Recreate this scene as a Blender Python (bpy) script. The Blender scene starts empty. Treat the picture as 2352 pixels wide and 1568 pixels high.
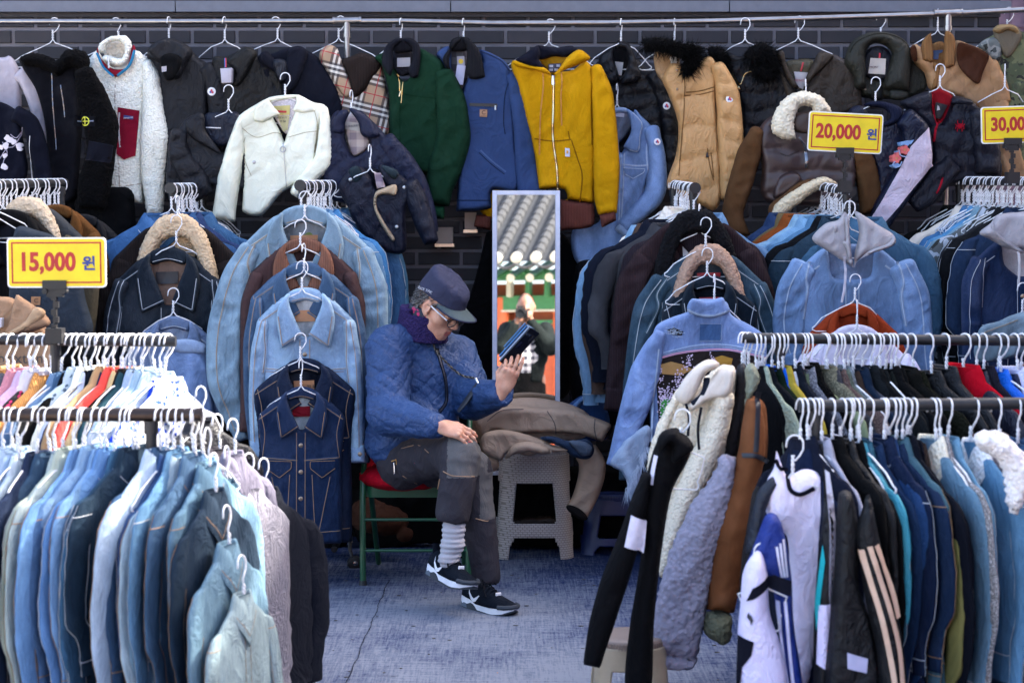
import bpy, math, random
import numpy as np
from mathutils import Vector, Matrix
from mathutils.geometry import delaunay_2d_cdt
scene = bpy.context.scene
COL = scene.collection
R = math.radians
# ------------------------------------------------------------------ camera, sky, sun
F, CX, CY, EYE = 4386.0,1176.0,784.0,1.5
PITCH = math.atan(284 / F)
cp_, sp_ = math.cos(PITCH), math.sin(PITCH)
cam_data = bpy.data.cameras.new('camera')
cam = bpy.data.objects.new('camera', cam_data)
COL.objects.link(cam)
cam.location = (0,0, EYE)
cam.rotation_euler = (math.pi / 2 - PITCH, 0,0)
cam_data.sensor_width = 36
cam_data.lens = F / 2352 * 36
cam_data.clip_start = 0.05
cam_data.clip_end = 500
cam_data.dof.use_dof = True
cam_data.dof.focus_distance = 7.7
cam_data.dof.aperture_fstop = 4.5
scene.camera = cam
SUN_EL, SUN_AZ = R(36), R(60)      # azimuth measured from +Y towards +X: the sun stands to the right, a little behind the wall
world = bpy.data.worlds.new('World')
scene.world = world
world.use_nodes = True
_n = world.node_tree.nodes
_sky = _n.new('ShaderNodeTexSky')
_sky.sky_type = 'NISHITA'
_sky.sun_disc = False
_sky.sun_elevation = SUN_EL
_sky.sun_rotation = SUN_AZ
_sky.air_density = 0.7
_sky.dust_density = 5.0
_sky.ozone_density = 0.0
world.node_tree.links.new(_sky.outputs[0], _n['Background'].inputs[0])
_n['Background'].inputs[1].default_value = 0.15
sun_data = bpy.data.lights.new('sun', 'SUN')
sun_data.energy = 2.9
sun_data.angle = R(0.5)
sun_data.color = (1.0,0.95,0.87)
sun = bpy.data.objects.new('sun', sun_data)
COL.objects.link(sun)
sd = Vector((math.sin(SUN_AZ) * math.cos(SUN_EL), math.cos(SUN_AZ) * math.cos(SUN_EL), math.sin(SUN_EL)))
sun.rotation_euler = sd.to_track_quat('Z', 'Y').to_euler()
scene.view_settings.view_transform = 'Standard'
scene.view_settings.look = 'None'
scene.view_settings.gamma = 1.0
scene.view_settings.exposure = 2.95
scene.render.engine = 'CYCLES'
scene.cycles.use_denoising = True
scene.cycles.max_bounces = 6
scene.cycles.diffuse_bounces = 3
scene.cycles.caustics_reflective = False
scene.cycles.caustics_refractive = False

# ------------------------------------------------------------------ helpers
def P(x, y, d):
    a = (x - CX) / F; b = -(y - CY) / F
    dy = cp_ + b * sp_
    t = d / dy
    return Vector((a * t, d, EYE + (-sp_ + b * cp_) * t))
def S(d):
    return F / d
def hsh(ix, iy, seed):
    h = (ix.astype(np.int64) * 374761393 + iy.astype(np.int64) * 668265263 + seed * 974711) & 0x7fffffff
    h = ((h ^ (h >> 13)) * 1274126177) & 0x7fffffff
    h = h ^ (h >> 16)
    return (h & 0xffff) / 65535.0 * 2 * math.pi
def nz(x, y, seed=0):
    """2-D gradient noise on arrays, about -1..1"""
    x = np.asarray(x, float); y = np.asarray(y, float)
    ix = np.floor(x); iy = np.floor(y)
    fx = x - ix; fy = y - iy
    def g(ax, ay):
        a = hsh(ix + ax, iy + ay, seed)
        return np.cos(a) * (fx - ax) + np.sin(a) * (fy - ay)
    u = fx * fx * fx * (fx * (fx * 6 - 15) + 10); v = fy * fy * fy * (fy * (fy * 6 - 15) + 10)
    return 1.5 * ((g(0,0) * (1 - u) + g(1,0) * u) * (1 - v) + (g(0,1) * (1 - u) + g(1,1) * u) * v)
def tag(o, label=None, cat=None, group=None, kind=None):
    if label: o['label'] = label
    if cat: o['category'] = cat
    if group: o['group'] = group
    if kind: o['kind'] = kind
    return o
def thing(name, label, cat, loc=(0,0,0), group=None):
    o = bpy.data.objects.new(name, None)
    COL.objects.link(o)
    o.location = loc
    o.empty_display_size = 0.05
    return tag(o, label, cat, group)
def add(name, me, parent=None, label=None):
    o = bpy.data.objects.new(name, me)
    COL.objects.link(o)
    if parent is not None:
        o.parent = parent
        o.matrix_parent_inverse = Matrix.Translation(-Vector(parent.location))
    if label: o['label'] = label
    return o
def srgb(h):
    if isinstance(h, str):
        h = h.lstrip('#')
        c = [int(h[i:i + 2], 16) / 255 for i in (0,2,4)]
    else:
        return tuple(h)
    return tuple((v / 12.92 if v <= 0.04045 else ((v + 0.055) / 1.055) ** 2.4) for v in c)
# ------------------------------------------------------------------ materials (colours are linear albedo or hex)
_mc = {}
def mat(kind, col, col2=None, rough=None, scale=1.0):
    key = (kind, str(col), str(col2), rough, scale)
    if key in _mc: return _mc[key]
    c = srgb(col); c2 = srgb(col2) if col2 is not None else None
    if kind in ('denim', 'cloth', 'nylon', 'canvas', 'sherpa', 'suede', 'cord', 'tweed'):      # picture colours were read in blue shade: bring them back to daylight
        def day(q):
            lu = .25 * q[0] + .6 * q[1] + .15 * q[2]; k = min(1.12,(max(lu, .002) / .22) ** (.46 if lu > .02 else .36)); sa = .86 if kind == 'denim' else 1.04; k *= .86 if kind == 'denim' else 1
            return tuple(min(.85, max(.0015,(lu + (v - lu) * sa) * k * w_)) for v, w_ in zip(q, (1.04,.99,.90)))
        c = day(c); c2 = day(c2) if c2 else None
    _mc[key] = None
    m = bpy.data.materials.new(kind + '_material')
    _mc[key] = m
    m.use_nodes = True
    nt = m.node_tree; N = nt.nodes; L = nt.links
    b = N['Principled BSDF']
    tc = N.new('ShaderNodeTexCoord').outputs['Object']
    def mapping(sx, sy, sz, rot=(0,0,0)):
        q = N.new('ShaderNodeMapping'); L.new(tc, q.inputs[0]); q.inputs['Scale'].default_value = (sx, sy, sz); q.inputs['Rotation'].default_value = rot
        return q.outputs[0]
    def noise(vec, sc, det=3, rgh=0.6, dist=0.0):
        q = N.new('ShaderNodeTexNoise'); L.new(vec, q.inputs['Vector'])
        q.inputs['Scale'].default_value = sc; q.inputs['Detail'].default_value = det; q.inputs['Roughness'].default_value = rgh; q.inputs['Distortion'].default_value = dist
        return q.outputs['Fac']
    def ramp(fac, stops, interp='LINEAR'):
        q = N.new('ShaderNodeValToRGB'); L.new(fac, q.inputs[0]); q.color_ramp.interpolation = interp
        e = q.color_ramp.elements
        while len(e) < len(stops): e.new(0.5)
        for el, (p, cc) in zip(e, stops):
            el.position = p; el.color = tuple(cc) + (1,) if len(cc) == 3 else cc
        return q.outputs[0]
    def mix(fac, a, bb, mode='MIX'):
        q = N.new('ShaderNodeMix'); q.data_type = 'RGBA'; q.blend_type = mode
        for s, v in ((0, fac),(6, a),(7, bb)):
            if hasattr(v, 'is_output') or isinstance(v, bpy.types.NodeSocket): L.new(v, q.inputs[s])
            elif s == 0: q.inputs[0].default_value = v
            else: q.inputs[s].default_value = tuple(v) + (1,)
        return q.outputs[2]
    def math_(op, a, bb):
        q = N.new('ShaderNodeMath'); q.operation = op
        for s, v in ((0, a),(1, bb)):
            if isinstance(v, bpy.types.NodeSocket): L.new(v, q.inputs[s])
            else: q.inputs[s].default_value = v
        return q.outputs[0]
    def bump(h, strength, dist, prev=None):
        q = N.new('ShaderNodeBump'); L.new(h, q.inputs['Height']); q.inputs['Strength'].default_value = strength; q.inputs['Distance'].default_value = dist
        if prev is not None: L.new(prev, q.inputs['Normal'])
        return q.outputs[0]
    def wave(vec, sc, dist=1.0, prof='SIN', dirn='X'):
        q = N.new('ShaderNodeTexWave'); L.new(vec, q.inputs['Vector']); q.inputs['Scale'].default_value = sc; q.inputs['Distortion'].default_value = dist
        q.wave_profile = prof; q.bands_direction = dirn; q.inputs['Detail Scale'].default_value = 2
        return q.outputs['Fac']
    def vor(vec, sc, feat='F1'):
        q = N.new('ShaderNodeTexVoronoi'); L.new(vec, q.inputs['Vector']); q.inputs['Scale'].default_value = sc; q.feature = feat
        return q.outputs['Distance']
    def darker(k): return tuple(v * k for v in c)
    def lighter(k, w=0.0): return tuple(min(0.9, v * k + w) for v in c)
    out = None; nrm = None
    b.inputs['Roughness'].default_value = rough if rough is not None else 0.85
    v1 = mapping(1,1,1)
    if kind in ('denim', 'denimlight'):
        big = noise(mapping(5,5,3.2),1.0,4,0.6)
        streak = noise(mapping(60,60,26),1.0,4,0.7)
        fine = noise(v1,420,2,0.7)
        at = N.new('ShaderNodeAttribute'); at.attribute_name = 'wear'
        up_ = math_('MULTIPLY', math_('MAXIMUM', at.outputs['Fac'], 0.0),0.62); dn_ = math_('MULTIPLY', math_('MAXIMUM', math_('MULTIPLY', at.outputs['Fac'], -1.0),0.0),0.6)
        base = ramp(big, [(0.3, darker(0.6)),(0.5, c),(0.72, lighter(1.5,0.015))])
        base = mix(dn_, mix(up_, base, lighter(2.0,.05)), darker(0.5))  # worn pale on fold crests and edges, darkened in fold valleys
        o2 = mix(ramp(streak, [(0.45,(0,0,0)),(0.8,(0.35,0.35,0.35))]), base, lighter(1.7,0.015))
        out = mix(ramp(fine, [(0.35,(0.5,0.5,0.5)),(0.65,(0,0,0))]), o2, darker(0.62))
        wr = noise(mapping(12,12,6),1.0,4,0.55,1.1)
        nrm = bump(fine, 0.25,0.002, bump(ramp(wr, [(0.4,(0,0,0)),(0.5,(1,1,1)),(0.6,(0.2,0.2,0.2))]),0.35,0.010))
        b.inputs['Roughness'].default_value = 0.9
    elif kind in ('cloth', 'canvas'):
        big = noise(mapping(4,4,3),1.0,4,0.6)
        fine = noise(v1,300,2,0.7)
        base = ramp(big, [(0.3, darker(0.78)),(0.55, c),(0.78, lighter(1.22,0.008))])
        out = mix(ramp(fine, [(0.35,(0.3,0.3,0.3)),(0.65,(0,0,0))]), base, darker(0.7))
        wr = noise(mapping(10,10,7),1.0,4,0.5,1.4)
        nrm = bump(fine, 0.2,0.002, bump(ramp(wr, [(0.38,(0,0,0)),(0.5,(1,1,1)),(0.64,(0.15,0.15,0.15))]),0.3,0.010))
    elif kind == 'sherpa':
        w = vor(v1,95 * scale, 'SMOOTH_F1')
        f2 = noise(v1,260 * scale, 3,0.7)
        out = mix(ramp(w, [(0.2,(0,0,0)),(0.75,(0.75,0.75,0.75))]), lighter(1.08), darker(0.78))
        nrm = bump(f2,0.5,0.004, bump(math_('MULTIPLY', w, -1.0),0.9,0.010))
        b.inputs['Roughness'].default_value = 1.0
    elif kind == 'nylon':
        big = noise(mapping(4,4,4),1.0,3,0.6)
        out = ramp(big, [(0.3, darker(0.85)),(0.7, lighter(1.12))])
        w1 = noise(mapping(16,16,9),1.0,4,0.55,1.8)
        w2 = noise(mapping(40,40,22),1.0,3,0.6,1.0)
        nrm = bump(w2,0.12,0.006, bump(ramp(w1, [(0.35,(0,0,0)),(0.5,(1,1,1)),(0.65,(0.1,0.1,0.1))]),0.4,0.012))
        b.inputs['Roughness'].default_value = rough if rough is not None else 0.5
        b.inputs['Specular IOR Level'].default_value = 0.28
    elif kind == 'quilt':
        big = noise(mapping(4,4,4),1.0,3,0.6)
        out = ramp(big, [(0.3, darker(0.85)),(0.7, lighter(1.12))])
        w1 = noise(mapping(26,26,12),1.0,3,0.5,1.5)
        nrm = bump(ramp(w1, [(0.35,(0,0,0)),(0.5,(1,1,1)),(0.65,(0.1,0.1,0.1))]),0.35,0.010)
        sx = N.new('ShaderNodeSeparateXYZ'); L.new(v1, sx.inputs[0]); wob = math_('MULTIPLY', noise(mapping(11,11,11),1.0,2),0.07)
        for sg in (1.0,-1.0):
            u = math_('MULTIPLY', math_('ADD', math_('ADD', math_('MULTIPLY', sx.outputs[0], 0.8), math_('MULTIPLY', sx.outputs[2], sg)), math_('ADD', wob, math_('MULTIPLY', sx.outputs[1], 0.3))),19.0)
            ln = math_('MINIMUM', math_('MULTIPLY', math_('ABSOLUTE', math_('SUBTRACT', math_('FRACT', u, 0),0.5),0),7.0),1.0)
            nrm = bump(ln, 0.30,0.006, nrm)
        b.inputs['Roughness'].default_value = 0.5; b.inputs['Specular IOR Level'].default_value = 0.3
    elif kind == 'cord':
        ww = wave(mapping(1,1,1),45,0.6)
        big = noise(mapping(5,5,3),1.0,3)
        base = ramp(big, [(0.3, darker(0.75)),(0.7, lighter(1.35,0.01))])
        out = mix(ramp(ww, [(0.2,(0.5,0.5,0.5)),(0.6,(0,0,0))]), base, darker(0.5))
        nrm = bump(ww, 0.5,0.004, bump(noise(mapping(9,9,6),1.0,4,0.5,1.2),0.5,0.02))
    elif kind == 'suede':
        big = noise(mapping(6,6,4),1.0,5,0.65)
        out = ramp(big, [(0.3, darker(0.7)),(0.5, c),(0.75, lighter(1.35,0.01))])
        nrm = bump(noise(mapping(12,12,8),1.0,4,0.6,1.0),0.5,0.015)
        b.inputs['Roughness'].default_value = 0.95
    elif kind == 'leather':
        out = ramp(noise(mapping(8,8,8),1.0,4), [(0.3, darker(0.75)),(0.7, lighter(1.25,0.005))])
        nrm = bump(noise(v1,180,3),0.2,0.003)
        b.inputs['Roughness'].default_value = rough if rough is not None else 0.5
    elif kind == 'camo':
        w = noise(mapping(16,16,16), scale, 2,0.5,0.6); w2 = noise(mapping(23,23,23), scale, 2,0.5,0.3)
        a1 = ramp(w, [(0.0,(0.16,0.17,0.10)),(0.45,(0.10,0.12,0.055)),(0.56,(0.07,0.05,0.03))], 'CONSTANT') if c2 is None else ramp(w, [(0.0, c),(0.47, c2),(0.6, darker(0.4))], 'CONSTANT')
        out = mix(ramp(w2, [(0.0,(0,0,0)),(0.6,(1,1,1))], 'CONSTANT'), a1,(0.015,0.016,0.012))
        nrm = bump(noise(mapping(10,10,7),1.0,4,0.5,1.2),0.5,0.02)
    elif kind == 'tweed':
        w = noise(v1,130 * scale, 3,0.8)
        out = ramp(w, [(0.35, c),(0.5, c2 or darker(0.4)),(0.65, lighter(1.3))])
        nrm = bump(w, 0.4,0.003)
    elif kind == 'check':       # tan ground with dark, white and red bands both ways
        def bands(dirn):
            q = N.new('ShaderNodeSeparateXYZ'); L.new(mapping(1,1,1,(0, R(-14),0)), q.inputs[0])
            f = math_('FRACT', math_('MULTIPLY', q.outputs[dirn], 7.5 * scale),0)
            z0, z1 = (0,0,0),(1,1,1)
            dark = ramp(f, [(0, z0),(0.08, z1),(0.17, z0),(0.25, z1),(0.34, z0),(0.42, z1),(0.50, z0)], 'CONSTANT')
            whit = ramp(f, [(0, z0),(0.17, z1),(0.25, z0),(0.34, z1),(0.42, z0)], 'CONSTANT')
            red = ramp(f, [(0, z0),(0.78, z1),(0.81, z0)], 'CONSTANT')
            return dark, whit, red
        d1, w1, r1 = bands(0); d2, w2, r2 = bands(2)
        o_ = mix(math_('MULTIPLY', d1,0.75), c, (0.02,0.02,0.03)); o_ = mix(math_('MULTIPLY', w1,0.7), o_, (0.7,0.68,0.62))
        o_ = mix(math_('MULTIPLY', d2,0.75), o_, (0.02,0.02,0.03)); o_ = mix(math_('MULTIPLY', w2,0.6), o_, (0.7,0.68,0.62))
        o_ = mix(r1, o_, (0.35,0.02,0.03)); out = mix(r2, o_, (0.35,0.02,0.03))
        nrm = bump(noise(mapping(10,10,7),1.0,4,0.5,1.2),0.5,0.02)
    elif kind == 'plaid':       # c ground, c2 squares
        q = N.new('ShaderNodeSeparateXYZ'); L.new(mapping(1,1,1), q.inputs[0])
        f1 = math_('GREATER_THAN', math_('FRACT', math_('MULTIPLY', q.outputs[0], 16 * scale),0),0.5)
        f2_ = math_('GREATER_THAN', math_('FRACT', math_('MULTIPLY', q.outputs[2], 16 * scale),0),0.5)
        out = mix(math_('MULTIPLY', math_('ADD', f1, f2_),0.5), c, c2)
    elif kind == 'flower':      # scattered small blossoms on a ground colour
        w = vor(v1,55 * scale); w2 = noise(mapping(11,11,11),1.0,2)
        msk = math_('MULTIPLY', math_('LESS_THAN', w, 0.42), math_('GREATER_THAN', w2,0.48))
        out = mix(msk, c, c2)
    elif kind == 'metal':
        b.inputs['Metallic'].default_value = 1.0
        b.inputs['Roughness'].default_value = rough if rough is not None else 0.25
        out = ramp(noise(mapping(20,20,20),1.0,4), [(0.35, darker(0.8)),(0.6, c)])
        nrm = bump(noise(v1,60,3),0.08,0.002)
    elif kind == 'wire':
        out = ramp(noise(mapping(60,60,60),1.0,2), [(0.35, darker(0.75)),(0.6, c)])
        b.inputs['Roughness'].default_value = 0.4
    elif kind == 'weave':
        q = N.new('ShaderNodeTexBrick'); L.new(tc, q.inputs[0])
        out = ramp(noise(mapping(10,10,10),1.0,3), [(0.3, darker(0.85)),(0.7, lighter(1.1))])
        b.inputs['Roughness'].default_value = 0.5
    elif kind == 'skin':
        w = noise(mapping(22,22,22),1.0,4,0.6); f_ = noise(v1,190,3,0.7)
        out = mix(ramp(f_, [(0.4,(0,0,0)),(0.75,(0.35,0.35,0.35))]), ramp(w, [(0.3,(c[0] * 0.88, c[1] * 0.72, c[2] * 0.66)),(0.55, c),(0.75, lighter(1.12))]),(c[0] * 0.7, c[1] * 0.5, c[2] * 0.42))
        b.inputs['Roughness'].default_value = 0.5
        b.inputs['Subsurface Weight'].default_value = 0.12
        b.inputs['Subsurface Radius'].default_value = (0.012,0.004,0.002)
        nrm = bump(noise(mapping(60,60,90),1.0,4,0.65,0.8),0.25,0.004)
    else:                       # plain painted, printed or moulded
        w = noise(mapping(18,18,18),1.0,5,0.65)
        out = ramp(w, [(0.3, darker(0.86)),(0.6, c),(0.8, lighter(1.06))])
        b.inputs['Roughness'].default_value = rough if rough is not None else 0.5
        nrm = bump(w, 0.1,0.003)
    if kind in ('cloth', 'canvas', 'denim', 'sherpa', 'suede', 'cord', 'tweed'):
        b.inputs['Specular IOR Level'].default_value = 0.10
    if isinstance(out, bpy.types.NodeSocket): L.new(out, b.inputs['Base Color'])
    if nrm is not None: L.new(nrm, b.inputs['Normal'])
    return m
# ------------------------------------------------------------------ mesh builder
class MB:
    def __init__(s): s.v = []; s.f = []; s.m = []; s.mats = []
    def mi(s, m):
        if m not in s.mats: s.mats.append(m)
        return s.mats.index(m)
    def verts(s, pts):
        k = len(s.v); s.v.extend([tuple(p) for p in pts]); return k
    def face(s, idx, m): s.f.append(tuple(idx)); s.m.append(m)
    def box(s, c, size, m, rot=None):
        k = s.mi(m); c = Vector(c); h = Vector(size) / 2
        pts = []
        for i in range(8):
            p = Vector(((i & 1) * 2 - 1,((i >> 1) & 1) * 2 - 1,((i >> 2) & 1) * 2 - 1)) * h
            if rot is not None: p = rot @ p
            pts.append(c + p)
        b = s.verts(pts)
        for q in ((0,2,3,1),(4,5,7,6),(0,1,5,4),(2,6,7,3),(0,4,6,2),(1,3,7,5)): s.face([b + i for i in q], k)
    def tube(s, pts, r, m, n=8, caps=True, flat=1.0, up=None):
        k = s.mi(m); pts = [Vector(p) for p in pts]; rr = r if isinstance(r, (list, tuple)) else [r] * len(pts)
        t0 = (pts[1] - pts[0]).normalized()
        ref = Vector(up) if up is not None else (Vector((0,0,1)) if abs(t0.z) < 0.9 else Vector((1,0,0)))
        u = t0.cross(ref).normalized(); rings = []
        for i, p in enumerate(pts):
            t = (pts[min(i + 1, len(pts) - 1)] - pts[max(i - 1,0)]).normalized()
            u = (u - t * u.dot(t)).normalized(); w = t.cross(u)
            rings.append(s.verts([p + (u * math.cos(a) + w * math.sin(a) * flat) * rr[i] for a in [2 * math.pi * j / n for j in range(n)]]))
        for i in range(len(pts) - 1):
            a, b = rings[i], rings[i + 1]
            for j in range(n): s.face((a + j, a + (j + 1) % n, b + (j + 1) % n, b + j), k)
        if caps:
            s.face([rings[0] + j for j in range(n)][::-1], k); s.face([rings[-1] + j for j in range(n)], k)
    def lathe(s, c, prof, m, n=24, axis=None, sx=1.0, sy=1.0):
        """prof: list of (r, h) along +Z (or axis)"""
        k = s.mi(m); c = Vector(c)
        q = Vector(axis).to_track_quat('Z', 'Y') if axis is not None else None
        rings = []
        for r, h in prof:
            pts = []
            for j in range(n):
                a = 2 * math.pi * j / n
                p = Vector((r * math.cos(a) * sx, r * math.sin(a) * sy, h))
                if q is not None: p = q @ p
                pts.append(c + p)
            rings.append(s.verts(pts))
        for a, b in zip(rings, rings[1:]):
            for j in range(n): s.face((a + j, a + (j + 1) % n, b + (j + 1) % n, b + j), k)
        s.face([rings[0] + j for j in range(n)][::-1], k); s.face([rings[-1] + j for j in range(n)], k)
    def mesh(s, name='mesh', smooth=True, bevel=0):
        me = bpy.data.meshes.new(name)
        me.from_pydata(s.v, [], s.f)
        for m in s.mats: me.materials.append(m)
        me.polygons.foreach_set('material_index', s.m)
        me.polygons.foreach_set('use_smooth', [smooth] * len(s.f))
        me.update()
        return me
    def build(s, name, parent=None, label=None, smooth=True, sharp=35):
        me = s.mesh(name, smooth)
        if smooth and sharp: me.set_sharp_from_angle(angle=R(sharp))
        return add(name, me, parent, label)
def spline(pts, n=6, closed=True):
    """Catmull-Rom through (x, y[, 1]) points; a third value marks a corner"""
    out = []; N_ = len(pts)
    rng = N_ if closed else N_ - 1
    for i in range(rng):
        p1 = pts[i]; p2 = pts[(i + 1) % N_]
        p0 = pts[(i - 1) % N_] if (closed or i > 0) else p1
        p3 = pts[(i + 2) % N_] if (closed or i + 2 < N_) else p2
        c1 = len(p1) > 2; c2_ = len(p2) > 2
        m1 = np.array([0.0,0.0]) if c1 else (np.array(p2[:2], float) - np.array(p0[:2], float)) * 0.5
        m2 = np.array([0.0,0.0]) if c2_ else (np.array(p3[:2], float) - np.array(p1[:2], float)) * 0.5
        a = np.array(p1[:2], float); b = np.array(p2[:2], float)
        if c1: m1 = (b - a) * 0.8
        if c2_: m2 = (b - a) * 0.8
        L_ = np.linalg.norm(b - a)
        for mm in (m1, m2):
            q = np.linalg.norm(mm)
            if q > L_ * 1.1: mm *= L_ * 1.1 / q
        for j in range(n):
            t = j / n
            out.append((2 * t**3 - 3 * t**2 + 1) * a + (t**3 - 2 * t**2 + t) * m1 + (-2 * t**3 + 3 * t**2) * b + (t**3 - t**2) * m2)
    if not closed: out.append(np.array(pts[-1][:2], float))
    return np.array(out)
def inside(poly, pts):
    x, y = pts[:, 0], pts[:, 1]; r = np.zeros(len(pts), bool)
    x1, y1 = poly[:, 0], poly[:, 1]; x2, y2 = np.roll(x1,-1), np.roll(y1,-1)
    for a, b, c, d in zip(x1, y1, x2, y2):
        if b == d: continue
        m = ((b > y) != (d > y)) & (x < (c - a) * (y - b) / (d - b) + a)
        r ^= m
    return r
def segdist(poly, pts, closed=True):
    a = poly; b = np.roll(poly, -1, axis=0)
    if not closed: a = poly[:-1]; b = poly[1:]
    out = np.full(len(pts),1e9)
    for i in range(0, len(pts),4000):
        q = pts[i:i + 4000][:, None, :]
        ab = (b - a)[None]; ap = q - a[None]
        t = np.clip((ap * ab).sum(2) / np.maximum((ab * ab).sum(2),1e-12),0,1)
        out[i:i + 4000] = np.sqrt(((ap - ab * t[..., None])**2).sum(2)).min(1)
    return out
_seed = [0]
class Piece:
    """a cut of cloth: an outline at a real distance from the camera, padded out to real thickness with folds.
    folds: list of (amp, angle_deg, freq_across, freq_along, ridged)"""
    def __init__(s, outline, d, m, T=0.02, r=0.02, res=0.011, folds=None, puff=None, fuzz=0.0, back=0.4, seed=None, px=True, slope=0.0, grooves=(), tiltx=0.0):
        _seed[0] += 1
        s.seed = seed if seed is not None else _seed[0] * 7
        s.d, s.T, s.r, s.puff, s.fuzz, s.m, s.px = d, T, r, puff, fuzz, m, px
        s.slope = slope; s.tiltx = tiltx
        s.folds = folds if folds is not None else DEF
        c = spline(outline, 5)
        if px: c = s.w2(c)
        s.cen = c.mean(0)
        # resample boundary
        seg = np.linalg.norm(np.roll(c, -1,0) - c, axis=1); L = seg.sum(); n = max(12, int(L / res))
        cum = np.concatenate([[0], np.cumsum(seg)]); cc = np.vstack([c, c[:1]])
        t = np.arange(n) * L / n
        s.bd = np.stack([np.interp(t, cum, cc[:, 0]), np.interp(t, cum, cc[:, 1])], 1)
        s.gr = [s.w2(np.array(g[0], float)) if px else np.array(g[0], float) for g in grooves]; s.gw = [g[1:] for g in grooves]
        mn, mx = s.bd.min(0), s.bd.max(0)
        gx = np.arange(mn[0], mx[0], res); gz = np.arange(mn[1], mx[1], res * 0.87)
        X, Z = np.meshgrid(gx, gz); X = X + (np.arange(len(gz)) % 2)[:, None] * res * 0.5
        pts = np.stack([X.ravel(), Z.ravel()], 1)
        pts = pts[inside(s.bd, pts)]
        if len(pts):
            ds = segdist(s.bd, pts); pts = pts[ds > res * 0.55]
        nb = len(s.bd)
        allp = np.vstack([s.bd, pts]) if len(pts) else s.bd
        res_ = delaunay_2d_cdt([Vector(p) for p in allp], [(i, (i + 1) % nb) for i in range(nb)], [], 1,1e-6)
        vv = np.array([(p.x, p.y) for p in res_[0]]); s.tri = [tuple(f) for f in res_[2]]
        s.uv = vv
        s.dist = segdist(s.bd, vv); s.isb = s.dist < 1e-5
        h = s.height(vv, s.dist)
        if fuzz:
            rg = np.random.RandomState(s.seed)
            h = h + rg.rand(len(h)) * fuzz
            vv = vv + (rg.rand(len(vv),2) - 0.5) * fuzz * 1.3
        s.h = h; e_ = np.sqrt(np.clip(1 - (1 - np.clip(s.dist / r, 0,1))**2,0,1)); s.wear = np.clip((h - T * e_) / .009,-1,1) * np.clip(s.dist / .02,0,1) + .7 * np.exp(-(s.dist / .006)**2)  # tone from fold height: crests and edges pale, valleys dark
        mb = MB(); s.mb = mb; k = mb.mi(m)
        base = s.basey(vv)
        Y = base - h
        mb.verts(np.stack([vv[:, 0], Y, vv[:, 1]], 1))
        if back > 0:
            hb = back * T * np.sqrt(1 - (1 - np.clip(s.dist / r, 0,1))**2)
            idx = np.arange(len(vv)); ni = ~s.isb
            newid = idx.copy(); newid[ni] = len(vv) + np.arange(ni.sum())
            mb.verts(np.stack([vv[ni, 0], base[ni] + hb[ni], vv[ni, 1]], 1))
        for f in s.tri:
            a, b, c_ = f
            # orient towards -Y
            ar = (vv[b][0] - vv[a][0]) * (vv[c_][1] - vv[a][1]) - (vv[b][1] - vv[a][1]) * (vv[c_][0] - vv[a][0])
            if ar < 0: f = (a, c_, b)
            mb.face(f, k)
            if back > 0:
                g = tuple(int(newid[i]) for i in f[::-1])
                if g != tuple(f[::-1]): mb.face(g, k)
                elif not (s.isb[f[0]] and s.isb[f[1]] and s.isb[f[2]]): mb.face(g, k)
    def w2(s, pts):
        sc = s.d / F
        out = np.empty((len(pts),2))
        for i, p in enumerate(pts):
            q = P(p[0], p[1], s.d); out[i] = (q.x, q.z)
        return out
    def basey(s, q):
        return s.d + s.slope * (q[:, 1] - s.cen[1]) + s.tiltx * (q[:, 0] - s.cen[0])
    def height(s, q, dist=None):
        if dist is None: dist = segdist(s.bd, q)
        e = np.sqrt(np.clip(1 - (1 - np.clip(dist / s.r, 0,1))**2,0,1))
        x = q[:, 0]; z = q[:, 1]; f = np.zeros(len(q))
        for i, (A, ang, fu, fv, rid) in enumerate(s.folds):
            a = R(ang); u = x * math.cos(a) - z * math.sin(a); v = x * math.sin(a) + z * math.cos(a)
            w = nz(x * 5, z * 5, s.seed + 91 + i) * 0.06
            n_ = nz((u + w) * fu, (v + w) * fv, s.seed + i)
            if rid: n_ = 0.55 - 1.6 * np.sqrt(n_ * n_ + 0.004)
            f += A * n_
        if s.puff:
            sp, ang, amp = s.puff[:3]
            a = R(ang); v = -x * math.sin(a) + z * math.cos(a) + nz(x * 7, z * 7, s.seed + 5) * sp * 0.22
            f += amp * (np.sqrt(np.abs(np.sin(math.pi * v / sp)) + 0.001) - 0.6)
            f += amp * 0.35 * nz(x * 38, z * 22, s.seed + 8) * (1 - np.abs(np.sin(math.pi * v / sp)))
            if len(s.puff) > 3:
                v2 = x * math.cos(a) + z * math.sin(a) + nz(x * 7, z * 7, s.seed + 6) * sp * 0.22
                f += amp * (np.sqrt(np.abs(np.sin(math.pi * v2 / s.puff[3])) + 0.001) - 0.6)
        for g, (dep, wid) in zip(s.gr, s.gw):
            f -= dep * np.exp(-(segdist(g, q, False) / wid)**2)
        ef = np.clip(dist / (s.r * 0.9),0,1)
        return s.T * e + f * ef
    def ribbon(s, pts, w, m, lift=0.0012, closed=False, smooth=True, th=0.0):
        """a strip of cloth, thread or zip laid on the surface along picture points"""
        c = spline(pts, 6, closed) if smooth else np.array([p[:2] for p in pts], float)
        if s.px: c = s.w2(c)
        seg = np.linalg.norm(np.diff(c, axis=0), axis=1); L = seg.sum(); n = max(2, int(L / 0.008))
        cum = np.concatenate([[0], np.cumsum(seg)]); t = np.linspace(0, L, n + 1)
        c = np.stack([np.interp(t, cum, c[:, 0]), np.interp(t, cum, c[:, 1])], 1)
        tg = np.gradient(c, axis=0); tg /= np.maximum(np.linalg.norm(tg, axis=1)[:, None], 1e-9)
        nn = np.stack([-tg[:, 1], tg[:, 0]], 1)
        a = c + nn * w / 2; b = c - nn * w / 2
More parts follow.
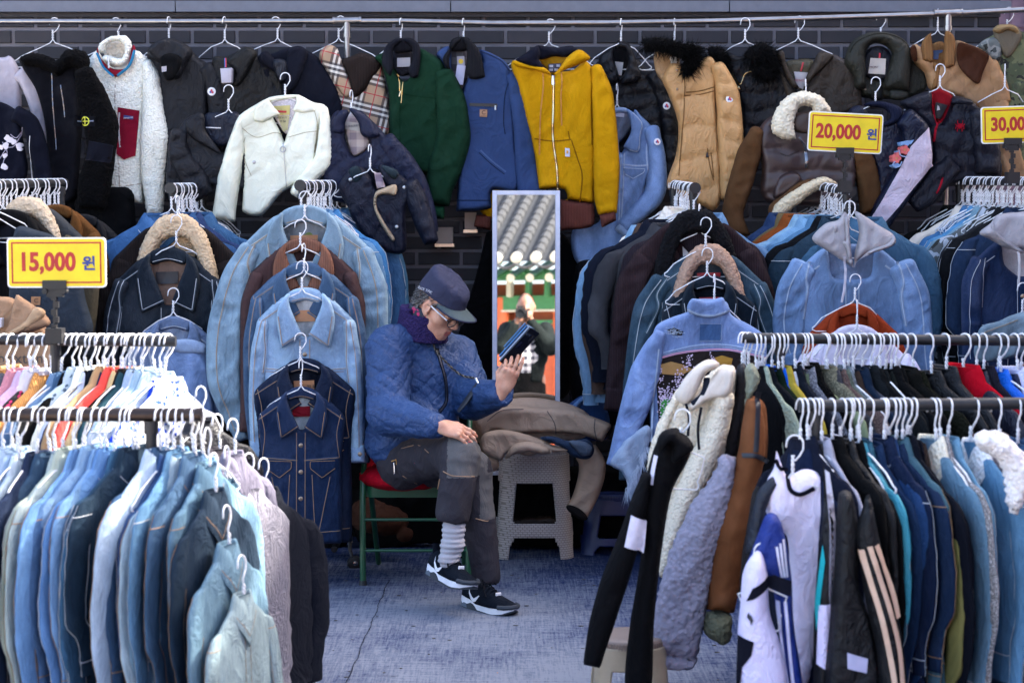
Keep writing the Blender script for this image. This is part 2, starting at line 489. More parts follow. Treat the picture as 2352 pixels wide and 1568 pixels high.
        k = s.mb.mi(m)
        ya = s.basey(a) - s.height(a) - lift; yb = s.basey(b) - s.height(b) - lift
        yc = s.basey(c) - s.height(c) - lift - w * 0.18
        base = s.mb.verts([(p[0], y, p[1]) for p, y in zip(a, ya)] + [(p[0], y, p[1]) for p, y in zip(c, yc)] + [(p[0], y, p[1]) for p, y in zip(b, yb)])
        n1 = len(c)
        for i in range(n1 - 1):
            s.mb.face((base + i, base + n1 + i, base + n1 + i + 1, base + i + 1), k)
            s.mb.face((base + n1 + i, base + 2 * n1 + i, base + 2 * n1 + i + 1, base + n1 + i + 1), k)
        return s
    def patch(s, poly, m, lift=0.002, res=0.012, into=None, T=0.0):
        """a small flat-lying piece (label, pocket, badge) following the surface; goes into this mesh, or into a new MB"""
        c = np.array([p[:2] for p in poly], float)
        if s.px: c = s.w2(c)
        seg = np.linalg.norm(np.roll(c, -1,0) - c, axis=1); L = seg.sum(); n = max(len(c), int(L / res))
        cum = np.concatenate([[0], np.cumsum(seg)]); cc = np.vstack([c, c[:1]])
        t = np.unique(np.concatenate([np.arange(n) * L / n, cum[:-1]]))
        t = t[np.concatenate([[True], np.diff(t) > 1e-5])]
        bd = np.stack([np.interp(t, cum, cc[:, 0]), np.interp(t, cum, cc[:, 1])], 1); nb = len(bd)
        mn, mx = bd.min(0), bd.max(0)
        X, Z = np.meshgrid(np.arange(mn[0], mx[0], res), np.arange(mn[1], mx[1], res)); q = np.stack([X.ravel(), Z.ravel()], 1)
        if len(q):
            q = q[inside(bd, q)]
            if len(q): q = q[segdist(bd, q) > res * 0.5]
        allp = np.vstack([bd, q]) if len(q) else bd
        r_ = delaunay_2d_cdt([Vector(p) for p in allp], [(i, (i + 1) % nb) for i in range(nb)], [], 1,1e-7)
        vv = np.array([(p.x, p.y) for p in r_[0]])
        dd = segdist(bd, vv)
        y = s.basey(vv) - s.height(vv) - lift - T * np.clip(dd / 0.008,0,1)
        mb = into if into is not None else s.mb
        k = mb.mi(m); b = mb.verts(np.stack([vv[:, 0], y, vv[:, 1]], 1))
        for f in r_[2]:
            a_, b_, c_ = f
            ar = (vv[b_][0] - vv[a_][0]) * (vv[c_][1] - vv[a_][1]) - (vv[b_][1] - vv[a_][1]) * (vv[c_][0] - vv[a_][0])
            if ar < 0: f = (a_, c_, b_)
            mb.face([b + i for i in f], k)
        # rim going back to the surface gives the patch thickness
        e = mb.verts([(p[0], s.basey(p[None])[0] - s.height(p[None])[0] + 0.001, p[1]) for p in bd])
        f_ = mb.verts([(p[0], s.basey(p[None])[0] - s.height(p[None])[0] - lift, p[1]) for p in bd])
        for i in range(nb):
            j = (i + 1) % nb
            mb.face((f_ + i, f_ + j, e + j, e + i), k)
        return mb
    def at(s, x, y, lift=0.0):
        q = s.w2(np.array([(x, y)], float)) if s.px else np.array([(x, y)], float)
        return Vector((q[0][0], s.basey(q)[0] - s.height(q)[0] - lift, q[0][1]))
    def done(s, name, parent, label=None):
        o = s.mb.build(name, parent, label, sharp=0); w = np.zeros(len(o.data.vertices)); w[:len(s.wear)] = s.wear
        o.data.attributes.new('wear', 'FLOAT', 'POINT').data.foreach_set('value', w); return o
DEF = [(0.010,0,7,1.6,0),(0.008,12,11,3.0,1),(0.0035,40,24,14,1)]
CALM = [(0.006,0,6,1.2,0),(0.003,25,18,6,1)]
SLEEVE = [(0.006,0,9,4,0),(0.009,60,12,5,1),(0.004,-50,22,12,1)]
FLAT = [(0.0015,0,8,8,0)]
def scaled(folds, k): return [(a * k, b, c, d, e) for a, b, c, d, e in folds]
def limb(cl, side=None):
    """outline of a sleeve from a centre line of (x, y, half width)"""
    c = spline([(a, b) for a, b, w in cl], 4, False); w = np.interp(np.linspace(0,1, len(c)), np.linspace(0,1, len(cl)), [q[2] for q in cl])
    tg = np.gradient(c, axis=0); tg /= np.linalg.norm(tg, axis=1)[:, None]; nn = np.stack([-tg[:, 1], tg[:, 0]], 1)
    a = c + nn * w[:, None]; b = c - nn * w[:, None]
    sel = list(range(0, len(c),2)) + ([len(c) - 1] if (len(c) - 1) % 2 else [])
    o = [tuple(a[i]) for i in sel]; o2 = [tuple(b[i]) for i in sel][::-1]
    o[-1] = (*o[-1], 1); o2[0] = (*o2[0], 1)
    return o + o2
def text_mesh(body, size, m, align='CENTER', bold=0.0, xs=1.0, extrude=0.0005):
    cu = bpy.data.curves.new('lettering', 'FONT'); cu.body = body; cu.size = size; cu.align_x = align; cu.align_y = 'CENTER'; cu.extrude = extrude; cu.offset = bold; cu.resolution_u = 3
    o = bpy.data.objects.new('tmp', cu); COL.objects.link(o)
    dg = bpy.context.evaluated_depsgraph_get(); me = bpy.data.meshes.new_from_object(o.evaluated_get(dg))
    bpy.data.objects.remove(o)
    v = [(p.co.x * xs, p.co.y, p.co.z) for p in me.vertices]; f = [tuple(p.vertices) for p in me.polygons]
    bpy.data.meshes.remove(me); bpy.data.curves.remove(cu)
    return v, f
def put_text(mb, body, size, m, mtx, **k):
    v, f = text_mesh(body, size, m, **k)
    b = mb.verts([mtx @ Vector(p) for p in v]); i = mb.mi(m)
    for q in f: mb.face([b + j for j in q], i)
FACE = Matrix(((1,0,0,0),(0,0,-1,0),(0,1,0,0),(0,0,0,1)))  # text lying in XZ, facing -Y
def disc(mb, p, r, m, th=0.002, n=14):
    mb.lathe(p, [(r, 0),(r, th * 0.6),(r * 0.7, th)], m, n, axis=(0,-1,0))
# ------------------------------------------------------------------ hangers
WIRE = mat('wire', (0.82,0.82,0.84))
def hanger_mesh(seed, long=0.0, wr=0.0023, arm=0.2, back=0.0, edge=False):
    rg = random.Random(seed); mb = MB()
    tw = rg.uniform(-0.012,0.012); L = 0.062 + long
    hook = [Vector((-0.022,0,-0.030))] + [Vector((0.021 * math.cos(a),0.002 * math.sin(a),-0.02 + 0.021 * math.sin(a))) for a in [math.pi - math.pi * i / 9 for i in range(10)]]
    hook += [Vector((0.021,0,-0.034)), Vector((0.012,0,-0.05)), Vector((0.003 + tw * 0.3,0.001,-0.062)), Vector((tw, 0,-L))]
    if edge: hook = [Vector((tw + (h.x - tw) * .35,(h.x - tw) * .9, h.z)) for h in hook]
    mb.tube(hook, wr, WIRE, 6)
    # twisted part
    n = 14
    for ph in (0, math.pi):
        mb.tube([Vector((tw + 0.0028 * math.cos(ph + i * 0.9),0.0028 * math.sin(ph + i * 0.9),-L + 0.012 - i * (0.045 / n))) for i in range(n + 1)], wr * 0.95, WIRE, 5)
    z0 = -L - 0.03
    for sgn in (-1,1):
        mb.tube([Vector((tw, 0, z0)), Vector((tw + sgn * 0.012,0, z0 - 0.016)), Vector((sgn * 0.06,0, z0 - 0.036)), Vector((sgn * (.06 * .4 + arm * .6), back, z0 - 0.075)), Vector((sgn * arm * 0.93, back, z0 - 0.105)), Vector((sgn * arm, back, z0 - 0.112)), Vector((sgn * arm, back, z0 - 0.120)), Vector((sgn * arm * 0.9, back, z0 - 0.126)), Vector((0, back, z0 - 0.126))], wr, WIRE, 5)
    return mb.mesh('hanger')
HG = [hanger_mesh(i, [0,0.004,0.01,0.002,0.006][i]) for i in range(5)]
HGR = [hanger_mesh(i + 20,0.012 + 0.004 * i, 0.0027,0.15) for i in range(4)]
HGN = [hanger_mesh(i + 9,0.006 * i, 0.0025,0.15,.055, i == 1) for i in range(3)]
HGX = [hanger_mesh(60,0.0,0.0025,0.04,.02)]
HGE = [hanger_mesh(i + 40,0.004 * i, 0.0025,0.15,.055, True) for i in range(3)]
_hc = [0]
def hanger(p, label, yaw=0, group=None, tilt=0, small=False, sc=1.0):
    _hc[0] += 1
    pool = HGX if small == 'tiny' else HGE if small == 'edge' else HGN if small is True else HGR if small == 'row' else HG
    o = bpy.data.objects.new('wire_hanger', pool[_hc[0] % len(pool)])
    COL.objects.link(o)
    o.location = p; o.rotation_euler = (0, tilt, yaw); o.scale = (sc, sc, sc)
    tag(o, label, 'hanger', group)
    return o
# ------------------------------------------------------------------ the setting
WALL_Y = 8.9
def ground_mat():
    m = bpy.data.materials.new('floor_cloth_material'); m.use_nodes = True
    nt = m.node_tree; N = nt.nodes; L = nt.links; b = N['Principled BSDF']
    tc = N.new('ShaderNodeTexCoord').outputs['Object']
    def mp(sx, sy, rz=0):
        q = N.new('ShaderNodeMapping'); L.new(tc, q.inputs[0]); q.inputs['Scale'].default_value = (sx, sy, 1); q.inputs['Rotation'].default_value = (0,0, rz); return q.outputs[0]
    def no(v, s, d=3, r=0.6, di=0.0):
        q = N.new('ShaderNodeTexNoise'); L.new(v, q.inputs[0]); q.inputs['Scale'].default_value = s; q.inputs['Detail'].default_value = d; q.inputs['Roughness'].default_value = r; q.inputs['Distortion'].default_value = di; return q.outputs['Fac']
    def ramp(f, st):
        q = N.new('ShaderNodeValToRGB'); L.new(f, q.inputs[0]); e = q.color_ramp.elements
        while len(e) < len(st): e.new(.5)
        for el, (p, c) in zip(e, st): el.position = p; el.color = (c, c, c, 1)
        return q.outputs[0]
    def mth(op, a, c):
        q = N.new('ShaderNodeMath'); q.operation = op
        for i, v in ((0, a),(1, c)):
            if isinstance(v, bpy.types.NodeSocket): L.new(v, q.inputs[i])
            else: q.inputs[i].default_value = v
        return q.outputs[0]
    def mix(f, a, c):
        q = N.new('ShaderNodeMix'); q.data_type = 'RGBA'
        L.new(f, q.inputs[0])
        for i, v in ((6, a),(7, c)):
            if isinstance(v, bpy.types.NodeSocket): L.new(v, q.inputs[i])
            else: q.inputs[i].default_value = (*v, 1)
        return q.outputs[2]
    patch = no(mp(0.9,1.0),1.3,4,0.6,0.4)
    tx = no(mp(110,5),1.0,3,0.75); ty = no(mp(5,110),1.0,3,0.75); fine = no(mp(1,1),60,4,0.75)
    thr = mth('ADD', mth('MULTIPLY', tx, 0.45), mth('ADD', mth('MULTIPLY', ty, 0.45), mth('MULTIPLY', fine, 0.35)))
    sep = N.new('ShaderNodeSeparateXYZ'); L.new(tc, sep.inputs[0])
    # wear: worn grey in the walked middle, still blue at the sides and towards the wall
    wy = ramp(mth('MULTIPLY', mth('SUBTRACT', sep.outputs[1], 6.0),0.33), [(0.05,0.18),(0.25,0.16),(0.50,0.0),(0.62,-0.2),(1.0,-0.4)])
    wy = mth('MULTIPLY', mth('SUBTRACT', 7.35, sep.outputs[1]),0.09)
    wx = mth('MULTIPLY', mth('ABSOLUTE', mth('ADD', sep.outputs[0], 0.28),0),-0.16)
    w = mth('ADD', mth('ADD', thr, mth('MULTIPLY', patch, 0.55)), mth('ADD', mth('MAXIMUM', mth('MINIMUM', wy, 0.05),-0.14), wx))
    col = mix(ramp(w, [(0.70,0),(0.95,1)]),(0.010,0.024,0.085),(0.195,0.215,0.26))
    st = no(mp(1,1),9,5,0.7,0.8)
    col = mix(ramp(st, [(0.24,0.8),(0.36,0.0)]), col, (0.02,0.025,0.05))
    L.new(col, b.inputs['Base Color']); b.inputs['Roughness'].default_value = 0.95; b.inputs['Specular IOR Level'].default_value = 0.15
    bp = N.new('ShaderNodeBump'); L.new(thr, bp.inputs['Height']); bp.inputs['Strength'].default_value = 0.5; bp.inputs['Distance'].default_value = 0.004
    bp2 = N.new('ShaderNodeBump'); L.new(no(mp(3,4),1.5,3), bp2.inputs['Height']); bp2.inputs['Strength'].default_value = 0.5; bp2.inputs['Distance'].default_value = 0.03; L.new(bp.outputs[0], bp2.inputs['Normal'])
    L.new(bp2.outputs[0], b.inputs['Normal'])
    return m
def build_setting():
    # street ground: one big sheet, then the floor cloth of the stall 4 mm above it
    mb = MB(); g = mat('paving', (0.46,0.42,0.36), rough=0.9)
    k = mb.mi(g); b = mb.verts([(-150,-150,-0.006),(150,-150,-0.006),(150,150,-0.006),(-150,150,-0.006)]); mb.face((b, b + 1, b + 2, b + 3), k)
    tag(mb.build('ground', smooth=False), kind='structure')
    mb = MB(); gm = ground_mat(); k = mb.mi(gm)
    nx, ny = 120,90
    X = np.linspace(-4.5,4.5, nx); Y = np.linspace(4.0,8.86, ny)
    XX, YY = np.meshgrid(X, Y)
    sx = -0.60 + (7.35 - YY) * -0.105 + 0.008 * nz(YY * 4, YY * 0,3)
    Z = 0.004 + 0.006 * (nz(XX * 1.5, YY * 2.5,4) + 1) + 0.003 * (nz(XX * 5, YY * 7,6) + 1)
    Z += 0.004 * np.exp(-((YY - 7.62 - 0.02 * nz(XX * 3, YY * 0,5)) / 0.02)**2)
    b = mb.verts(np.stack([XX.ravel(), YY.ravel(), Z.ravel()], 1))
    for j in range(ny - 1):
        for i in range(nx - 1):
            a = b + j * nx + i; mb.face((a, a + 1, a + nx + 1, a + nx), k)
    fc = mb.build('floor_covering', smooth=True, sharp=0); tag(fc, kind='structure')
    mb = MB(); gt = mat('plain', (.03,.028,.03)); lfm = mat('plain', (.45,.16,.03)); rg = random.Random(2)
    for i in range(150):
        q = Vector((rg.uniform(-1.1,1.2), rg.uniform(5.6,8.0),.0)); q.z = .004 + .006 * (float(nz(q.x * 1.5, q.y * 2.5,4)) + 1) + .003 * (float(nz(q.x * 5, q.y * 7,6)) + 1) + .0015; r_ = rg.uniform(.002,.008); a0 = rg.random() * 6
        mb.lathe(q, [(r_, 0),(r_ * .8,.0012),(.0005,.0016)], lfm if i % 40 == 0 else gt, 6, sx=rg.uniform(.5,1.6))
    tag(mb.build('litter', sharp=0), kind='stuff', label='specks of grit and leaf litter scattered on the blue floor cloth', cat='litter')
    # dark seam where two widths of the cloth meet
    mb = MB(); dk = mat('cloth', (0.02,0.026,0.06)); k = mb.mi(dk)
    ys = np.linspace(5.2,7.75,150); cx = -0.60 + (7.35 - ys) * -0.012 * 0 - 0.105 * (7.35 - ys) * 0 ; pts = []
    p0 = P(838,1362,7.66); p1 = P(800,1568,6.1)
    for y in ys:
        t = (y - 6.15) / (7.6 - 6.15); x = -0.525 + (t) * 0.02 + 0.006 * float(nz(y * 5,0.3,3)) + 0.003 * float(nz(y * 30,0.3,8)); pts.append((x, y))
    v = []
    for i, (x, y) in enumerate(pts):
        w_ = 0.0017 + 0.0009 * float(nz(y * 22,1.7,2)); z = 0.022
        v += [(x - w_, y, z),(x + w_, y, z)]
    b = mb.verts(v)
    for i in range(len(pts) - 1): mb.face((b + 2 * i, b + 2 * i + 1, b + 2 * i + 3, b + 2 * i + 2), k)
    o = mb.build('floor_seam', sharp=0); tag(o, kind='structure')
    # brick wall
    w = thing('brick_wall', 'dark blue grey brick wall behind the clothing stall', 'wall', (0, WALL_Y, 0))
    mb = MB(); mort = mat('plain', (0.16,0.155,0.175), rough=0.95)
    xr = P(2295,60, WALL_Y).x
    mb.box(((-5 + xr) / 2, WALL_Y + 0.155,1.7),(xr + 5,0.30,3.4), mort)
    mb.build('mortar', w, smooth=False)
    mb = MB(); bms = [mat('plain', (0.026 * q, 0.025 * q, 0.031 * q), rough=0.8) for q in (0.8,0.95,1.1,1.3)]
    rg = random.Random(4)
    ch = 36 / S(WALL_Y); bl = 102 / S(WALL_Y); z0 = P(0,67, WALL_Y).z; jw = 0.016
    x00 = P(30,80, WALL_Y).x
    def brick(x, z, ln, hh):
        c = 0.003; k = mb.mi(rg.choice(bms)); pr = rg.uniform(0.0,0.0015)
        a = mb.verts([(x, WALL_Y + 0.002, z),(x + ln, WALL_Y + 0.002, z),(x + ln, WALL_Y + 0.002, z + hh),(x, WALL_Y + 0.002, z + hh),
                      (x + c, WALL_Y - 0.005 - pr, z + c),(x + ln - c, WALL_Y - 0.005 - pr, z + c),(x + ln - c, WALL_Y - 0.005 - pr, z + hh - c),(x + c, WALL_Y - 0.005 - pr, z + hh - c)])
        for q in ((4,5,6,7),(0,1,5,4),(1,2,6,5),(2,3,7,6),(3,0,4,7)): mb.face([a + i for i in q], k)
    for r in range(-34,12):
        z = z0 - r * ch - ch + jw / 2 if False else z0 + r * ch + jw / 2
        hh = ch - jw
        if r in (1,): hh = ch * 0.8 - jw
        if 1.2 <= r <= 2: continue
        off = 0 if (r % 2) else bl / 2
        for i in range(-16,26):
            x = x00 + off + i * bl + jw / 2
            ln = min(bl - jw, xr - x)
            if ln > 0.02 and x > -4.9: brick(x, z, ln, hh)
    mb.build('bricks', w, smooth=False)
    mb = MB(); gr = mat('granite', (0.13,0.14,0.175), rough=0.7)
    zc0, zc1 = P(0,27.5, WALL_Y - .06).z, P(0,3, WALL_Y - .06).z
    js = [-4.9] + [P(x, 10, WALL_Y).x for x in (408,1036,1672,2316)]
    for a, b in zip(js, js[1:]): mb.box(((a + b) / 2, WALL_Y - 0.03,(zc0 + zc1) / 2),(b - a - 0.005,0.07, zc1 - zc0), gr)
    mb.build('granite_band', w, smooth=False)
    mb = MB(); dm = mat('plain', (0.035,0.035,0.045), rough=0.6)
    mb.box(((-4.9 + xr) / 2, WALL_Y - 0.012, zc0 - 0.010),(xr + 4.9,0.02,0.018), dm)
    mb.box(((-4.9 + xr) / 2, WALL_Y - 0.008, zc1 + 0.006),(xr + 4.9,0.014,0.010), dm)
    mb.build('drip_edge', w, smooth=False)
    # building beyond the end of the wall; its unseen height is set for the sun and shade
    t = thing('pink_building', 'pink tiled building beyond the right end of the brick wall', 'building', (5,9.6,0))
    mb = MB(); pk = mat('plain', (0.30,0.20,0.25), rough=0.8); mb.box((6.6,10.3,3.1),(8.6,1.6,6.2), pk); mb.build('wall', t, smooth=False)
    mb = MB(); ln = mat('plain', (0.22,0.15,0.2), rough=0.8)
    for i in range(60): mb.box((2.32 + i * 0.07,9.495,3.2),(0.008,0.012,6.3), ln)
    for i in range(80): mb.box((4.4,9.4935,0.04 + i * 0.08),(4.1,0.008,0.008), ln)
    mb.build('tile_joints', t, smooth=False)
    t = thing('shade_block', 'unseen low block added right of the stall to shade the right racks', 'building', (4.6,4,0))  # added out of view to keep the sun off the right-hand racks
    mb = MB(); mb.box((4.6,3.4,2.15),(1.0,9.4,4.3), pk); mb.build('wall', t, smooth=False)
    mb = MB(); mb.box((4.6,3.4,4.34),(1.2,9.6,.08), ln); mb.build('roof', t, smooth=False)
    # glazed wall lights on the wall
    for (x, y, wd, hh, lab) in ((1022,541,38,38, 'square wall light under the blue work jacket'),(1081,508,26,40, 'wall light half hidden by the mustard cuff')):
        t = thing('wall_light', lab, 'light', P(x, y, WALL_Y))
        mb = MB(); a, b = P(x - wd / 2, y - hh / 2,8.86), P(x + wd / 2, y + hh / 2,8.86)
        mb.box(((a.x + b.x) / 2,8.845,(a.z + b.z) / 2),(b.x - a.x, 0.09, a.z - b.z), mat('plain', (0.26,0.23,0.21), rough=0.3)); mb.build('housing', t, smooth=False)
        mb = MB(); mb.box(((a.x + b.x) / 2,8.842, b.z - 0.006),(b.x - a.x + 0.012,0.102,0.014), mat('metal', (0.75,0.65,0.5), rough=0.35)); mb.build('rim', t, smooth=False)
    # tree out of view, added so its leaves break up the sun over the left-hand racks
    rg = random.Random(11)
    t = thing('tree', 'tree added out of view to dapple the sun on the left racks', 'tree', (6.2,8.8,0))
    mb = MB(); bk = mat('plain', (0.09,0.07,0.05), rough=0.95)
    mb.tube([(6.2,8.8,0),(6.15,8.8,2),(6.25,8.75,4),(6.2,8.75,7.8)], [0.14,0.12,0.09,0.04], bk, 10)
    tips = []
    for i in range(22):
        z = rg.uniform(4.9,7.6); a = rg.uniform(0,6.28); L_ = rg.uniform(0.8,1.7)
        p0 = Vector((6.2,8.77, z)); p1 = p0 + Vector((math.cos(a) * L_ * .5, math.sin(a) * L_ * .5, L_ * .25)); p2 = p0 + Vector((math.cos(a) * L_, math.sin(a) * L_, L_ * .55))
        mb.tube([p0, p1, p2], [0.035,0.02,0.008], bk, 6); tips += [p1, p2,(p1 + p2) / 2]
    mb.build('trunk', t)
    mb = MB(); lf = mat('plain', (0.07,0.10,0.03), rough=0.6); k = mb.mi(lf)
    for i in range(1700):
        c = rg.choice(tips) + Vector([rg.gauss(0,0.22) for _ in range(3)])
        u = Vector([rg.gauss(0,1) for _ in range(3)]).normalized() * 0.045; w_ = u.orthogonal().normalized() * 0.025
        b = mb.verts([c - u, c + w_, c + u, c - w_]); mb.face((b, b + 1, b + 2, b + 3), k)
    mb.build('crown', t, sharp=0)
def build_hanok():
    """the wooden gate hall across the street, seen only in the mirror"""
    Y = -9.5
    t = thing('tiled_roof_hall', 'hall with tiled roof, green beams and orange red columns reflected in the mirror', 'building', (0, Y, 0))
    org = mat('plain', (0.50,0.10,0.035), rough=0.6); grn = mat('plain', (0.03,0.16,0.06), rough=0.6); wht = mat('plain', (0.5,0.47,0.40)); dkr = mat('plain', (0.16,0.02,0.02))
    ti = mat('plain', (0.022,0.024,0.03), rough=0.7)
    mb = MB()
    mb.box((0, Y - 0.25,1.2),(9,0.2,2.4), org)
    mb.build('wall', t, smooth=False)
    for x in (-3.1,-1.6,-0.33,0.55,1.9,3.2):
        mb = MB(); mb.tube([(x, Y, 0),(x, Y, 2.2)], 0.12, org, 16); mb.build('column', t)
    for x in (-2.2,-0.05,1.2,2.5):
        mb = MB(); mb.box((x, Y - 0.13,1.15),(0.07,0.05,2.1), wht); mb.build('trim', t, smooth=False)
    for z, h_, dy in ((2.12,0.20,0.0),(2.50,0.13,0.12),(1.86,0.05,-0.08)):
        mb = MB(); mb.box((0, Y + dy, z),(9,0.2, h_), grn); mb.build('beam', t, smooth=False)
    mb = MB(); mb.box((0, Y + 0.105,2.01),(9,0.012,0.025), wht); mb.build('trim', t, smooth=False)
    for i in range(24):
        x = -3.2 + i * 0.27
        mb = MB(); mb.tube([(x, Y + 0.75,2.42),(x, Y - 0.5,2.75)], 0.055, grn, 12); mb.tube([(x, Y + 0.765,2.416),(x, Y + 0.75,2.42)], 0.058, wht, 14); mb.build('rafter', t)
    for i in range(14):
        x = -1.9 + i * 0.27
        mb = MB(); mb.box((x + .13, Y + 0.14,2.31),(0.06,0.16,0.22), wht if i % 3 == 0 else grn); mb.build('bracket', t, smooth=False)
    # roof: pan tiles and cover tiles running up the slope, white plastered round ends
    mb = MB(); A = Vector((0, Y + 1.0,2.62)); sl = Vector((0,-4.6,3.0))
    k = mb.mi(ti); b = mb.verts([(-4.5, A.y, A.z),(4.5, A.y, A.z),(4.5, A.y + sl.y, A.z + sl.z),(-4.5, A.y + sl.y, A.z + sl.z)]); mb.face((b, b + 1, b + 2, b + 3), k)
    for i in range(34):
        x = -4.4 + i * 0.27
        n_ = 32
        for j in range(n_):
            a = A + sl * (j / n_) + Vector((x, 0,0.03)); c = A + sl * ((j + 1) / n_) + Vector((x, 0,0.025))
            mb.tube([a, c], [0.075,0.066], ti, 8)
    mb.build('roof', t)
    for i in range(34):
        x = -4.4 + i * 0.27
        mb = MB(); mb.tube([(x, A.y + 0.02, A.z + 0.04),(x, A.y - 0.03, A.z + 0.06)], 0.072, wht if i % 2 else mat('plain', (0.5,0.48,0.42)),14)
        mb.build('eave_tile', t)
    mb = MB()
    for i in range(33):
        x = -4.4 + i * 0.27
        mb.tube([(x + 0.27 * q / 8, A.y + 0.03, A.z - 0.035 - 0.05 * math.sin(math.pi * q / 8)) for q in range(9)], 0.022, ti, 6)
    mb.build('eave_edge', t)
build_setting(); build_hanok()
[o for o in COL.objects if o.name == 'tiled_roof_hall'][0].rotation_euler.z = R(16)
# ------------------------------------------------------------------ rails
STEEL = mat('metal', (0.36,0.34,0.33), rough=0.28)
BLACK = mat('plain', (0.008,0.008,0.010), rough=0.5)
RUST = mat('metal', (0.06,0.045,0.04), rough=0.45)
t = thing('steel_rail', 'long stainless steel rail with tee joints running along the brick wall', 'clothes rail', P(797,50,8.7))
RP = [P(-160,50,8.7), P(400,50,8.7), P(925,49,8.7), P(1130,54,8.7), P(1400,53,8.7), P(1640,49,8.68), P(1900,41,8.65), P(2170,32,8.62), P(2520,14,8.58)]
mb = MB(); mb.tube(RP, 0.0125, STEEL, 14); mb.build('rail', t)
for (x, y, d, tl) in ((797,48,8.7,0),(2178,31,8.62,-0.05)):
    mb = MB(); a = P(x - 33, y + 0.5, d); b = P(x + 33, y - (2 if tl else 0.5), d)
    mb.tube([a, a.lerp(b, .08), a.lerp(b, .09), a.lerp(b, .91), a.lerp(b, .92), b], [0.018,0.018,0.0162,0.0162,0.018,0.018], STEEL, 14)
    c = P(x, y, d); mb.tube([c, c - Vector((0,0,0.055)), c - Vector((0,0,0.056)), c - Vector((0,0,0.075))], [0.0155,0.0155,0.018,0.018], STEEL, 14); mb.build('tee_joint', t)
    mb = MB(); mb.tube([c - Vector((0,0,0.06)), Vector((c.x, c.y, 0.01))], 0.0125, STEEL, 12); mb.build('pole', t)
# ------------------------------------------------------------------ garments
ZF = {'1': (0,0,.3516), '2': (735,0,.3516), '3': (1525.1,0,.3516), '4': (0,459.4,.3516), '5': (780.9,551.3,.293), '6': (1286.3,413.4,.3516),
      'a': (0,918.75,.4143), 'b': (643.1,918.75,.4143), 'c': (1341.4,780.9,.5023), 'd': (1800.8,780.9,.502), 'e': (1837.5,413.4,.3808), 'f': (0,0,1)}
class G:
    def __init__(g, name, label, cat, d, fr='f', group=None, top=None):
        g.d, g.name, g.label, g.cat, g.group, g.top = d, name, label, cat, group, top
        g.k = ZF[fr]; g.ps = []; g.root = None; g.extra = []
    def z(g, pts):
        ox, oy, s = g.k
        return [(ox + p[0] * s, oy + p[1] * s) + tuple(p[2:]) for p in pts]
    def mk(g):
        if g.root is None:
            g.root = thing(g.name, g.label, g.cat, (0,0,0), g.group)
            b = g.ps[0][1].bd if g.ps else None
            loc = Vector((b[:, 0].mean(), g.d, b[:, 1].max())) if b is not None else P(*g.z([g.top])[0][:2], g.d)
            g.root.location = loc
        return g.root
    def pc(g, part, outline, m, dd=0.0, label=None, **kw):
        p = Piece(g.z(outline), g.d + dd, m, **kw); p.gk = g; g.ps.append((part, p, label)); g.mk()
        return p
    def limb(g, part, cl, m, dd=0.0, **kw):
        s = g.k[2]
        c = [(g.k[0] + x * s, g.k[1] + y * s, w * s) for x, y, w in cl]
        kw.setdefault('folds', SLEEVE); kw.setdefault('T', 0.028); kw.setdefault('r', 0.032)
        p = Piece(limb(c), g.d + dd, m, **kw); g.ps.append((part, p, kw.get('label'))); g.mk(); return p
    def seam(g, p, pts, m, w=0.0035, **kw): p.ribbon(g.z(pts), w, m, **kw); return p
    def dseam(g, p, pts, mw, mt, w=0.010):
        """a felled denim seam: a paler puckered band with two rows of stitching"""
        q = g.z(pts)
        p.ribbon(q, w, mw, lift=0.0006); p.ribbon(q, 0.0022, mt, lift=0.0030)
        return p
    def strip(g, part, p, pts, w, m, lift=0.002, label=None, **kw):
        old = p.mb; p.mb = MB(); p.ribbon(g.z(pts), w, m, lift=lift, **kw); mb = p.mb; p.mb = old
        mb.build(part, g.mk(), label, sharp=0)
    def patch(g, part, p, poly, m, lift=0.003, label=None, extra=None, T=0.0, rim=None):
        mb = MB(); p.patch(g.z(poly), m, lift, into=mb, T=T)
        if rim: 
            old = p.mb; p.mb = mb; p.ribbon(g.z(poly) , 0.0022, rim, lift=lift + 0.001 + T, closed=True, smooth=False); p.mb = old
        if extra: extra(mb, p)
        return mb.build(part, g.mk(), label, sharp=0)
    def line(g, mb, p, pts, w, m, lift=0.005, **kw):
        old = p.mb; p.mb = mb; p.ribbon(g.z(pts), w, m, lift=lift, **kw); p.mb = old
    def button(g, p, pts, r=0.008, m=None, label=None):
        for x, y in g.z(pts):
            mb = MB(); disc(mb, p.at(x, y), r, m or mat('metal', (0.35,0.27,0.2), rough=0.4),0.004); mb.build('button', g.mk(), label)
    def text(g, mb, p, s, x, y, h, m, rot=0, lift=0.006, **k):
        q = p.at(*g.z([(x, y)])[0][:2], lift)
        put_text(mb, s, h, m, Matrix.Translation(q) @ Matrix.Rotation(-R(rot),4, 'Y') @ FACE, **k)
    def end(g):
        for part, p, lab in g.ps: p.done(part, g.mk(), lab)
        return g
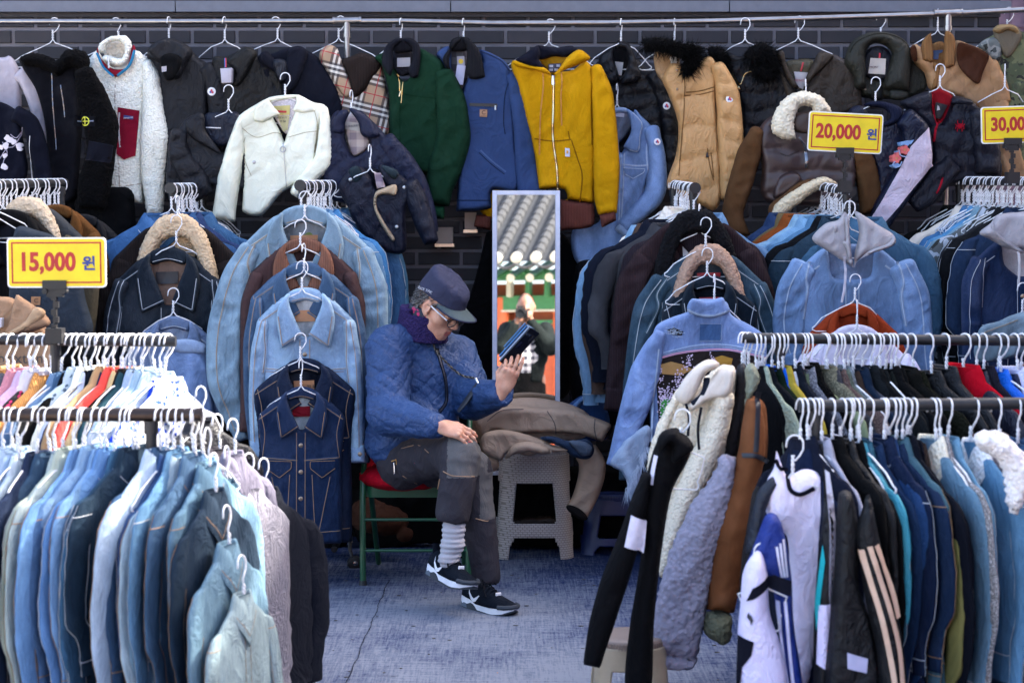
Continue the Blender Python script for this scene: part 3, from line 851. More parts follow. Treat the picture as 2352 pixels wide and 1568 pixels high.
def fur(g, part, pts, r, m, n=2600, ln=0.035, d=None, seed=1):
    """long pile collar: many tapering hairs round a soft core"""
    rg = np.random.RandomState(seed); q = [P(x, y, (d or g.d)) for x, y in g.z(pts)]
    mb = MB(); mb.tube(q, r, m, 8); k = mb.mi(m)
    Q = np.array([tuple(v) for v in q]); t = rg.rand(n) * (len(q) - 1); i = np.minimum(t.astype(int), len(q) - 2); f = (t - i)[:, None]
    c = Q[i] * (1 - f) + Q[i + 1] * f
    dr = rg.randn(n, 3); dr[:, 1] -= 0.5; dr /= np.linalg.norm(dr, axis=1)[:, None]
    c = c + dr * r * 0.8; L_ = ln * (0.5 + rg.rand(n)); dr = dr + np.array([0.15,-0.1,-0.35]); dr += rg.randn(n, 3) * 0.25
    tip = c + dr * L_[:, None]; sd_ = np.cross(dr, rg.randn(n, 3)); sd_ = sd_ / np.linalg.norm(sd_, axis=1)[:, None] * 0.0016
    for a, b_, s_ in zip(c, tip, sd_):
        b = mb.verts([a - s_, a + s_, b_]); mb.face((b, b + 1, b + 2), k)
    mb.build(part, g.mk(), sharp=0)
def badge(g, p, x, y, r=0.016):
    """round white felt badge with a small red and blue cockerel shape"""
    def ex(mb, pp): pass
    c = p.at(*g.z([(x, y)])[0], 0.002); mb = MB()
    disc(mb, c, r, mat('plain', (0.75,0.75,0.78)),0.003,20)
    for a, b_, col in ((0,0.25,(0.5,0.03,0.05)),(-0.25,-0.15,(0.04,0.06,0.3)),(0.25,-0.2,(0.5,0.03,0.05))):
        disc(mb, c + Vector((a * r, -0.0028, b_ * r)), r * 0.3, mat('plain', col),0.001,8)
    mb.lathe(c + Vector((0,-0.0025,0)), [(r * .78,0),(r * .78,0.001),(r * .7,0.001)], mat('plain', (0.1,0.1,0.25)),20, axis=(0,-1,0)) if False else None
    mb.build('badge', g.mk())
HY = 8.7
def wall_hanger(x, y, d, label, yaw=0.0, fr='f', tilt=0.0, drop=0.0, small=False):
    ox, oy, s = ZF[fr]; p = P(ox + x * s, oy + y * s, d); small = 'edge' if small and yaw > .35 else small; yaw = min(yaw, .15)
    return hanger(p + Vector((0,0,0.004 - drop)), label, yaw, 'white wire hangers of the stall', tilt, small)
LOW = scaled(DEF, 0.8)
BK = (0.006,0.006,0.008)
NV = (0.012,0.016,0.040)
ZIPM = mat('metal', (0.5,0.5,0.5), rough=0.4)
# 1 grey fleece at the far left
g = G('jacket', 'pale grey lilac wool jacket at the far left end of the wall rail', 'jacket', 8.66, '1')
m = mat('suede', (0.30,0.29,0.36))
g.pc('body', [(-260,420),(-100,380),(30,375),(65,365),(110,420),(140,520),(140,700),(150,900),(140,1200),(-260,1200)], m, T=.03)
p = g.limb('sleeve', [(120,470,45),(200,560,62),(250,700,58),(280,850,42),(308,1060,12)], m, -0.02)
g.end()
# 2 navy jacket with embroidered cotton flowers
g = G('jacket', 'navy jacket with white embroidered cotton flowers at the left edge', 'jacket', 8.50, '1')
m = mat('suede', (0.010,0.013,0.032))
p = g.pc('body', [(-300,700),(-80,640),(0,665),(60,690),(120,740),(150,900),(150,1190),(-300,1190)], m, T=.03)
p2 = g.limb('sleeve', [(90,740,50),(190,800,60),(240,930,62),(270,1080,60),(290,1200,60)], m, -.025)
g.strip('piping', p2, [(205,890),(200,980),(205,1060),(218,1180)], 0.003, mat('plain', (0.6,0.6,0.6)))
wf = mat('cloth', (0.62,0.60,0.70)); br = mat('plain', (0.25,0.23,0.3))
mb = MB()
for pts in ([(158,830),(140,900),(100,960),(60,970),(10,1040)], [(80,880),(120,905),(150,860)], [(30,930),(60,1000),(35,1060),(45,1110)]): g.line(mb, p, pts, 0.004, br)
for x, y, r in ((75,915,24),(50,955,20),(100,930,18),(135,955,22),(20,965,14),(45,1020,16),(40,1090,22),(140,975,16),(60,905,20)):
    a = x * 7 + y; poly = [(x + r * math.cos(q) * (1 + .25 * math.sin(3 * q + a)), y + r * math.sin(q) * (1 + .25 * math.sin(2 * q + a))) for q in [i * .628 for i in range(10)]]
    p.patch(g.z(poly), wf, 0.006, into=mb)
mb.build('embroidery', g.mk(), sharp=0); g.end()
# 3 black fleece hooded jacket with compass badge
g = G('jacket', 'black fleece hooded jacket with a round yellow compass badge on its sleeve', 'jacket', 8.60, '1')
m = mat('sherpa', BK); m2 = mat('suede', (0.012,0.013,0.022))
p = g.pc('body', [(130,380),(250,350),(330,400),(420,380),(500,420),(540,700),(520,1100),(500,1300),(330,1330),(310,1100),(300,850),(240,600),(150,450)], m2, T=.04)
g.strip('zip', p, [(350,480),(360,700),(380,980)], 0.005, mat('metal', (0.12,0.12,0.14)))
g.strip('zip', p, [(410,560),(425,660),(435,770)], 0.005, mat('metal', (0.12,0.12,0.14)))
g.pc('hood', [(130,380),(200,350),(300,360),(370,395),(420,340),(480,320),(570,350),(590,430),(560,490),(480,440),(380,500),(320,470),(240,440),(160,430)], m, -.05, T=.05, r=.05, res=.009, fuzz=.004)
p = g.limb('sleeve', [(540,450,50),(590,600,95),(660,820,115),(660,1000,95),(620,1200,110),(600,1370,90)], m, -.09, fuzz=.003, T=.05)
def ex(mb, pp):
    yl = mat('plain', (0.55,0.55,0.02)); gn = mat('plain', (0.03,0.12,0.05))
    c = [(572 + 28 * math.cos(a),797 + 28 * math.sin(a)) for a in [i * math.pi / 8 for i in range(16)]]
    g.line(mb, p, c, 0.0045, yl, 0.006, closed=True)
    g.line(mb, p, [(540,797),(604,797)], 0.004, yl, 0.0065, smooth=False); g.line(mb, p, [(572,768),(572,828)], 0.004, yl, 0.0065, smooth=False)
    g.line(mb, p, [(520,795),(545,797)], 0.006, mat('plain', (0.12,.14,.2)),0.006); g.line(mb, p, [(600,797),(630,795)], 0.006, mat('plain', (0.12,.14,.2)),0.006)
g.patch('sleeve_badge', p, [(505,755),(640,765),(638,832),(500,828)], mat('cloth', (0.008,0.009,0.016)),0.004, extra=ex)
g.patch('sleeve_pocket', p, [(597,925),(752,955),(735,1065),(575,1045)], mat('cloth', (0.010,0.012,0.028)),0.004, rim=mat('cloth', (0.03,.035,.06)))
g.end()
# 4 white sherpa with a red pocket
SH = mat('sherpa', (0.80,0.78,0.74), scale=1.3)
g = G('fleece_jacket', 'cream sherpa fleece with a red chest pocket and red and blue collar trim', 'jacket', 8.66, '1')
g.pc('lining', [(690,300),(740,265),(810,280),(830,350),(790,420),(720,410),(680,360)], mat('sherpa', (0.45,0.43,0.40)),-.02, T=.01, res=.008)
p = g.pc('body', [(640,330),(590,390),(595,600),(650,900),(715,1180),(705,1330,1),(800,1315),(940,1335,1),(945,1000),(965,700),(1000,430),(940,365),(880,330),(830,420),(750,440),(680,400)], SH, 0, T=.045, r=.05, fuzz=.003)
g.seam(p, [(770,500),(765,700),(785,1000),(800,1320)], mat('sherpa', (0.42,0.40,.36)),0.006)
g.seam(p, [(730,1205),(830,1215),(930,1200)], mat('sherpa', (0.42,0.40,.36)),0.006)
g.limb('sleeve', [(950,400,30),(985,500,58),(1000,700,72),(1010,880,98),(1005,1100,86),(1010,1300,66),(1010,1405,50)], SH, -.035, fuzz=.003, T=.045, r=.06)
g.limb('sleeve', [(620,420,20),(610,600,50),(650,800,60),(690,1000,50)], SH, .01)
g.pc('collar', [(640,330),(660,275),(740,236),(830,240),(862,300),(852,370),(825,425),(770,440),(715,425),(665,385),(700,360),(790,382),(815,340),(805,290),(750,272),(700,300),(680,350)], SH, -.06, T=.03, r=.025, res=.008, fuzz=.003)
p2 = g.pc('collar_trim', [(640,310),(655,375),(720,440),(770,455),(830,435),(868,295),(885,335),(855,430),(775,500),(745,500),(680,440),(632,350)], mat('cloth', (0.34,0.015,0.04)),-.065, T=.010, r=.01, res=.008)
g.strip('collar_piping', p2, [(634,348),(680,440),(745,500)], 0.010, mat('cloth', (0.04,0.25,0.50))); g.strip('collar_piping', p2, [(882,330),(850,425),(770,498)], 0.010, mat('cloth', (0.04,0.25,0.50)))
RED = mat('cloth', (0.30,0.012,0.04))
def ex(mb, pp):
    pp.patch(g.z([(825,757),(885,765),(882,785),(822,778)]), mat('plain', (0.03,0.06,0.25)),0.010, into=mb); g.text(mb, pp, 'patagonia', 853,773,0.011, mat('plain', (0.7,0.6,0.6)), rot=5, lift=.0115)
    g.line(mb, pp, [(795,740),(790,850),(800,965)], 0.008, mat('plain', (0.55,0.5,0.5)),0.008)
g.patch('chest_pocket', p, [(784,705),(922,727),(898,1020),(825,1045),(778,1010)], RED, 0.008, extra=ex)
mb = MB(); c = p.at(*g.z([(735,385)])[0], .05); mb.tube([c, c + Vector((0.004,-0.01,-.05))], .004, ZIPM, 6); mb.build('zip_pull', g.mk()); g.end()
# 5 black down jacket with badge
g = G('jacket', 'black padded jacket with snap hood between the cream sherpa and the dark hooded coats', 'jacket', 8.66, '1')
m = mat('nylon', (0.010,0.012,0.022), rough=.6)
p = g.pc('body', [(960,360),(1050,300),(1140,260),(1240,320),(1300,380),(1370,440),(1360,800),(1300,1150),(1290,1300),(1080,1280),(1080,900),(1040,600),(990,420)], m, T=.045)
g.pc('hood', [(960,340),(1010,280),(1110,250),(1230,300),(1260,350),(1220,420),(1180,500),(1130,520),(1090,430),(1020,400)], m, -.055, T=.04)
g.pc('lining', [(1050,380),(1130,350),(1190,400),(1130,520),(1080,520)], mat('cloth', (0.006,.007,.01)),-.10, T=.01, r=.02, res=.009)
g.patch('label_tag', p, [(1086,450),(1118,446),(1118,480),(1088,484)], mat('plain', (0.35,.34,.38)),.075)
for x, y in ((983,353),(1131,327),(1130,505)): g.button(p, [(x, y)], 0.007, mat('metal', (0.75,0.75,0.75)))
p = g.limb('sleeve', [(1330,430,50),(1400,560,70),(1430,760,70),(1400,1000,70),(1380,1200,70)], m, -.03)
badge(g, p, 1390,602,.0185); g.end()
# 6 black jacket with label
g = G('jacket', 'black parka with a pale label and a red and blue loop inside its collar', 'jacket', 8.66, '1')
m = mat('nylon', (0.013,0.013,0.014), rough=.6)
p = g.pc('body', [(1390,380),(1480,370),(1600,320),(1680,370),(1780,460),(1830,600),(1830,1000),(1400,1000),(1380,600)], m, T=.05)
p2 = g.pc('collar', [(1560,330),(1610,305),(1680,340),(1660,400),(1620,480),(1560,560),(1520,560),(1540,470),(1480,400)], m, -.06, T=.03)
g.patch('label_tag', p, [(1465,462),(1540,458),(1535,552),(1475,555)], mat('plain', (0.40,.38,.44)),.07)
g.strip('hanging_loop', p, [(1500,395),(1503,455)], 0.006, mat('plain', (0.4,.02,.03)),.072)
g.strip('hanging_loop', p, [(1494,395),(1497,455)], 0.004, mat('plain', (0.02,.1,.4)),.072)
g.limb('sleeve', [(1720,430,60),(1790,560,66),(1800,760,66),(1790,950,60)], m, -.03); g.end()
# 7 navy hooded
g = G('jacket', 'navy soft hooded coat half hidden behind the cream zip jacket', 'jacket', 8.66, '1')
m = mat('cloth', (0.014,0.017,0.036))
p = g.pc('body', [(1680,370),(1780,350),(1880,310),(1990,320),(2100,400),(2200,560),(2250,720),(2200,1000),(1800,1000),(1760,620),(1700,460)], m, T=.05)
g.pc('hood', [(1690,370),(1740,330),(1800,390),(1870,400),(1880,330),(1950,300),(2010,340),(1990,440),(1940,560),(1880,620),(1850,560),(1800,480),(1720,430)], m, -.06, T=.035)
g.pc('lining', [(1780,400),(1870,400),(1870,520),(1830,540)], mat('nylon', (.012,.018,.04)),-.09, T=.01, res=.009, r=.015)
g.end()
# 8 dark padded coat in the lower row
g = G('jacket', 'dark navy padded coat with a blue lining, left of the cream zip jacket', 'jacket', 8.52, '1')
m = mat('nylon', (0.013,0.015,0.026), rough=.6)
g.pc('lining', [(1340,750),(1450,735),(1560,740),(1545,880),(1450,960),(1340,900)], mat('nylon', (0.014,.022,.06)),.0, T=.01)
p = g.pc('body', [(1210,780),(1300,745),(1335,800),(1350,900),(1450,1000),(1530,900),(1600,760),(1650,1100),(1600,1250),(1430,1230),(1300,1200),(1100,1230),(1100,1000),(1150,880)], m, T=.05, puff=(.12,0,.018))
g.pc('collar', [(1240,770),(1310,735),(1340,780),(1340,850),(1420,960),(1450,1010),(1380,980),(1250,900),(1210,830)], m, -.06, T=.02)
g.limb('sleeve', [(1180,850,50),(1170,1000,75),(1270,1170,90),(1340,1290,65)], m, -.05, puff=(.09,30,.02))
g.strip('trim', g.ps[0][1], [(1348,835),(1446,838)], 0.005, mat('plain', (.6,.6,.65))); g.end()
# 9 cream zip jacket
CR = mat('cloth', (0.84,0.77,0.68)); CRs = mat('cloth', (0.36,0.34,.24))
g = G('jacket', 'cream zip jacket with pointed collar and ring zip pull', 'jacket', 8.50, '1')
pl = g.pc('lining', [(1755,660),(1850,640),(1945,640),(1940,760),(1880,880),(1800,780)], mat('tweed', (0.55,0.53,0.6),(0.4,0.38,.45)),.0, T=.006, r=.02)
p = g.pc('body', [(1755,650),(1660,690),(1570,750),(1545,800),(1590,1000),(1590,1200),(1580,1380,1),(1640,1410),(1720,1400),(1840,1260),(1960,1200,1),(2060,1180),(2070,1000),(2090,850),(2130,700),(2050,670),(1945,630),(1930,720),(1880,860),(1858,930,1),(1830,860),(1780,760)], CR, -.01, T=.04, folds=scaled(CALM, 1.3) + [(0.007,15,9,5,1)])
for pts in ([(1858,935),(1868,1080),(1878,1230)], [(1610,900),(1590,1000),(1650,1150)], [(1590,840),(1680,900),(1800,870),(1850,880)], [(1890,900),(2000,870),(2080,860)]): g.seam(p, pts, CRs, .003)
g.seam(p, [(2050,690),(2080,820),(2060,1000)], CRs, .003)
g.limb('sleeve', [(1570,780,20),(1545,950,60),(1500,1150,75),(1470,1350,75),(1460,1440,78)], CR, -.03, T=.035)
g.limb('sleeve', [(2110,700,25),(2125,850,45),(2110,1050,62),(2050,1120,60),(1960,1220,50),(1920,1280,30)], CR, -.04, T=.035)
pcl = g.pc('collar', [(1755,640),(1700,670),(1665,700),(1655,790,1),(1720,800),(1830,745,1),(1790,700),(1760,660)], CR, -.055, T=.014, r=.012, res=.008, folds=FLAT)
g.pc('collar', [(1940,620),(2010,650),(2055,690),(2060,728,1),(1990,740),(1910,725,1),(1935,670)], CR, -.055, T=.014, r=.012, res=.008, folds=FLAT)
g.pc('collar', [(1750,640),(1850,622),(1945,620),(1945,640),(1850,652),(1755,668)], CR, -.012, T=.010, r=.008, res=.008, folds=FLAT)
def ex(mb, pp): pp.patch(g.z([(1795,722),(1875,726),(1874,740),(1795,736)]), mat('plain', (.5,.02,.02)),.006, into=mb)
g.patch('label_tag', pl, [(1788,695),(1897,690),(1895,752),(1810,755)], mat('cloth', (0.5,.45,.2)),.004, extra=ex)
g.patch('label_tag', pl, [(1815,760),(1893,758),(1880,850),(1850,860)], mat('cloth', (0.42,.40,.26)),.004, extra=lambda mb, pp: (g.text(mb, pp, 'MADE IN ITALY', 1852,772,.010, mat('plain', (.05,.05,.05)), lift=.0055), g.text(mb, pp, 'M 50', 1850,795,.013, mat('plain', (.05,.05,.05)), lift=.0055)))
q = p.at(*g.z([(1856,940)])[0]); mb = MB(); ring = [q + Vector((0.012 * math.sin(a),-0.008,-0.026 - 0.012 * math.cos(a))) for a in [i * math.pi / 8 for i in range(17)]]
mb.tube([q, q + Vector((0,-.006,-.014))], .003, ZIPM, 6); mb.tube(ring, .0022, ZIPM, 6); mb.build('zip_pull', g.mk()); g.strip('zip', p, [(1858,930),(1868,1080),(1878,1225)], .003, ZIPM, .003)
g.button(p, [(1669,1062)], .008, ZIPM); g.end()
# 10 tan check coat
g = G('coat', 'tan check wool coat with a brown corduroy collar', 'coat', 8.66, '2')
CK = mat('check', (0.36,0.24,0.15))
p = g.pc('body', [(0,340),(60,295),(120,330),(180,600),(260,600),(300,480),(390,400),(420,500),(455,700),(455,880),(300,900),(150,800),(60,560),(0,420)], CK, T=.03)
g.pc('collar', [(75,300),(120,350),(175,480),(215,590),(180,640),(130,600),(70,500),(10,400),(0,340)], CK, -.035, T=.02)
g.pc('collar', [(140,400),(200,370),(280,345),(395,400),(380,470),(340,520),(290,600),(215,640),(180,500)], mat('cord', (0.035,0.02,0.017)),-.03, T=.02)
g.end()
# 11 navy quilted jacket
g = G('jacket', 'navy quilted jacket with a cream label and check lining', 'jacket', 8.50, '2')
QN = mat('nylon', (0.014,0.022,0.085), rough=.6)
pl = g.pc('lining', [(165,790),(210,740),(270,790),(330,930),(290,990),(215,1020),(170,900)], mat('plaid', (0.5,0.42,0.38),(0.25,.2,.22)),0, T=.005, r=.02)
p = g.pc('body', [(120,720),(60,790),(20,1000),(20,1180),(60,1300),(400,1350),(560,1200),(520,1000),(400,850),(310,760),(260,720),(270,800),(330,930),(290,990),(215,1020),(170,920),(150,820)], QN, -.01, T=.04, puff=(.055,45,.007,.055))
g.pc('collar', [(170,715),(120,730),(75,800),(80,870,1),(150,870),(165,800),(190,740)], QN, -.055, T=.015)
g.pc('collar', [(190,710),(260,725),(330,780),(400,890,1),(330,905),(270,880),(250,800)], QN, -.055, T=.015)
g.patch('label_tag', pl, [(170,795),(265,805),(258,860),(165,845)], mat('plain', (0.45,.42,.38)),.005, extra=lambda mb, pp: g.text(mb, pp, 'BURBERRY', 213,826,.014, mat('plain', (.05,.05,.08)), rot=5, lift=.0065))
g.limb('sleeve', [(420,900,50),(520,1040,80),(620,1200,80),(680,1400,80),(720,1530,55)], QN, -.03, puff=(.055,20,.007,.055)); g.end()
# 12 small navy quilted jacket with grey shoulders
g = G('jacket', 'small dark navy quilted jacket with grey shoulder patches and a beige placket', 'jacket', 8.40, '2')
m = mat('nylon', (0.012,0.017,0.055), rough=.55)
g.pc('lining', [(280,1110),(360,1100),(420,1150),(420,1240),(360,1240),(300,1200)], mat('cloth', (.01,.012,.03)),0, T=.006, r=.02)
p = g.pc('body', [(270,1090),(190,1110),(120,1230),(180,1350),(220,1450),(300,1560),(420,1640),(560,1640),(560,1400),(600,1250),(560,1170),(450,1100),(380,1080),(420,1200),(490,1250),(380,1240),(350,1180),(300,1120)], m, -.01, T=.04, puff=(.055,45,.006,.055))
g.pc('shoulder_patch', [(190,1105),(250,1085),(280,1150),(240,1200),(200,1170)], mat('suede', (0.03,0.05,0.07)),-.05, T=.008, r=.01)
g.pc('shoulder_patch', [(400,1080),(470,1095),(515,1130),(490,1170),(440,1140)], mat('suede', (0.03,0.05,0.07)),-.05, T=.008, r=.01)
g.pc('placket', [(360,1260),(400,1235),(495,1205),(495,1275),(440,1270),(380,1280),(370,1350),(420,1450),(490,1560),(475,1580),(400,1470),(350,1350)], mat('cloth', (0.38,.30,.22)),-.06, T=.008, r=.01, res=.008)
g.button(p, [(205,1175),(555,1225),(505,1482),(475,1255)], .008, ZIPM)
g.patch('check_facing', p, [(360,1130),(400,1130),(430,1220),(375,1235)], mat('plaid', (0.5,.4,.4),(.2,.15,.2)),.01)
g.limb('sleeve', [(590,1180,40),(630,1300,70),(680,1450,66),(730,1590,48)], m, -.04, puff=(.055,20,.006,.055)); g.end()
# 13 green jacket
g = G('jacket', 'forest green canvas jacket with a black corduroy collar', 'jacket', 8.66, '2')
GR = mat('canvas', (0.012,0.060,0.032)); GRd = mat('cloth', (0.006,.05,.022))
pl = g.pc('lining', [(480,340),(540,320),(600,340),(600,460),(540,500),(480,460)], mat('tweed', (.05,.05,.07),(.02,.02,.03)),-.01, T=.005, r=.02)
p = g.pc('body', [(410,350),(350,385),(400,430),(450,620),(455,900),(520,1000),(700,1150),(850,1100),(860,700),(830,500),(800,400),(720,350),(650,320),(640,420),(560,530),(500,480),(460,420)], GR, -.02, T=.05, folds=scaled(DEF, 1.2))
g.seam(p, [(535,600),(525,800),(530,980)], GRd, .006); g.seam(p, [(540,615),(640,635),(760,650)], GRd, .005); g.seam(p, [(800,420),(770,560),(760,720)], GRd, .005)
s_ = g.limb('sleeve', [(800,460,50),(850,650,100),(870,900,118),(820,1080,115),(780,1230,90),(770,1345,75)], GR, -.06, T=.05, folds=scaled(SLEEVE, 1.2))
g.pc('cuff', [(705,1340,1),(815,1345,1),(810,1435,1),(705,1418,1)], mat('cord', (0.01,.085,.04)),-.07, T=.03, folds=FLAT)
for o in ([(410,350),(440,290),(500,255),(540,265),(480,330),(480,440),(460,500,1),(430,470),(405,420)], [(540,262),(600,255),(650,300),(655,400),(640,500),(600,515,1),(575,460),(600,400),(600,320)], [(480,262),(540,248),(610,258),(620,330),(540,345),(480,340)]):
    g.pc('collar', o, mat('cord', (0.012,.014,.03)),-.075 if o[0][0] != 480 else -.03, T=.02, r=.015, res=.008, folds=FLAT)
g.patch('label_tag', pl, [(505,382),(590,378),(590,436),(505,440)], mat('plain', (.45,.44,.48)),.004)
g.strip('zip', p, [(492,455),(520,520),(525,600)], .005, mat('metal', (.6,.4,.15)),.003); g.strip('zip', p, [(545,540),(540,600),(535,680)], .004, mat('metal', (.6,.4,.15)),.003)
mb = MB(); q = p.at(*g.z([(530,600)])[0]); mb.tube([q, q + Vector((-.006,-.012,-.026))], .0035, mat('metal', (.6,.5,.3)),6); mb.build('zip_pull', g.mk()); g.end()
# 14 blue work jacket
g = G('jacket', 'faded blue canvas work jacket with a black collar and a leather patch', 'jacket', 8.66, '2')
BL = mat('canvas', (0.045,0.085,0.235)); BLd = mat('cloth', (0.02,.04,.12)); BLl = mat('cloth', (0.08,.13,.3))
pl = g.pc('lining', [(845,330),(900,300),(960,330),(965,500),(900,640),(850,500)], mat('plaid', (.09,.09,.10),(.02,.02,.03), ),-.01, T=.005, r=.02)
p = g.pc('body', [(850,310),(760,350),(790,400),(840,500),(900,660),(930,900),(900,1200),(890,1380,1),(1050,1375),(1120,1360,1),(1130,1240),(1300,1240),(1280,900),(1260,560),(1240,450),(1180,380),(1040,325),(1060,420),(960,520),(900,680),(860,520)], BL, -.02, T=.05, folds=scaled(CALM, 1.3))
for pts in ([(1050,340),(1180,400),(1240,470)], [(1250,500),(1210,620),(1200,800),(1210,880)], [(965,530),(915,640),(910,900),(900,1300)], [(900,1310),(1110,1310)]): g.seam(p, pts, BLd, .005)
g.seam(p, [(1050,985),(1130,1060),(1215,1125)], BLl, .007); g.seam(p, [(1040,1000),(1120,1075),(1205,1140)], BLd, .004)
s_ = g.limb('sleeve', [(1240,480,30),(1290,600,70),(1330,850,72),(1345,1050,80),(1380,1300,90)], BL, -.05, T=.04)
for o in ([(850,310),(865,265),(930,245),(890,300),(860,330),(845,400),(850,470),(800,390)], [(930,245),(990,270),(1040,330),(1060,400),(1080,505,1),(1020,520),(975,515,1),(955,450),(960,330)], [(860,262),(925,240),(985,262),(965,330),(850,330)]):
    g.pc('collar', o, mat('cord', (0.010,.011,.02)),-.075 if o[0] != (860,262) else -.03, T=.02, r=.015, res=.008, folds=FLAT)
g.patch('chest_zip', p, [(980,678),(1160,683),(1158,704),(978,697)], mat('plain', (.01,.01,.012)),.003)
mb = MB(); q = p.at(*g.z([(1147,695)])[0], .004); mb.tube([q, q + Vector((0,-.003,-.02))], .004, ZIPM, 6); mb.build('zip_pull', g.mk())
g.patch('leather_patch', p, [(1045,720),(1093,722),(1092,768),(1044,766)], mat('leather', (.36,.19,.10)),.003, rim=mat('leather', (.2,.1,.05)), extra=lambda mb, pp: (g.text(mb, pp, 'C', 1070,741,.026, mat('plain', (.08,.04,.02)), lift=.0045, bold=.0006), g.text(mb, pp, 'carhartt', 1069,760,.008, mat('plain', (.08,.04,.02)), lift=.0045)))
g.patch('label_tag', pl, [(895,372),(943,370),(947,435),(898,438)], mat('plain', (.3,.3,.36)),.012)
g.patch('wash_label', pl, [(897,430),(952,435),(935,558),(880,552)], mat('plain', (.45,.46,.62)),.03)
mb = MB(); disc(mb, pl.at(*g.z([(921,405)])[0], .014),.011, mat('plain', (.6,.42,.02)),.001); mb.build('label_emblem', g.mk()); g.end()
# 15 mustard hooded jacket
g = G('jacket', 'mustard yellow hooded work jacket with brown ribbed cuffs and hem', 'jacket', 8.60, '2')
MU = mat('canvas', (0.44,0.235,0.006)); MUd = mat('cloth', (0.25,.12,.004)); BRW = mat('cord', (0.17,.055,.045))
pl = g.pc('lining', [(1430,370),(1530,350),(1630,380),(1560,480),(1510,490),(1450,420)], mat('canvas', (.28,.15,.01)),-.01, T=.006, r=.02)
p = g.pc('body', [(1260,400),(1250,440),(1290,550),(1340,750),(1400,1000),(1430,1240,1),(1600,1240),(1610,1390),(1600,1300,1),(1790,1330,1),(1800,1000),(1790,700),(1790,500),(1740,400),(1650,460),(1560,470),(1520,495),(1450,460),(1350,430)], MU, -.02, T=.05, folds=scaled(CALM, 1.4) + [(.006,30,11,5,1)])
for pts in ([(1400,910),(1520,925),(1640,915)], [(1640,920),(1680,1040),(1710,1150),(1695,1320)], [(1780,480),(1770,700),(1775,950)], [(1620,860),(1630,920)], [(1780,490),(1870,500)]): g.seam(p, pts, MUd, .006)
g.strip('zip', p, [(1525,500),(1522,700),(1520,900),(1545,1100),(1552,1245)], .010, mat('plain', (.2,.11,.02)),.003); g.strip('zip', p, [(1525,500),(1522,700),(1520,900),(1545,1100),(1552,1245)], .004, mat('metal', (.7,.55,.3)),.0065)
mb = MB(); q = p.at(*g.z([(1523,500)])[0], .01); mb.tube([q, q + Vector((0,-.004,-.04))], [.007,.008], mat('metal', (.8,.8,.8)),6); mb.build('zip_pull', g.mk())
g.limb('sleeve', [(1800,430,30),(1840,600,70),(1860,850,82),(1870,1100,88),(1870,1300,78),(1880,1400,60)], MU, -.06, T=.05)
g.pc('cuff', [(1825,1400,1),(1930,1370,1),(1935,1440,1),(1840,1490,1)], BRW, -.07, T=.03, folds=FLAT)
g.pc('hem_rib', [(1560,1300,1),(1790,1325,1),(1795,1440),(1770,1485),(1600,1505),(1540,1500),(1545,1380)], BRW, -.03, T=.03, folds=scaled(DEF, .6))
g.limb('sleeve', [(1330,700,60),(1250,1000,80),(1120,1350,60),(1070,1405,45)], MU, .10, T=.03)
g.pc('cuff', [(1020,1405,1),(1120,1400,1),(1115,1505,1),(1003,1480,1)], BRW, .09, T=.02, folds=FLAT)
hd = g.pc('hood', [(1255,400),(1280,395),(1380,430),(1460,440),(1510,490),(1400,460),(1290,440),(1255,415)], MU, -.075, T=.02, r=.015, res=.008)
hd = g.pc('hood', [(1620,370),(1690,325),(1740,350),(1765,385),(1700,420),(1620,450),(1550,480),(1525,490),(1560,450)], MU, -.08, T=.035, r=.03)
g.pc('hood_lining', [(1275,395),(1340,350),(1420,300),(1440,360),(1430,400),(1480,450),(1400,445),(1320,420)], mat('cloth', (.012,.014,.035)),-.07, T=.02)
g.pc('hood_lining', [(1410,300),(1530,312),(1640,300),(1680,330),(1610,375),(1530,370),(1430,390)], mat('cloth', (.010,.012,.03)),-.03, T=.015)
g.patch('label_tag', pl, [(1492,422),(1574,418),(1574,470),(1492,476)], mat('plain', (.01,.015,.05)),.012, extra=lambda mb, pp: [pp.patch(g.z([(x, y),(x + 24, y),(x + 24, y + 16),(x, y + 16)]), mat('plain', (.3,.32,.4)),.0135, into=mb) for x, y in ((1498,428),(1544,426),(1498,452),(1530,452))])
for x0, x1, y0, y1 in ((1455,1432,480,1015),(1575,1577,455,825)):
    g.strip('drawstring', p, [(x0, y0),(x0 + 2, y0 + 100),((x0 + x1) / 2 - 4,(y0 + y1) / 2),(x1, y1)], .006, mat('cloth', (.42,.2,.06)),.012 if x0 < 1500 else .014)
g.patch('woven_label', p, [(1598,970),(1628,974),(1630,1028),(1600,1026)], mat('plain', (.5,.52,.6)),.004, extra=lambda mb, pp: pp.patch(g.z([(1608,984),(1622,990),(1616,1008),(1606,1004)]), mat('plain', (.55,.25,.05)),.0055, into=mb)); g.end()
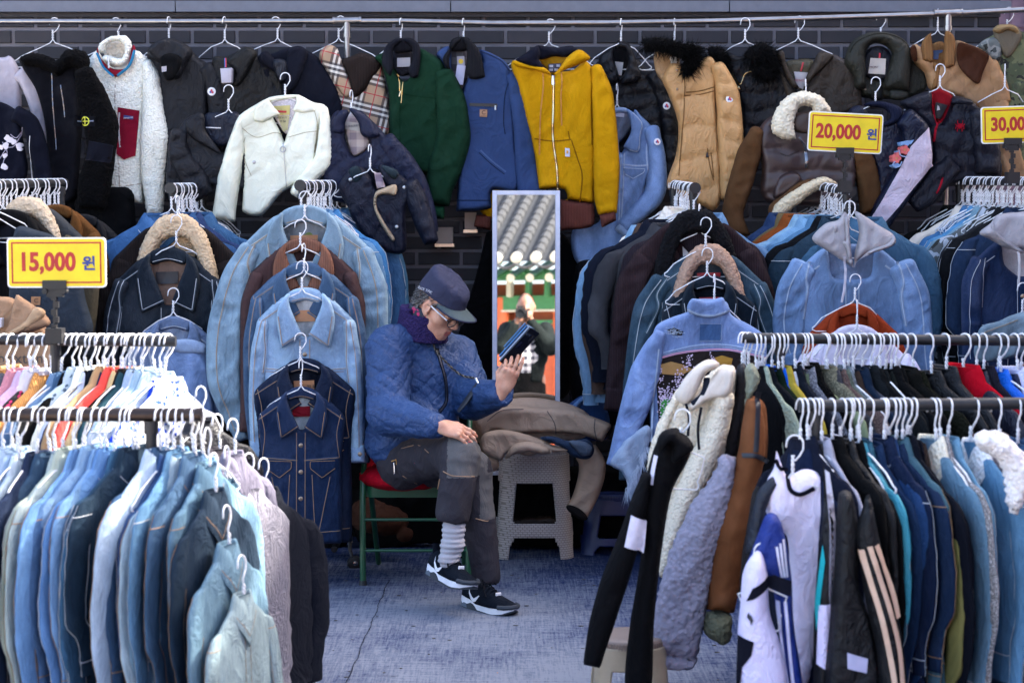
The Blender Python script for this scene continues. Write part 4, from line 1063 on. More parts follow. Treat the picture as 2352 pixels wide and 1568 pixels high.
# 16 black puffer with stand collar
g = G('jacket', 'black puffer with tall stand collar and sleeve badge, right of the mustard jacket', 'jacket', 8.80, '2')
m = mat('nylon', (0.011,0.012,0.020), rough=.5)
p = g.pc('body', [(1820,400),(1800,500),(1880,560),(1960,600),(1990,700),(2150,900),(2250,1170),(2200,900),(2250,700),(2200,520),(2120,430),(2050,380),(1950,520)], m, T=.05)
p = g.pc('body_panel', [(1890,520),(2090,480),(2200,560),(2240,800),(2180,1000),(1900,1000),(1900,700)], m, -.01, T=.05, puff=(.065,8,.016))
p = g.limb('sleeve', [(2170,470,50),(2240,620,62),(2280,800,56),(2285,1000,56),(2270,1180,40)], m, -.05, puff=(.06,-12,.014), T=.045)
badge(g, p, 2258,697,.017)
pc_ = g.pc('collar', [(1925,290),(1870,330),(1820,390),(1850,500),(1890,560),(1940,540),(1960,520,1),(1925,400),(1925,330)], m, -.07, T=.03, puff=(.04,30,.010))
g.pc('collar', [(1950,260),(2020,290),(2050,340),(2100,500,1),(2060,540),(1980,555),(1960,545),(2010,420),(1990,330),(1940,320)], m, -.08, T=.035, puff=(.04,-20,.010))
pl = g.pc('lining', [(1920,310),(2000,290),(2020,400),(1980,520),(1930,480)], mat('cloth', (.012,.013,.02)),-.03, T=.01, res=.009)
g.patch('label_tag', pl, [(1925,405),(1980,412),(1968,498),(1950,492)], mat('plain', (.33,.32,.33)),.016); g.end()
# 17 light denim jacket
DL = mat('denim', (0.13,0.24,0.52)); DLw = mat('denim', (0.22,0.34,0.62)); TH = mat('plain', (0.42,.5,.62)); THO = mat('plain', (0.36,.19,.08))
g = G('denim_jacket', 'light blue denim jacket with a badge on its shoulder, below the black puffer', 'jacket', 8.71, '2')
pl = g.pc('lining', [(1915,720),(2000,710),(2040,800),(1990,900),(1920,950),(1880,900)], mat('denim', (.13,.17,.27)),0, T=.005, r=.02)
p = g.pc('body', [(1905,730),(1870,900),(1860,1200),(1820,1450),(1650,1500),(1680,1720),(1900,1730,1),(1990,1720),(2010,1500),(2100,1300),(2160,1100),(2190,900),(2160,820),(2100,760),(2050,720),(2050,900),(1990,970),(1960,1000),(1950,900)], DL, -.01, T=.04)
for pts in ([(1970,1075),(2060,1085),(2160,1080)], [(1965,1000),(1955,1200),(1950,1500)], [(1985,1000),(1975,1250),(1960,1500)], [(2120,840),(2160,870),(2215,890)], [(2150,860),(2130,1000),(2150,1200)], [(1680,1700),(1900,1705),(1990,1700)]): g.dseam(p, pts, DLw, TH)
g.patch('pocket_flap', p, [(1975,1100),(2120,1105),(2110,1130),(2040,1168),(1990,1140)], DL, .006, rim=TH)
s_ = g.limb('sleeve', [(2160,830,45),(2195,1000,58),(2200,1180,68),(2170,1290,70),(2060,1400,60),(1960,1500,55)], DL, -.04)
g.pc('cuff', [(1925,1500,1),(1960,1440,1),(2060,1540,1),(2010,1575,1)], DLw, -.05, T=.02, folds=FLAT)
badge(g, s_, 2200,928,.015)
c_ = g.pc('collar', [(2000,712),(2040,730),(2108,800),(2100,860),(2085,995,1),(2020,990),(1980,960,1),(2030,860),(2020,770)], DL, -.055, T=.014, r=.012, res=.008, folds=FLAT)
c_.ribbon(g.z([(2040,735),(2100,805),(2090,880),(2078,985),(2020,980)]),.003, TH)
g.pc('collar', [(1910,712),(1960,700),(2010,712),(2010,740),(1960,738),(1905,745)], DLw, -.015, T=.01, r=.01, res=.008, folds=FLAT)
g.patch('label_tag', pl, [(1930,738),(1988,742),(1986,768),(1928,762)], mat('plain', (.42,.45,.55)),.004); g.end()
# 18 tan puffer with black fur
g = G('jacket', 'tan down jacket with a black fur hood trim and a sleeve badge', 'jacket', 8.62, '3')
TN = mat('nylon', (0.42,0.25,0.115), rough=.5); TNd = mat('cloth', (.22,.12,.05))
pl = g.pc('lining', [(-60,340),(40,330),(100,360),(90,480),(30,560),(-50,480)], mat('nylon', (.34,.22,.12)),0, T=.01)
p = g.pc('body', [(45,415),(-10,520),(20,600),(90,800),(80,1000),(20,1180),(40,1250),(150,1300),(260,1350),(330,1375),(370,1300),(370,1100),(340,700),(340,500),(350,420),(290,365),(220,420),(130,500),(130,440)], TN, -.02, T=.05, puff=(.13,5,.016), folds=scaled(DEF, .7))
for pts in ([(135,610),(230,600),(320,575)], [(130,630),(230,622),(320,600)], [(130,440),(125,700),(110,900),(90,1150)], [(275,970),(290,1080),(315,1180)], [(300,1000),(315,1160)]): g.seam(p, pts, TNd, .005)
g.button(p, [(78,465),(80,590)], .006, mat('metal', (.4,.3,.2)))
s_ = g.limb('sleeve', [(340,420,40),(410,600,78),(430,850,88),(430,1050,78),(420,1200,60),(410,1310,44)], TN, -.06, puff=(.085,-8,.016), T=.05)
badge(g, s_, 421,651,.0165)
mb = MB(); q = p.at(*g.z([(275,1000)])[0]); mb.tube([q, q + Vector((.0,-.006,-.02))], [.003,.007], BLACK, 8); mb.build('zip_pull', g.mk())
g.patch('label_tag', pl, [(35,375),(88,370),(78,430),(50,470)], mat('plain', (.5,.5,.5)),.006)
fur(g, 'fur_trim', [(-130,300),(-60,290),(30,300),(90,330),(150,340),(210,330),(190,400),(160,440),(140,480)], .032, mat('cloth', (.006,.006,.007)),2600,.035,8.56,3); g.end()
# 19 black down with fur
g = G('jacket', 'black down jacket with black fur at the hood, between tan and olive brown jackets', 'jacket', 8.66, '3')
m = mat('nylon', (0.009,0.010,0.018), rough=.5)
p = g.pc('body', [(350,370),(420,360),(500,370),(600,380),(720,440),(800,560),(780,800),(700,1000),(520,1000),(500,700),(420,480)], m, T=.045, puff=(.075,5,.014))
g.strip('zip', p, [(435,480),(465,530),(490,560),(520,490),(560,475)], .005, mat('metal', (.4,.3,.15)),.004); g.button(p, [(482,580)], .009, mat('metal', (.3,.22,.12)))
fur(g, 'fur_trim', [(570,400),(600,360),(640,340),(680,370),(700,430),(670,480),(620,440)], .045, mat('cloth', (.007,.007,.009)),2400,.035,8.60,4)
fur(g, 'fur_trim', [(300,360),(340,350),(380,390),(390,430)], .035, mat('cloth', (.007,.007,.009)),1200,.03,8.61,5)
g.limb('sleeve', [(760,470,50),(800,620,75),(760,800,75),(700,950,70)], m, -.03, puff=(.075,10,.014)); g.end()
# 20 olive brown hooded
g = G('jacket', 'olive brown hooded jacket with a pale label and a red loop', 'jacket', 8.66, '3')
OB = mat('nylon', (0.060,0.045,0.033), rough=.6)
pl = g.pc('lining', [(790,420),(870,390),(980,400),(940,520),(900,600),(850,560)], mat('nylon', (.10,.09,.06)),-.01, T=.01)
p = g.pc('body', [(730,350),(760,450),(830,560),(880,620),(940,560),(1000,460),(1050,350),(1110,370),(1200,420),(1250,560),(1280,700),(1150,760),(900,780),(790,640),(740,500)], OB, -.02, T=.05)
g.pc('hood', [(735,345),(780,335),(800,420),(850,520),(895,590,1),(840,570),(780,470)], OB, -.075, T=.02)
g.pc('hood', [(1010,345),(1050,340),(1110,370),(1040,450),(960,530),(905,600,1),(930,500),(980,400)], OB, -.075, T=.02)
g.pc('shoulder_strap', [(1100,355),(1180,390),(1245,420),(1245,470),(1160,440)], mat('leather', (.06,.04,.03)),-.05, T=.015)
g.patch('label_tag', pl, [(845,472),(940,478),(905,590),(860,560)], mat('plain', (.45,.43,.45)),.012, extra=lambda mb, pp: g.text(mb, pp, 'MONCLER', 892,530,.013, mat('plain', (.3,.02,.03)), lift=.0135))
g.strip('hanging_loop', pl, [(902,412),(888,470)], .007, mat('plain', (.45,.02,.03)),.012)
g.limb('sleeve', [(1170,440,60),(1220,600,66),(1230,760,70)], OB, -.04); g.end()
# 21 brown jacket with sherpa collar
g = G('jacket', 'dark brown leather jacket with suede sleeves and a big cream sherpa collar', 'jacket', 8.46, '3')
LB = mat('leather', (0.035,0.018,0.016), rough=.45); SB = mat('suede', (0.13,0.065,0.03))
p = g.pc('body', [(760,740),(700,760),(640,810),(610,900),(640,1100),(630,1250),(690,1330),(900,1350),(1180,1330),(1250,1200),(1240,1000),(1180,800),(1090,740)], LB, -.01, T=.05, puff=(.10,0,.014), folds=scaled(DEF, 1.1))
g.strip('zip', p, [(870,900),(910,960),(920,1100)], .012, mat('metal', (.15,.15,.17)),.003)
g.patch('tab', p, [(760,945),(860,940),(870,990),(790,1020),(745,1000)], LB, .008)
g.button(p, [(770,990)], .006, mat('metal', (.2,.15,.12)))
g.limb('sleeve', [(620,840,40),(560,1000,80),(500,1200,80),(450,1400,70),(500,1560,70)], SB, -.02, T=.05)
g.limb('sleeve', [(1230,940,40),(1300,1060,80),(1340,1220,80),(1350,1400,70)], SB, -.02, T=.05)
g.pc('lining', [(850,760),(950,720),(1050,760),(1050,860),(860,860)], mat('leather', (.06,.035,.025)),-.07, T=.01)
g.pc('collar', [(860,910,1),(800,918),(720,880),(700,820),(720,740),(780,650),(860,605),(950,600),(1040,640),(1100,740,1),(980,760),(960,700),(890,700),(860,760),(850,830)], mat('sherpa', (.66,.62,.52)),-.08, T=.045, r=.04, res=.008, fuzz=.005)
g.pc('folded_hem', [(700,1400),(740,1320),(850,1240),(960,1180),(1040,1155),(1110,1180),(1135,1210),(1060,1215),(960,1270),(860,1350),(760,1430),(700,1465),(668,1440)], mat('sherpa', (.56,.50,.38)),-.13, T=.03, r=.025, fuzz=.004, res=.009)
g.pc('folded_hem_edge', [(690,1340),(780,1270),(880,1190),(990,1165),(1010,1190),(900,1240),(780,1350),(690,1410)], SB, -.10, T=.03, r=.025)
g.pc('pocket_panel', [(760,1150),(860,1120),(900,1190),(800,1270),(720,1300),(720,1230)], LB, -.07, T=.03)
g.end()
# 22 olive hooded
g = G('jacket', 'dark olive padded jacket with its hood hanging wide over the shoulders', 'jacket', 8.66, '3')
OL = mat('nylon', (0.040,0.042,0.032), rough=.6)
p = g.pc('body', [(1240,420),(1300,380),(1600,380),(1680,450),(1720,570),(1600,640),(1300,640),(1260,560)], OL, 0, T=.05)
pl = g.pc('lining', [(1315,350),(1400,300),(1480,350),(1470,520),(1320,500)], mat('nylon', (.012,.014,.03)),-.06, T=.01)
hd = g.pc('hood', [(1190,350),(1230,270),(1320,220),(1420,208),(1530,235),(1600,300),(1620,400),(1605,600,1),(1520,600),(1435,580),(1440,510),(1470,420),(1485,340),(1420,290),(1360,290),(1320,340),(1320,440),(1320,580,1),(1250,580),(1235,500),(1180,420)], OL, -.07, T=.05, r=.05, puff=(.14,80,.012))
hd.ribbon(g.z([(1205,350),(1245,285),(1330,240),(1420,225),(1520,250),(1590,310),(1606,400),(1595,580)]),.004, mat('cloth', (.02,.021,.015)))
g.patch('label_tag', pl, [(1345,382),(1443,388),(1437,490),(1330,482)], mat('plain', (.50,.45,.40)),.008, extra=lambda mb, pp: g.text(mb, pp, 'MONCLER', 1388,442,.015, mat('plain', (.08,.03,.05)), rot=3, lift=.0095))
g.strip('hanging_loop', pl, [(1402,352),(1400,385)], .008, mat('plain', (.5,.02,.04)),.009)
g.pc('flap', [(1330,520),(1420,510),(1440,640),(1350,650)], mat('nylon', (.01,.01,.012)),-.03, T=.02)
g.pc('strap', [(1480,590),(1590,600),(1580,650),(1485,650)], OL, -.10, T=.02)
g.button(p, [(1300,590),(1500,630),(1555,630)], .007, mat('metal', (.1,.1,.09))); g.end()
# 23 tan quilted jacket with brown patches
g = G('jacket', 'tan quilted shooting jacket with brown suede shoulder patches and corduroy collar', 'jacket', 8.62, '3')
TQ = mat('cloth', (0.36,0.22,0.125)); CC = mat('cord', (.25,.13,.055))
pl = g.pc('lining', [(1745,300),(1830,280),(1840,420),(1760,430)], CC, -.03, T=.005, r=.02)
p = g.pc('body', [(1650,290),(1600,330),(1640,420),(1700,480),(1740,590),(1900,640),(2080,740),(2180,760),(2170,1000),(2200,1160),(2360,1160),(2300,900),(2240,650),(2180,460),(2100,340),(1990,290),(1900,270),(1880,400),(1790,430),(1750,400)], TQ, -.02, T=.05, puff=(.10,45,.010,.10))
g.pc('shoulder_patch', [(1925,280),(2000,295),(2080,330),(2125,370),(2085,470),(2055,550),(1990,510),(1930,440),(1910,360)], mat('suede', (.085,.03,.015)),-.092, T=.010, r=.012)
g.pc('shoulder_patch', [(1610,310),(1645,300),(1655,400),(1620,390)], mat('suede', (.085,.03,.015)),-.092, T=.010, r=.012)
g.limb('sleeve', [(2130,400,40),(2180,560,66),(2210,680,60)], TQ, -.05, puff=(.1,45,.010,.1))
g.pc('collar', [(1745,215),(1700,250),(1680,300),(1690,395,1),(1755,405),(1755,300),(1745,240)], CC, -.08, T=.016, r=.012, folds=FLAT, res=.008)
g.pc('collar', [(1840,205),(1890,230),(1905,300),(1900,430,1),(1835,440),(1830,300)], CC, -.08, T=.016, r=.012, folds=FLAT, res=.008)
g.patch('label_tag', pl, [(1755,332),(1820,328),(1815,345),(1795,350),(1790,390),(1758,388)], mat('plain', (.02,.05,.13)),.006)
g.pc('placket', [(1745,410),(1800,430),(1790,560),(1750,580),(1770,480)], CC, -.072, T=.008, r=.01, folds=FLAT); g.end()
# 24 satin bomber
g = G('bomber_jacket', 'navy satin bomber with lilac sleeve panels and embroidered red flowers', 'jacket', 8.44, '3')
SN = mat('nylon', (0.013,0.020,0.065), rough=.38); LI = mat('nylon', (0.50,0.44,0.56), rough=.38); NB = mat('cord', (.010,.018,.07))
p = g.pc('body', [(1290,690),(1200,740),(1280,900),(1340,1000),(1380,1120),(1400,1300),(1560,1200),(1640,900),(1640,780),(1560,720),(1480,790),(1380,800)], SN, T=.04)
g.pc('collar', [(1300,690),(1380,660),(1500,680),(1560,720),(1540,790),(1460,825),(1400,820),(1480,770),(1430,710)], NB, -.05, T=.02, r=.015, folds=FLAT)
s_ = g.limb('sleeve', [(1560,760,60),(1640,850,90),(1650,1020,105),(1560,1200,95),(1450,1370,85),(1390,1500,70)], SN, -.06, T=.045)
s_.patch(g.z([(1720,835),(1748,1085),(1640,1200),(1520,1350),(1420,1465),(1345,1425),(1420,1300),(1520,1120),(1600,960)]), LI, .003)
p.patch(g.z([(1530,760),(1600,790),(1680,850),(1645,905),(1610,915),(1570,850)]), LI, .003)
mb = MB(); fl = mat('plain', (.75,.15,.14)); lf_ = mat('plain', (.2,.35,.6)); gd = mat('plain', (.6,.4,.1))
for cx, cy, r in ((1540,985,30),(1485,1040,30),(1500,1010,14)):
    for i in range(5):
        a = i * 1.2566; x, y = cx + r * .62 * math.cos(a), cy + r * .62 * math.sin(a)
        p.patch(g.z([(x + r * .45 * math.cos(q), y + r * .45 * math.sin(q)) for q in [j * .785 for j in range(8)]]), fl, .07 + .0005 * i, into=mb)
    p.patch(g.z([(cx + r * .2 * math.cos(q), cy + r * .2 * math.sin(q)) for q in [j * .785 for j in range(8)]]), gd, .074, into=mb)
for poly in ([(1510,935),(1555,925),(1590,925),(1575,945),(1555,965),(1535,950),(1515,960)], [(1560,930),(1600,920),(1580,950)], [(1490,990),(1505,1020),(1490,1015)], [(1455,1085),(1490,1070),(1515,1085),(1480,1105)]): p.patch(g.z(poly), lf_, .071, into=mb)
for pts in ([(1500,985),(1510,1020),(1545,1030)], [(1460,1090),(1500,1095),(1520,1060)], [(1475,1060),(1455,1085)]): g.line(mb, p, pts, .005, mat('plain', (.3,.4,.6)),.073)
mb.build('embroidery', g.mk(), sharp=0); g.end()
# 25 navy puffer with spider
g = G('jacket', 'navy puffer with red trim and a small red spider on the chest', 'jacket', 8.46, '3')
m = mat('nylon', (0.012,0.014,0.034), rough=.55); RD = mat('cloth', (.42,.012,.03))
pl = g.pc('lining', [(1740,610),(1810,580),(1890,640),(1850,740),(1790,810),(1750,720)], mat('cloth', (.3,.01,.02)),0, T=.01)
p = g.pc('body', [(1740,600),(1600,640),(1540,680),(1640,760),(1700,830),(1740,1000),(1700,1200),(1680,1300),(1900,1200),(2100,1170),(2200,1160),(2190,1000),(2100,800),(2080,740),(1990,650),(1890,630),(1860,700),(1800,820),(1750,730)], m, -.01, T=.05, puff=(.085,-5,.016))
g.limb('sleeve', [(2020,720,40),(2080,850,90),(2110,1000,90),(2110,1140,80)], m, -.05, puff=(.08,-12,.016), T=.045)
g.limb('sleeve', [(1900,1060,60),(1810,1150,80),(1700,1280,80),(1620,1350,50)], m, -.07, puff=(.07,40,.014))
g.pc('collar', [(1900,640),(1960,640),(2020,660),(2010,690),(1940,690),(1870,680)], m, -.06, T=.02)
g.strip('trim', p, [(1745,620),(1745,700),(1770,820)], .009, RD, .004); g.strip('trim', p, [(1860,660),(1850,700),(1800,790),(1765,830),(1745,930)], .010, RD, .004)
g.strip('zip', g.ps[-2][1], [(1812,1160),(1795,1210),(1768,1265)], .008, RD, .005)
mb = MB(); cx, cy = 1912,830
p.patch(g.z([(cx - 10, cy - 18),(cx + 8, cy - 18),(cx + 14, cy + 5),(cx, cy + 20),(cx - 14, cy + 5)]), RD, .004, into=mb)
for sx in (-1,1):
    for (a, b, c_, d_) in ((8,-12,18,-38),(12,-5,30,-15),(12,2,28,18),(8,10,16,34)): g.line(mb, p, [(cx, cy),(cx + sx * c_ * .8, cy + b),(cx + sx * c_, cy + d_)], .004, RD, .004)
mb.build('emblem', g.mk(), sharp=0)
g.patch('label_tag', pl, [(1770,670),(1845,690),(1800,780),(1755,770)], mat('plain', (.008,.008,.012)),.006, extra=lambda mb, pp: pp.patch(g.z([(1780,690),(1790,700),(1795,720),(1775,725)]), mat('plain', (.5,.5,.5)),.008, into=mb)); g.end()
# 26 camouflage jacket top right
g = G('jacket', 'camouflage field jacket at the top right corner', 'jacket', 8.62, '3')
CM = mat('camo', (0.12,0.13,0.12),(0.22,0.22,0.20)); CM2 = mat('camo', (.12,.13,.06),(.06,.075,.035))
p = g.pc('body', [(2060,290),(2150,230),(2200,180),(2300,200),(2420,240),(2500,400),(2500,700),(2240,690),(2180,560),(2100,400)], CM2, T=.04)
g.pc('shoulder', [(2050,300),(2120,250),(2200,260),(2200,400),(2140,400),(2080,340)], CM, -.04, T=.02)
g.pc('lining', [(2150,200),(2200,165),(2290,165),(2340,230),(2300,320),(2240,380),(2180,300)], mat('cloth', (.16,.14,.11)),-.05, T=.02)
g.pc('collar', [(2145,200),(2180,165),(2250,160),(2300,175),(2320,225),(2250,200),(2190,220)], mat('cloth', (.28,.20,.11)),-.07, T=.015)
g.end()
# more camouflage and tan under it, and dark stock behind the sign
g = G('trousers', 'green camouflage trousers at the right edge, under the field jacket', 'trousers', 8.60, '3')
g.pc('leg', [(2250,560),(2330,520),(2500,560),(2500,1160),(2240,1160),(2210,900)], CM2, T=.03); g.end()
# dark coats hanging deep in the shade beside the mirror
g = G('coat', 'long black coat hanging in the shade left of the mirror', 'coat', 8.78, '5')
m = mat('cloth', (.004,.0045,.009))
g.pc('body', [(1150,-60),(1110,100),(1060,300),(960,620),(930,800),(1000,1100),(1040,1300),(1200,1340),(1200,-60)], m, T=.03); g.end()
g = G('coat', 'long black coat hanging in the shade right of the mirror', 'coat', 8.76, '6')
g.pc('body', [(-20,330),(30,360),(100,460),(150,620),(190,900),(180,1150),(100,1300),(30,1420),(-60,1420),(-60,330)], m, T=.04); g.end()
# hangers on the steel rail
for x, y, what, yw in ((125,44, 'the black fleece', .2),(266,44, 'the cream sherpa fleece', 1.2),(388,42, 'the black padded jacket', .5),(515,42, 'the black parka', .1),(633,42, 'the navy hooded coat', .1),(782,40, 'the tan check coat', -.1),
                      (922,45, 'the forest green jacket', .4),(1063,46, 'the blue work jacket', .6),(1264,47, 'the mustard jacket', .0),(1428,46, 'the black puffer', .5),(1548,46, 'the tan down jacket', .6),(1712,44, 'the black down jacket', .1),
                      (1837,40, 'the olive brown jacket', -.1),(2024,34, 'the dark olive jacket', .3),(2155,24, 'the tan quilted jacket', .8),(2318,20, 'the camouflage jacket', .3)):
    wall_hanger(x, y, 8.7 if x < 1700 else 8.65, 'white wire hanger on the steel rail, carrying ' + what, yw, small=what.split()[-2] in ('sherpa', 'padded', 'green', 'work', 'tan', 'olive', 'black', 'quilted', 'down') and 'fleece' not in what)
for x, y, d, what, yw in ((525,198,8.5, 'the dark navy padded coat', .1),(655,170,8.47, 'the cream zip jacket', .0),(808,210,8.45, 'the navy quilted jacket', .9),(848,335,8.33, 'the small dark quilted jacket', .9),(1418,195,8.68, 'the light denim jacket', .8),
                         (1852,185,8.37, 'the brown sherpa collar jacket', .7),(2012,180,8.40, 'the satin bomber', .2),(2160,150,8.42, 'the navy puffer with the spider', .3),(2310,150,8.5, 'the green camouflage trousers', .8)):
    wall_hanger(x, y, d + .015, 'white wire hanger hooked below the steel rail, carrying ' + what, yw, small=True)
# ------------------------------------------------------------------ black racks
def rack(label, a, b, posts, r=0.016, sign_at=None):
    t = thing('garment_rack', label, 'clothes rack', a)
    mb = MB(); mb.tube([a, b], r, BLACK if 'rusty' not in label else RUST, 14); mb.build('rail', t)
    for p in posts:
        mb = MB(); mb.tube([p - Vector((0,0, r)), Vector((p.x, p.y, 0.02))], r * 0.8, BLACK, 12)
        mb.tube([p - Vector((0,0, r * .9)), p - Vector((0,0,.05))], r * 1.05, BLACK, 12); mb.build('post', t)
        mb = MB(); mb.tube([Vector((p.x - .0, p.y - .28,0.05)), Vector((p.x, p.y + .28,0.05))], r * .8, BLACK, 10); mb.build('foot', t)
    return t
# ------------------------------------------------------------------ cut-out parametric jackets of the hanging columns
def rel(cx, ty, s, pts): return [(cx + p[0] * s, ty + p[1] * s) + tuple(p[2:]) for p in pts]
def lens_(cx, ty, s, cl): return [(cx + x * s, ty + y * s, w * s) for x, y, w in cl]
def column_jacket(label, cx, ty, s, d, m, mw, mt, hem=3.6, sl=None, sr=None, collar='denim', mc=None, lin=None, tagm=None, flaps=True, cuffm=None, name='denim_jacket', buttons=True, vneck=.92, open_=0.0, text=None, sw=1.0, vseam=True):
    g = G(name, label, 'vest' if name == 'denim_vest' else 'jacket', d, 'f', 'jackets hung in columns')
    q = lambda pts: rel(cx, ty, s, pts)
    ms = s / S(d)      # metres per unit
    w = sw
    pl = g.pc('lining', q([(-.42,.12),(0,.0),(.42,.12),(.34,.7),(0, vneck + .12),(-.34,.7)]), lin or mat('denim', (.2,.24,.3)),.0, T=.005, r=.02, res=.010)
    p = g.pc('body', q([(-.40,.06),(-.88 * w, .46),(-1.0 * w, .60),(-1.02 * w, .82),(-.93 * w, 1.6),(-.95 * w, 2.6),(-.93 * w, hem, 1),(-.3, hem + .05),(.4, hem + .02),(.95 * w, hem, 1),(.95 * w, 2.6),(.93 * w, 1.6),(1.02 * w, .82),(1.0 * w, .60),(.88 * w, .46),(.4,.06),(.30,.48),(.06, vneck, 1),(-.06, vneck, 1),(-.30,.48)]), m, -.012, T=.03, r=.018, folds=scaled(CALM, 1.3))
    isden = mw is not None
    if isden:
        g.dseam(p, q([(-.90 * w, 1.55),(-.3,1.6),(-.08,1.62)]), mw, mt); g.dseam(p, q([(.90 * w, 1.55),(.3,1.6),(.08,1.62)]), mw, mt)
        g.dseam(p, q([(-.10, vneck + .05),(-.10,2),(-.10, hem - .05)]), mw, mt, .006); g.dseam(p, q([(.10, vneck + .05),(.10,2),(.10, hem - .05)]), mw, mt, .006)
        if vseam:
            for sg in (-1,1):
                g.dseam(p, q([(sg * .68 * w, 2.0),(sg * .48,3.0),(sg * .42, hem - .3)]), mw, mt, .007); g.dseam(p, q([(sg * .26,1.95),(sg * .30,2.7),(sg * .33, hem - .3)]), mw, mt, .005)
        g.dseam(p, q([(-.92 * w, hem - .32),(0, hem - .27),(.92 * w, hem - .32)]), mw, mt, .007)
        for sg in (-1,1):
            g.dseam(p, q([(sg * .5,.33),(sg * .98 * w, .66)]), mw, mt); g.dseam(p, q([(sg * .93 * w, .55),(sg * .84 * w, 1.0),(sg * .9 * w, 1.55)]), mw, mt, .006)
            if flaps:
                g.patch('pocket_flap', p, q([(sg * .80 * w, 1.62),(sg * .22,1.64),(sg * .22,1.80),(sg * .50,2.02),(sg * .80 * w, 1.80)]), m, .005, rim=mt)
                g.button(p, q([(sg * .50,1.90)]),.009)
        if buttons: g.button(p, q([(0, y) for y in np.arange(vneck + .35, hem - .4,.62)]),.009)
    for side, c in ((-1, sl),(1, sr)):
        if not c: continue
        sp = g.limb('sleeve', [(cx + x * s, ty + y * s, w_ * s) for x, y, w_ in c], m, -.035, folds=scaled(SLEEVE, 1.2))
        if isden:
            off = [(cx + (x + side * w_ * .35) * s, ty + y * s) for x, y, w_ in c]
            g.dseam(sp, off, mw, mt, .007)
            (xa, ya, wa),(xb, yb, wb) = c[0], c[1]
            g.dseam(sp, q([(xa - side * wa * .3, ya - wa * .2),(xb - side * wb * .62 - side * .02,(ya + yb) / 2),(xb - side * wb * .80, yb),(c[min(2, len(c) - 1)][0] - side * c[min(2, len(c) - 1)][2] * .85, min(c[min(2, len(c) - 1)][1], yb) + .45)]), mw, mt, .012)
        (x1, y1, w1),(x0, y0, w0) = c[-1], c[-2]
        dx, dy = x1 - x0, y1 - y0; L_ = math.hypot(dx, dy); dx /= L_; dy /= L_; nx, ny = -dy, dx; W = w1 * 1.08
        cu = [(x1 + nx * W - dx * .28, y1 + ny * W - dy * .28,1),(x1 - nx * W - dx * .28, y1 - ny * W - dy * .28,1),(x1 - nx * W + dx * .10, y1 - ny * W + dy * .10,1),(x1 + nx * W + dx * .10, y1 + ny * W + dy * .10,1)]
        cp = g.pc('cuff', q(cu), cuffm or m, -.045, T=.026, r=.02, folds=FLAT, res=.009)
        if isden: cp.ribbon(q([cu[0], cu[1]]),.003, mt, smooth=False); g.button(cp, q([(x1 - dx * .09 - nx * W * .4, y1 - dy * .09 - ny * W * .4)]),.009)
    mc = mc or m
    if collar == 'denim' or collar == 'flat':
        for sg in (-1,1):
            lf = [(sg * .34,.02),(sg * .52,.22),(sg * .60,.58),(sg * .50,1.16,1),(sg * (.06 + open_), vneck - .04,1),(sg * (.22 + open_),.55),(sg * .33,.26)]
            c_ = g.pc('collar', q(lf), mc, -.055, T=.018, r=.012, res=.008, folds=FLAT)
            if isden: c_.ribbon(q([(sg * .56,.5),(sg * .475,1.11),(sg * (.07 + open_), vneck - .07)]),.008, mw, lift=.0008, smooth=False); c_.ribbon(q([(sg * .55,.5),(sg * .465,1.09),(sg * (.08 + open_), vneck - .09)]),.0024, mt, lift=.003, smooth=False)
        c_ = g.pc('collar', q([(-.36,.04),(-.2,-.06),(0,-.09),(.2,-.06),(.36,.04),(.30,.24),(0,.17),(-.30,.24)]), mc, -.018, T=.012, r=.010, res=.008, folds=FLAT)
        if isden: g.dseam(c_, q([(-.28,.19),(0,.13),(.28,.19)]), mw, mt, .005)
    elif collar == 'sherpa':
        g.pc('collar', q([(-.34,.0),(-.15,-.13),(.15,-.13),(.34,.0),(.52,.3),(.66,.85),(.58,.98),(.42,.98),(.33,.55),(.20,.28),(0,.22),(-.20,.28),(-.33,.55),(-.42,.98),(-.58,.98),(-.66,.8),(-.52,.3)]), mc, -.055, T=.035, r=.03, res=.008, fuzz=.004)
    if tagm is not None:
        g.patch('label_tag', pl, q([(-.22,.38),(.20,.37),(.20,.60),(-.21,.61)]), tagm, .008, extra=(lambda mb, pp: g.text(mb, pp, text, cx, ty + .49 * s, .085 * s / S(d), mat('plain', (.06,.04,.03)), lift=.010)) if text else None)
    g.end(); return g
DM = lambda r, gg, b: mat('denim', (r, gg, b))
THW = mat('plain', (0.45,.48,.52)); THB = mat('plain', (.30,.17,.08)); LPATCH = mat('leather', (.42,.19,.085))
PITCHX = 0
# column A (x about 695)
column_jacket('bleached light denim jacket at the top of the second column from the left', 700,484,150,7.84, mat('denim', (.17,.29,.42)), DM(.33,.42,.48), THB, hem=2.6, tagm=LPATCH, text="LEVI'S",
              sl=[(-.80,.55,.14),(-1.02,1.0,.24),(-1.20,1.8,.29),(-1.22,2.6,.27),(-1.05,3.2,.17),(-.98,3.42,.115)], sr=[(.85,.6,.15),(1.02,1.2,.24),(1.05,2.2,.22)])
column_jacket('faded mauve brown jacket with a tan collar, under the bleached denim jacket', 697,556,118,7.79, mat('cloth', (.10,.058,.062)), None, None, hem=2.2, mc=mat('cord', (.22,.105,.075)), lin=mat('cloth', (.07,.04,.045)), tagm=mat('plain', (.6,.58,.58)), name='jacket',
              sl=[(-.88,.6,.12),(-1.02,1.2,.2),(-1.03,2.4,.2),(-1.05,3.6,.18)], sr=[(.88,.6,.12),(1.02,1.2,.18),(1.02,2.0,.18)])
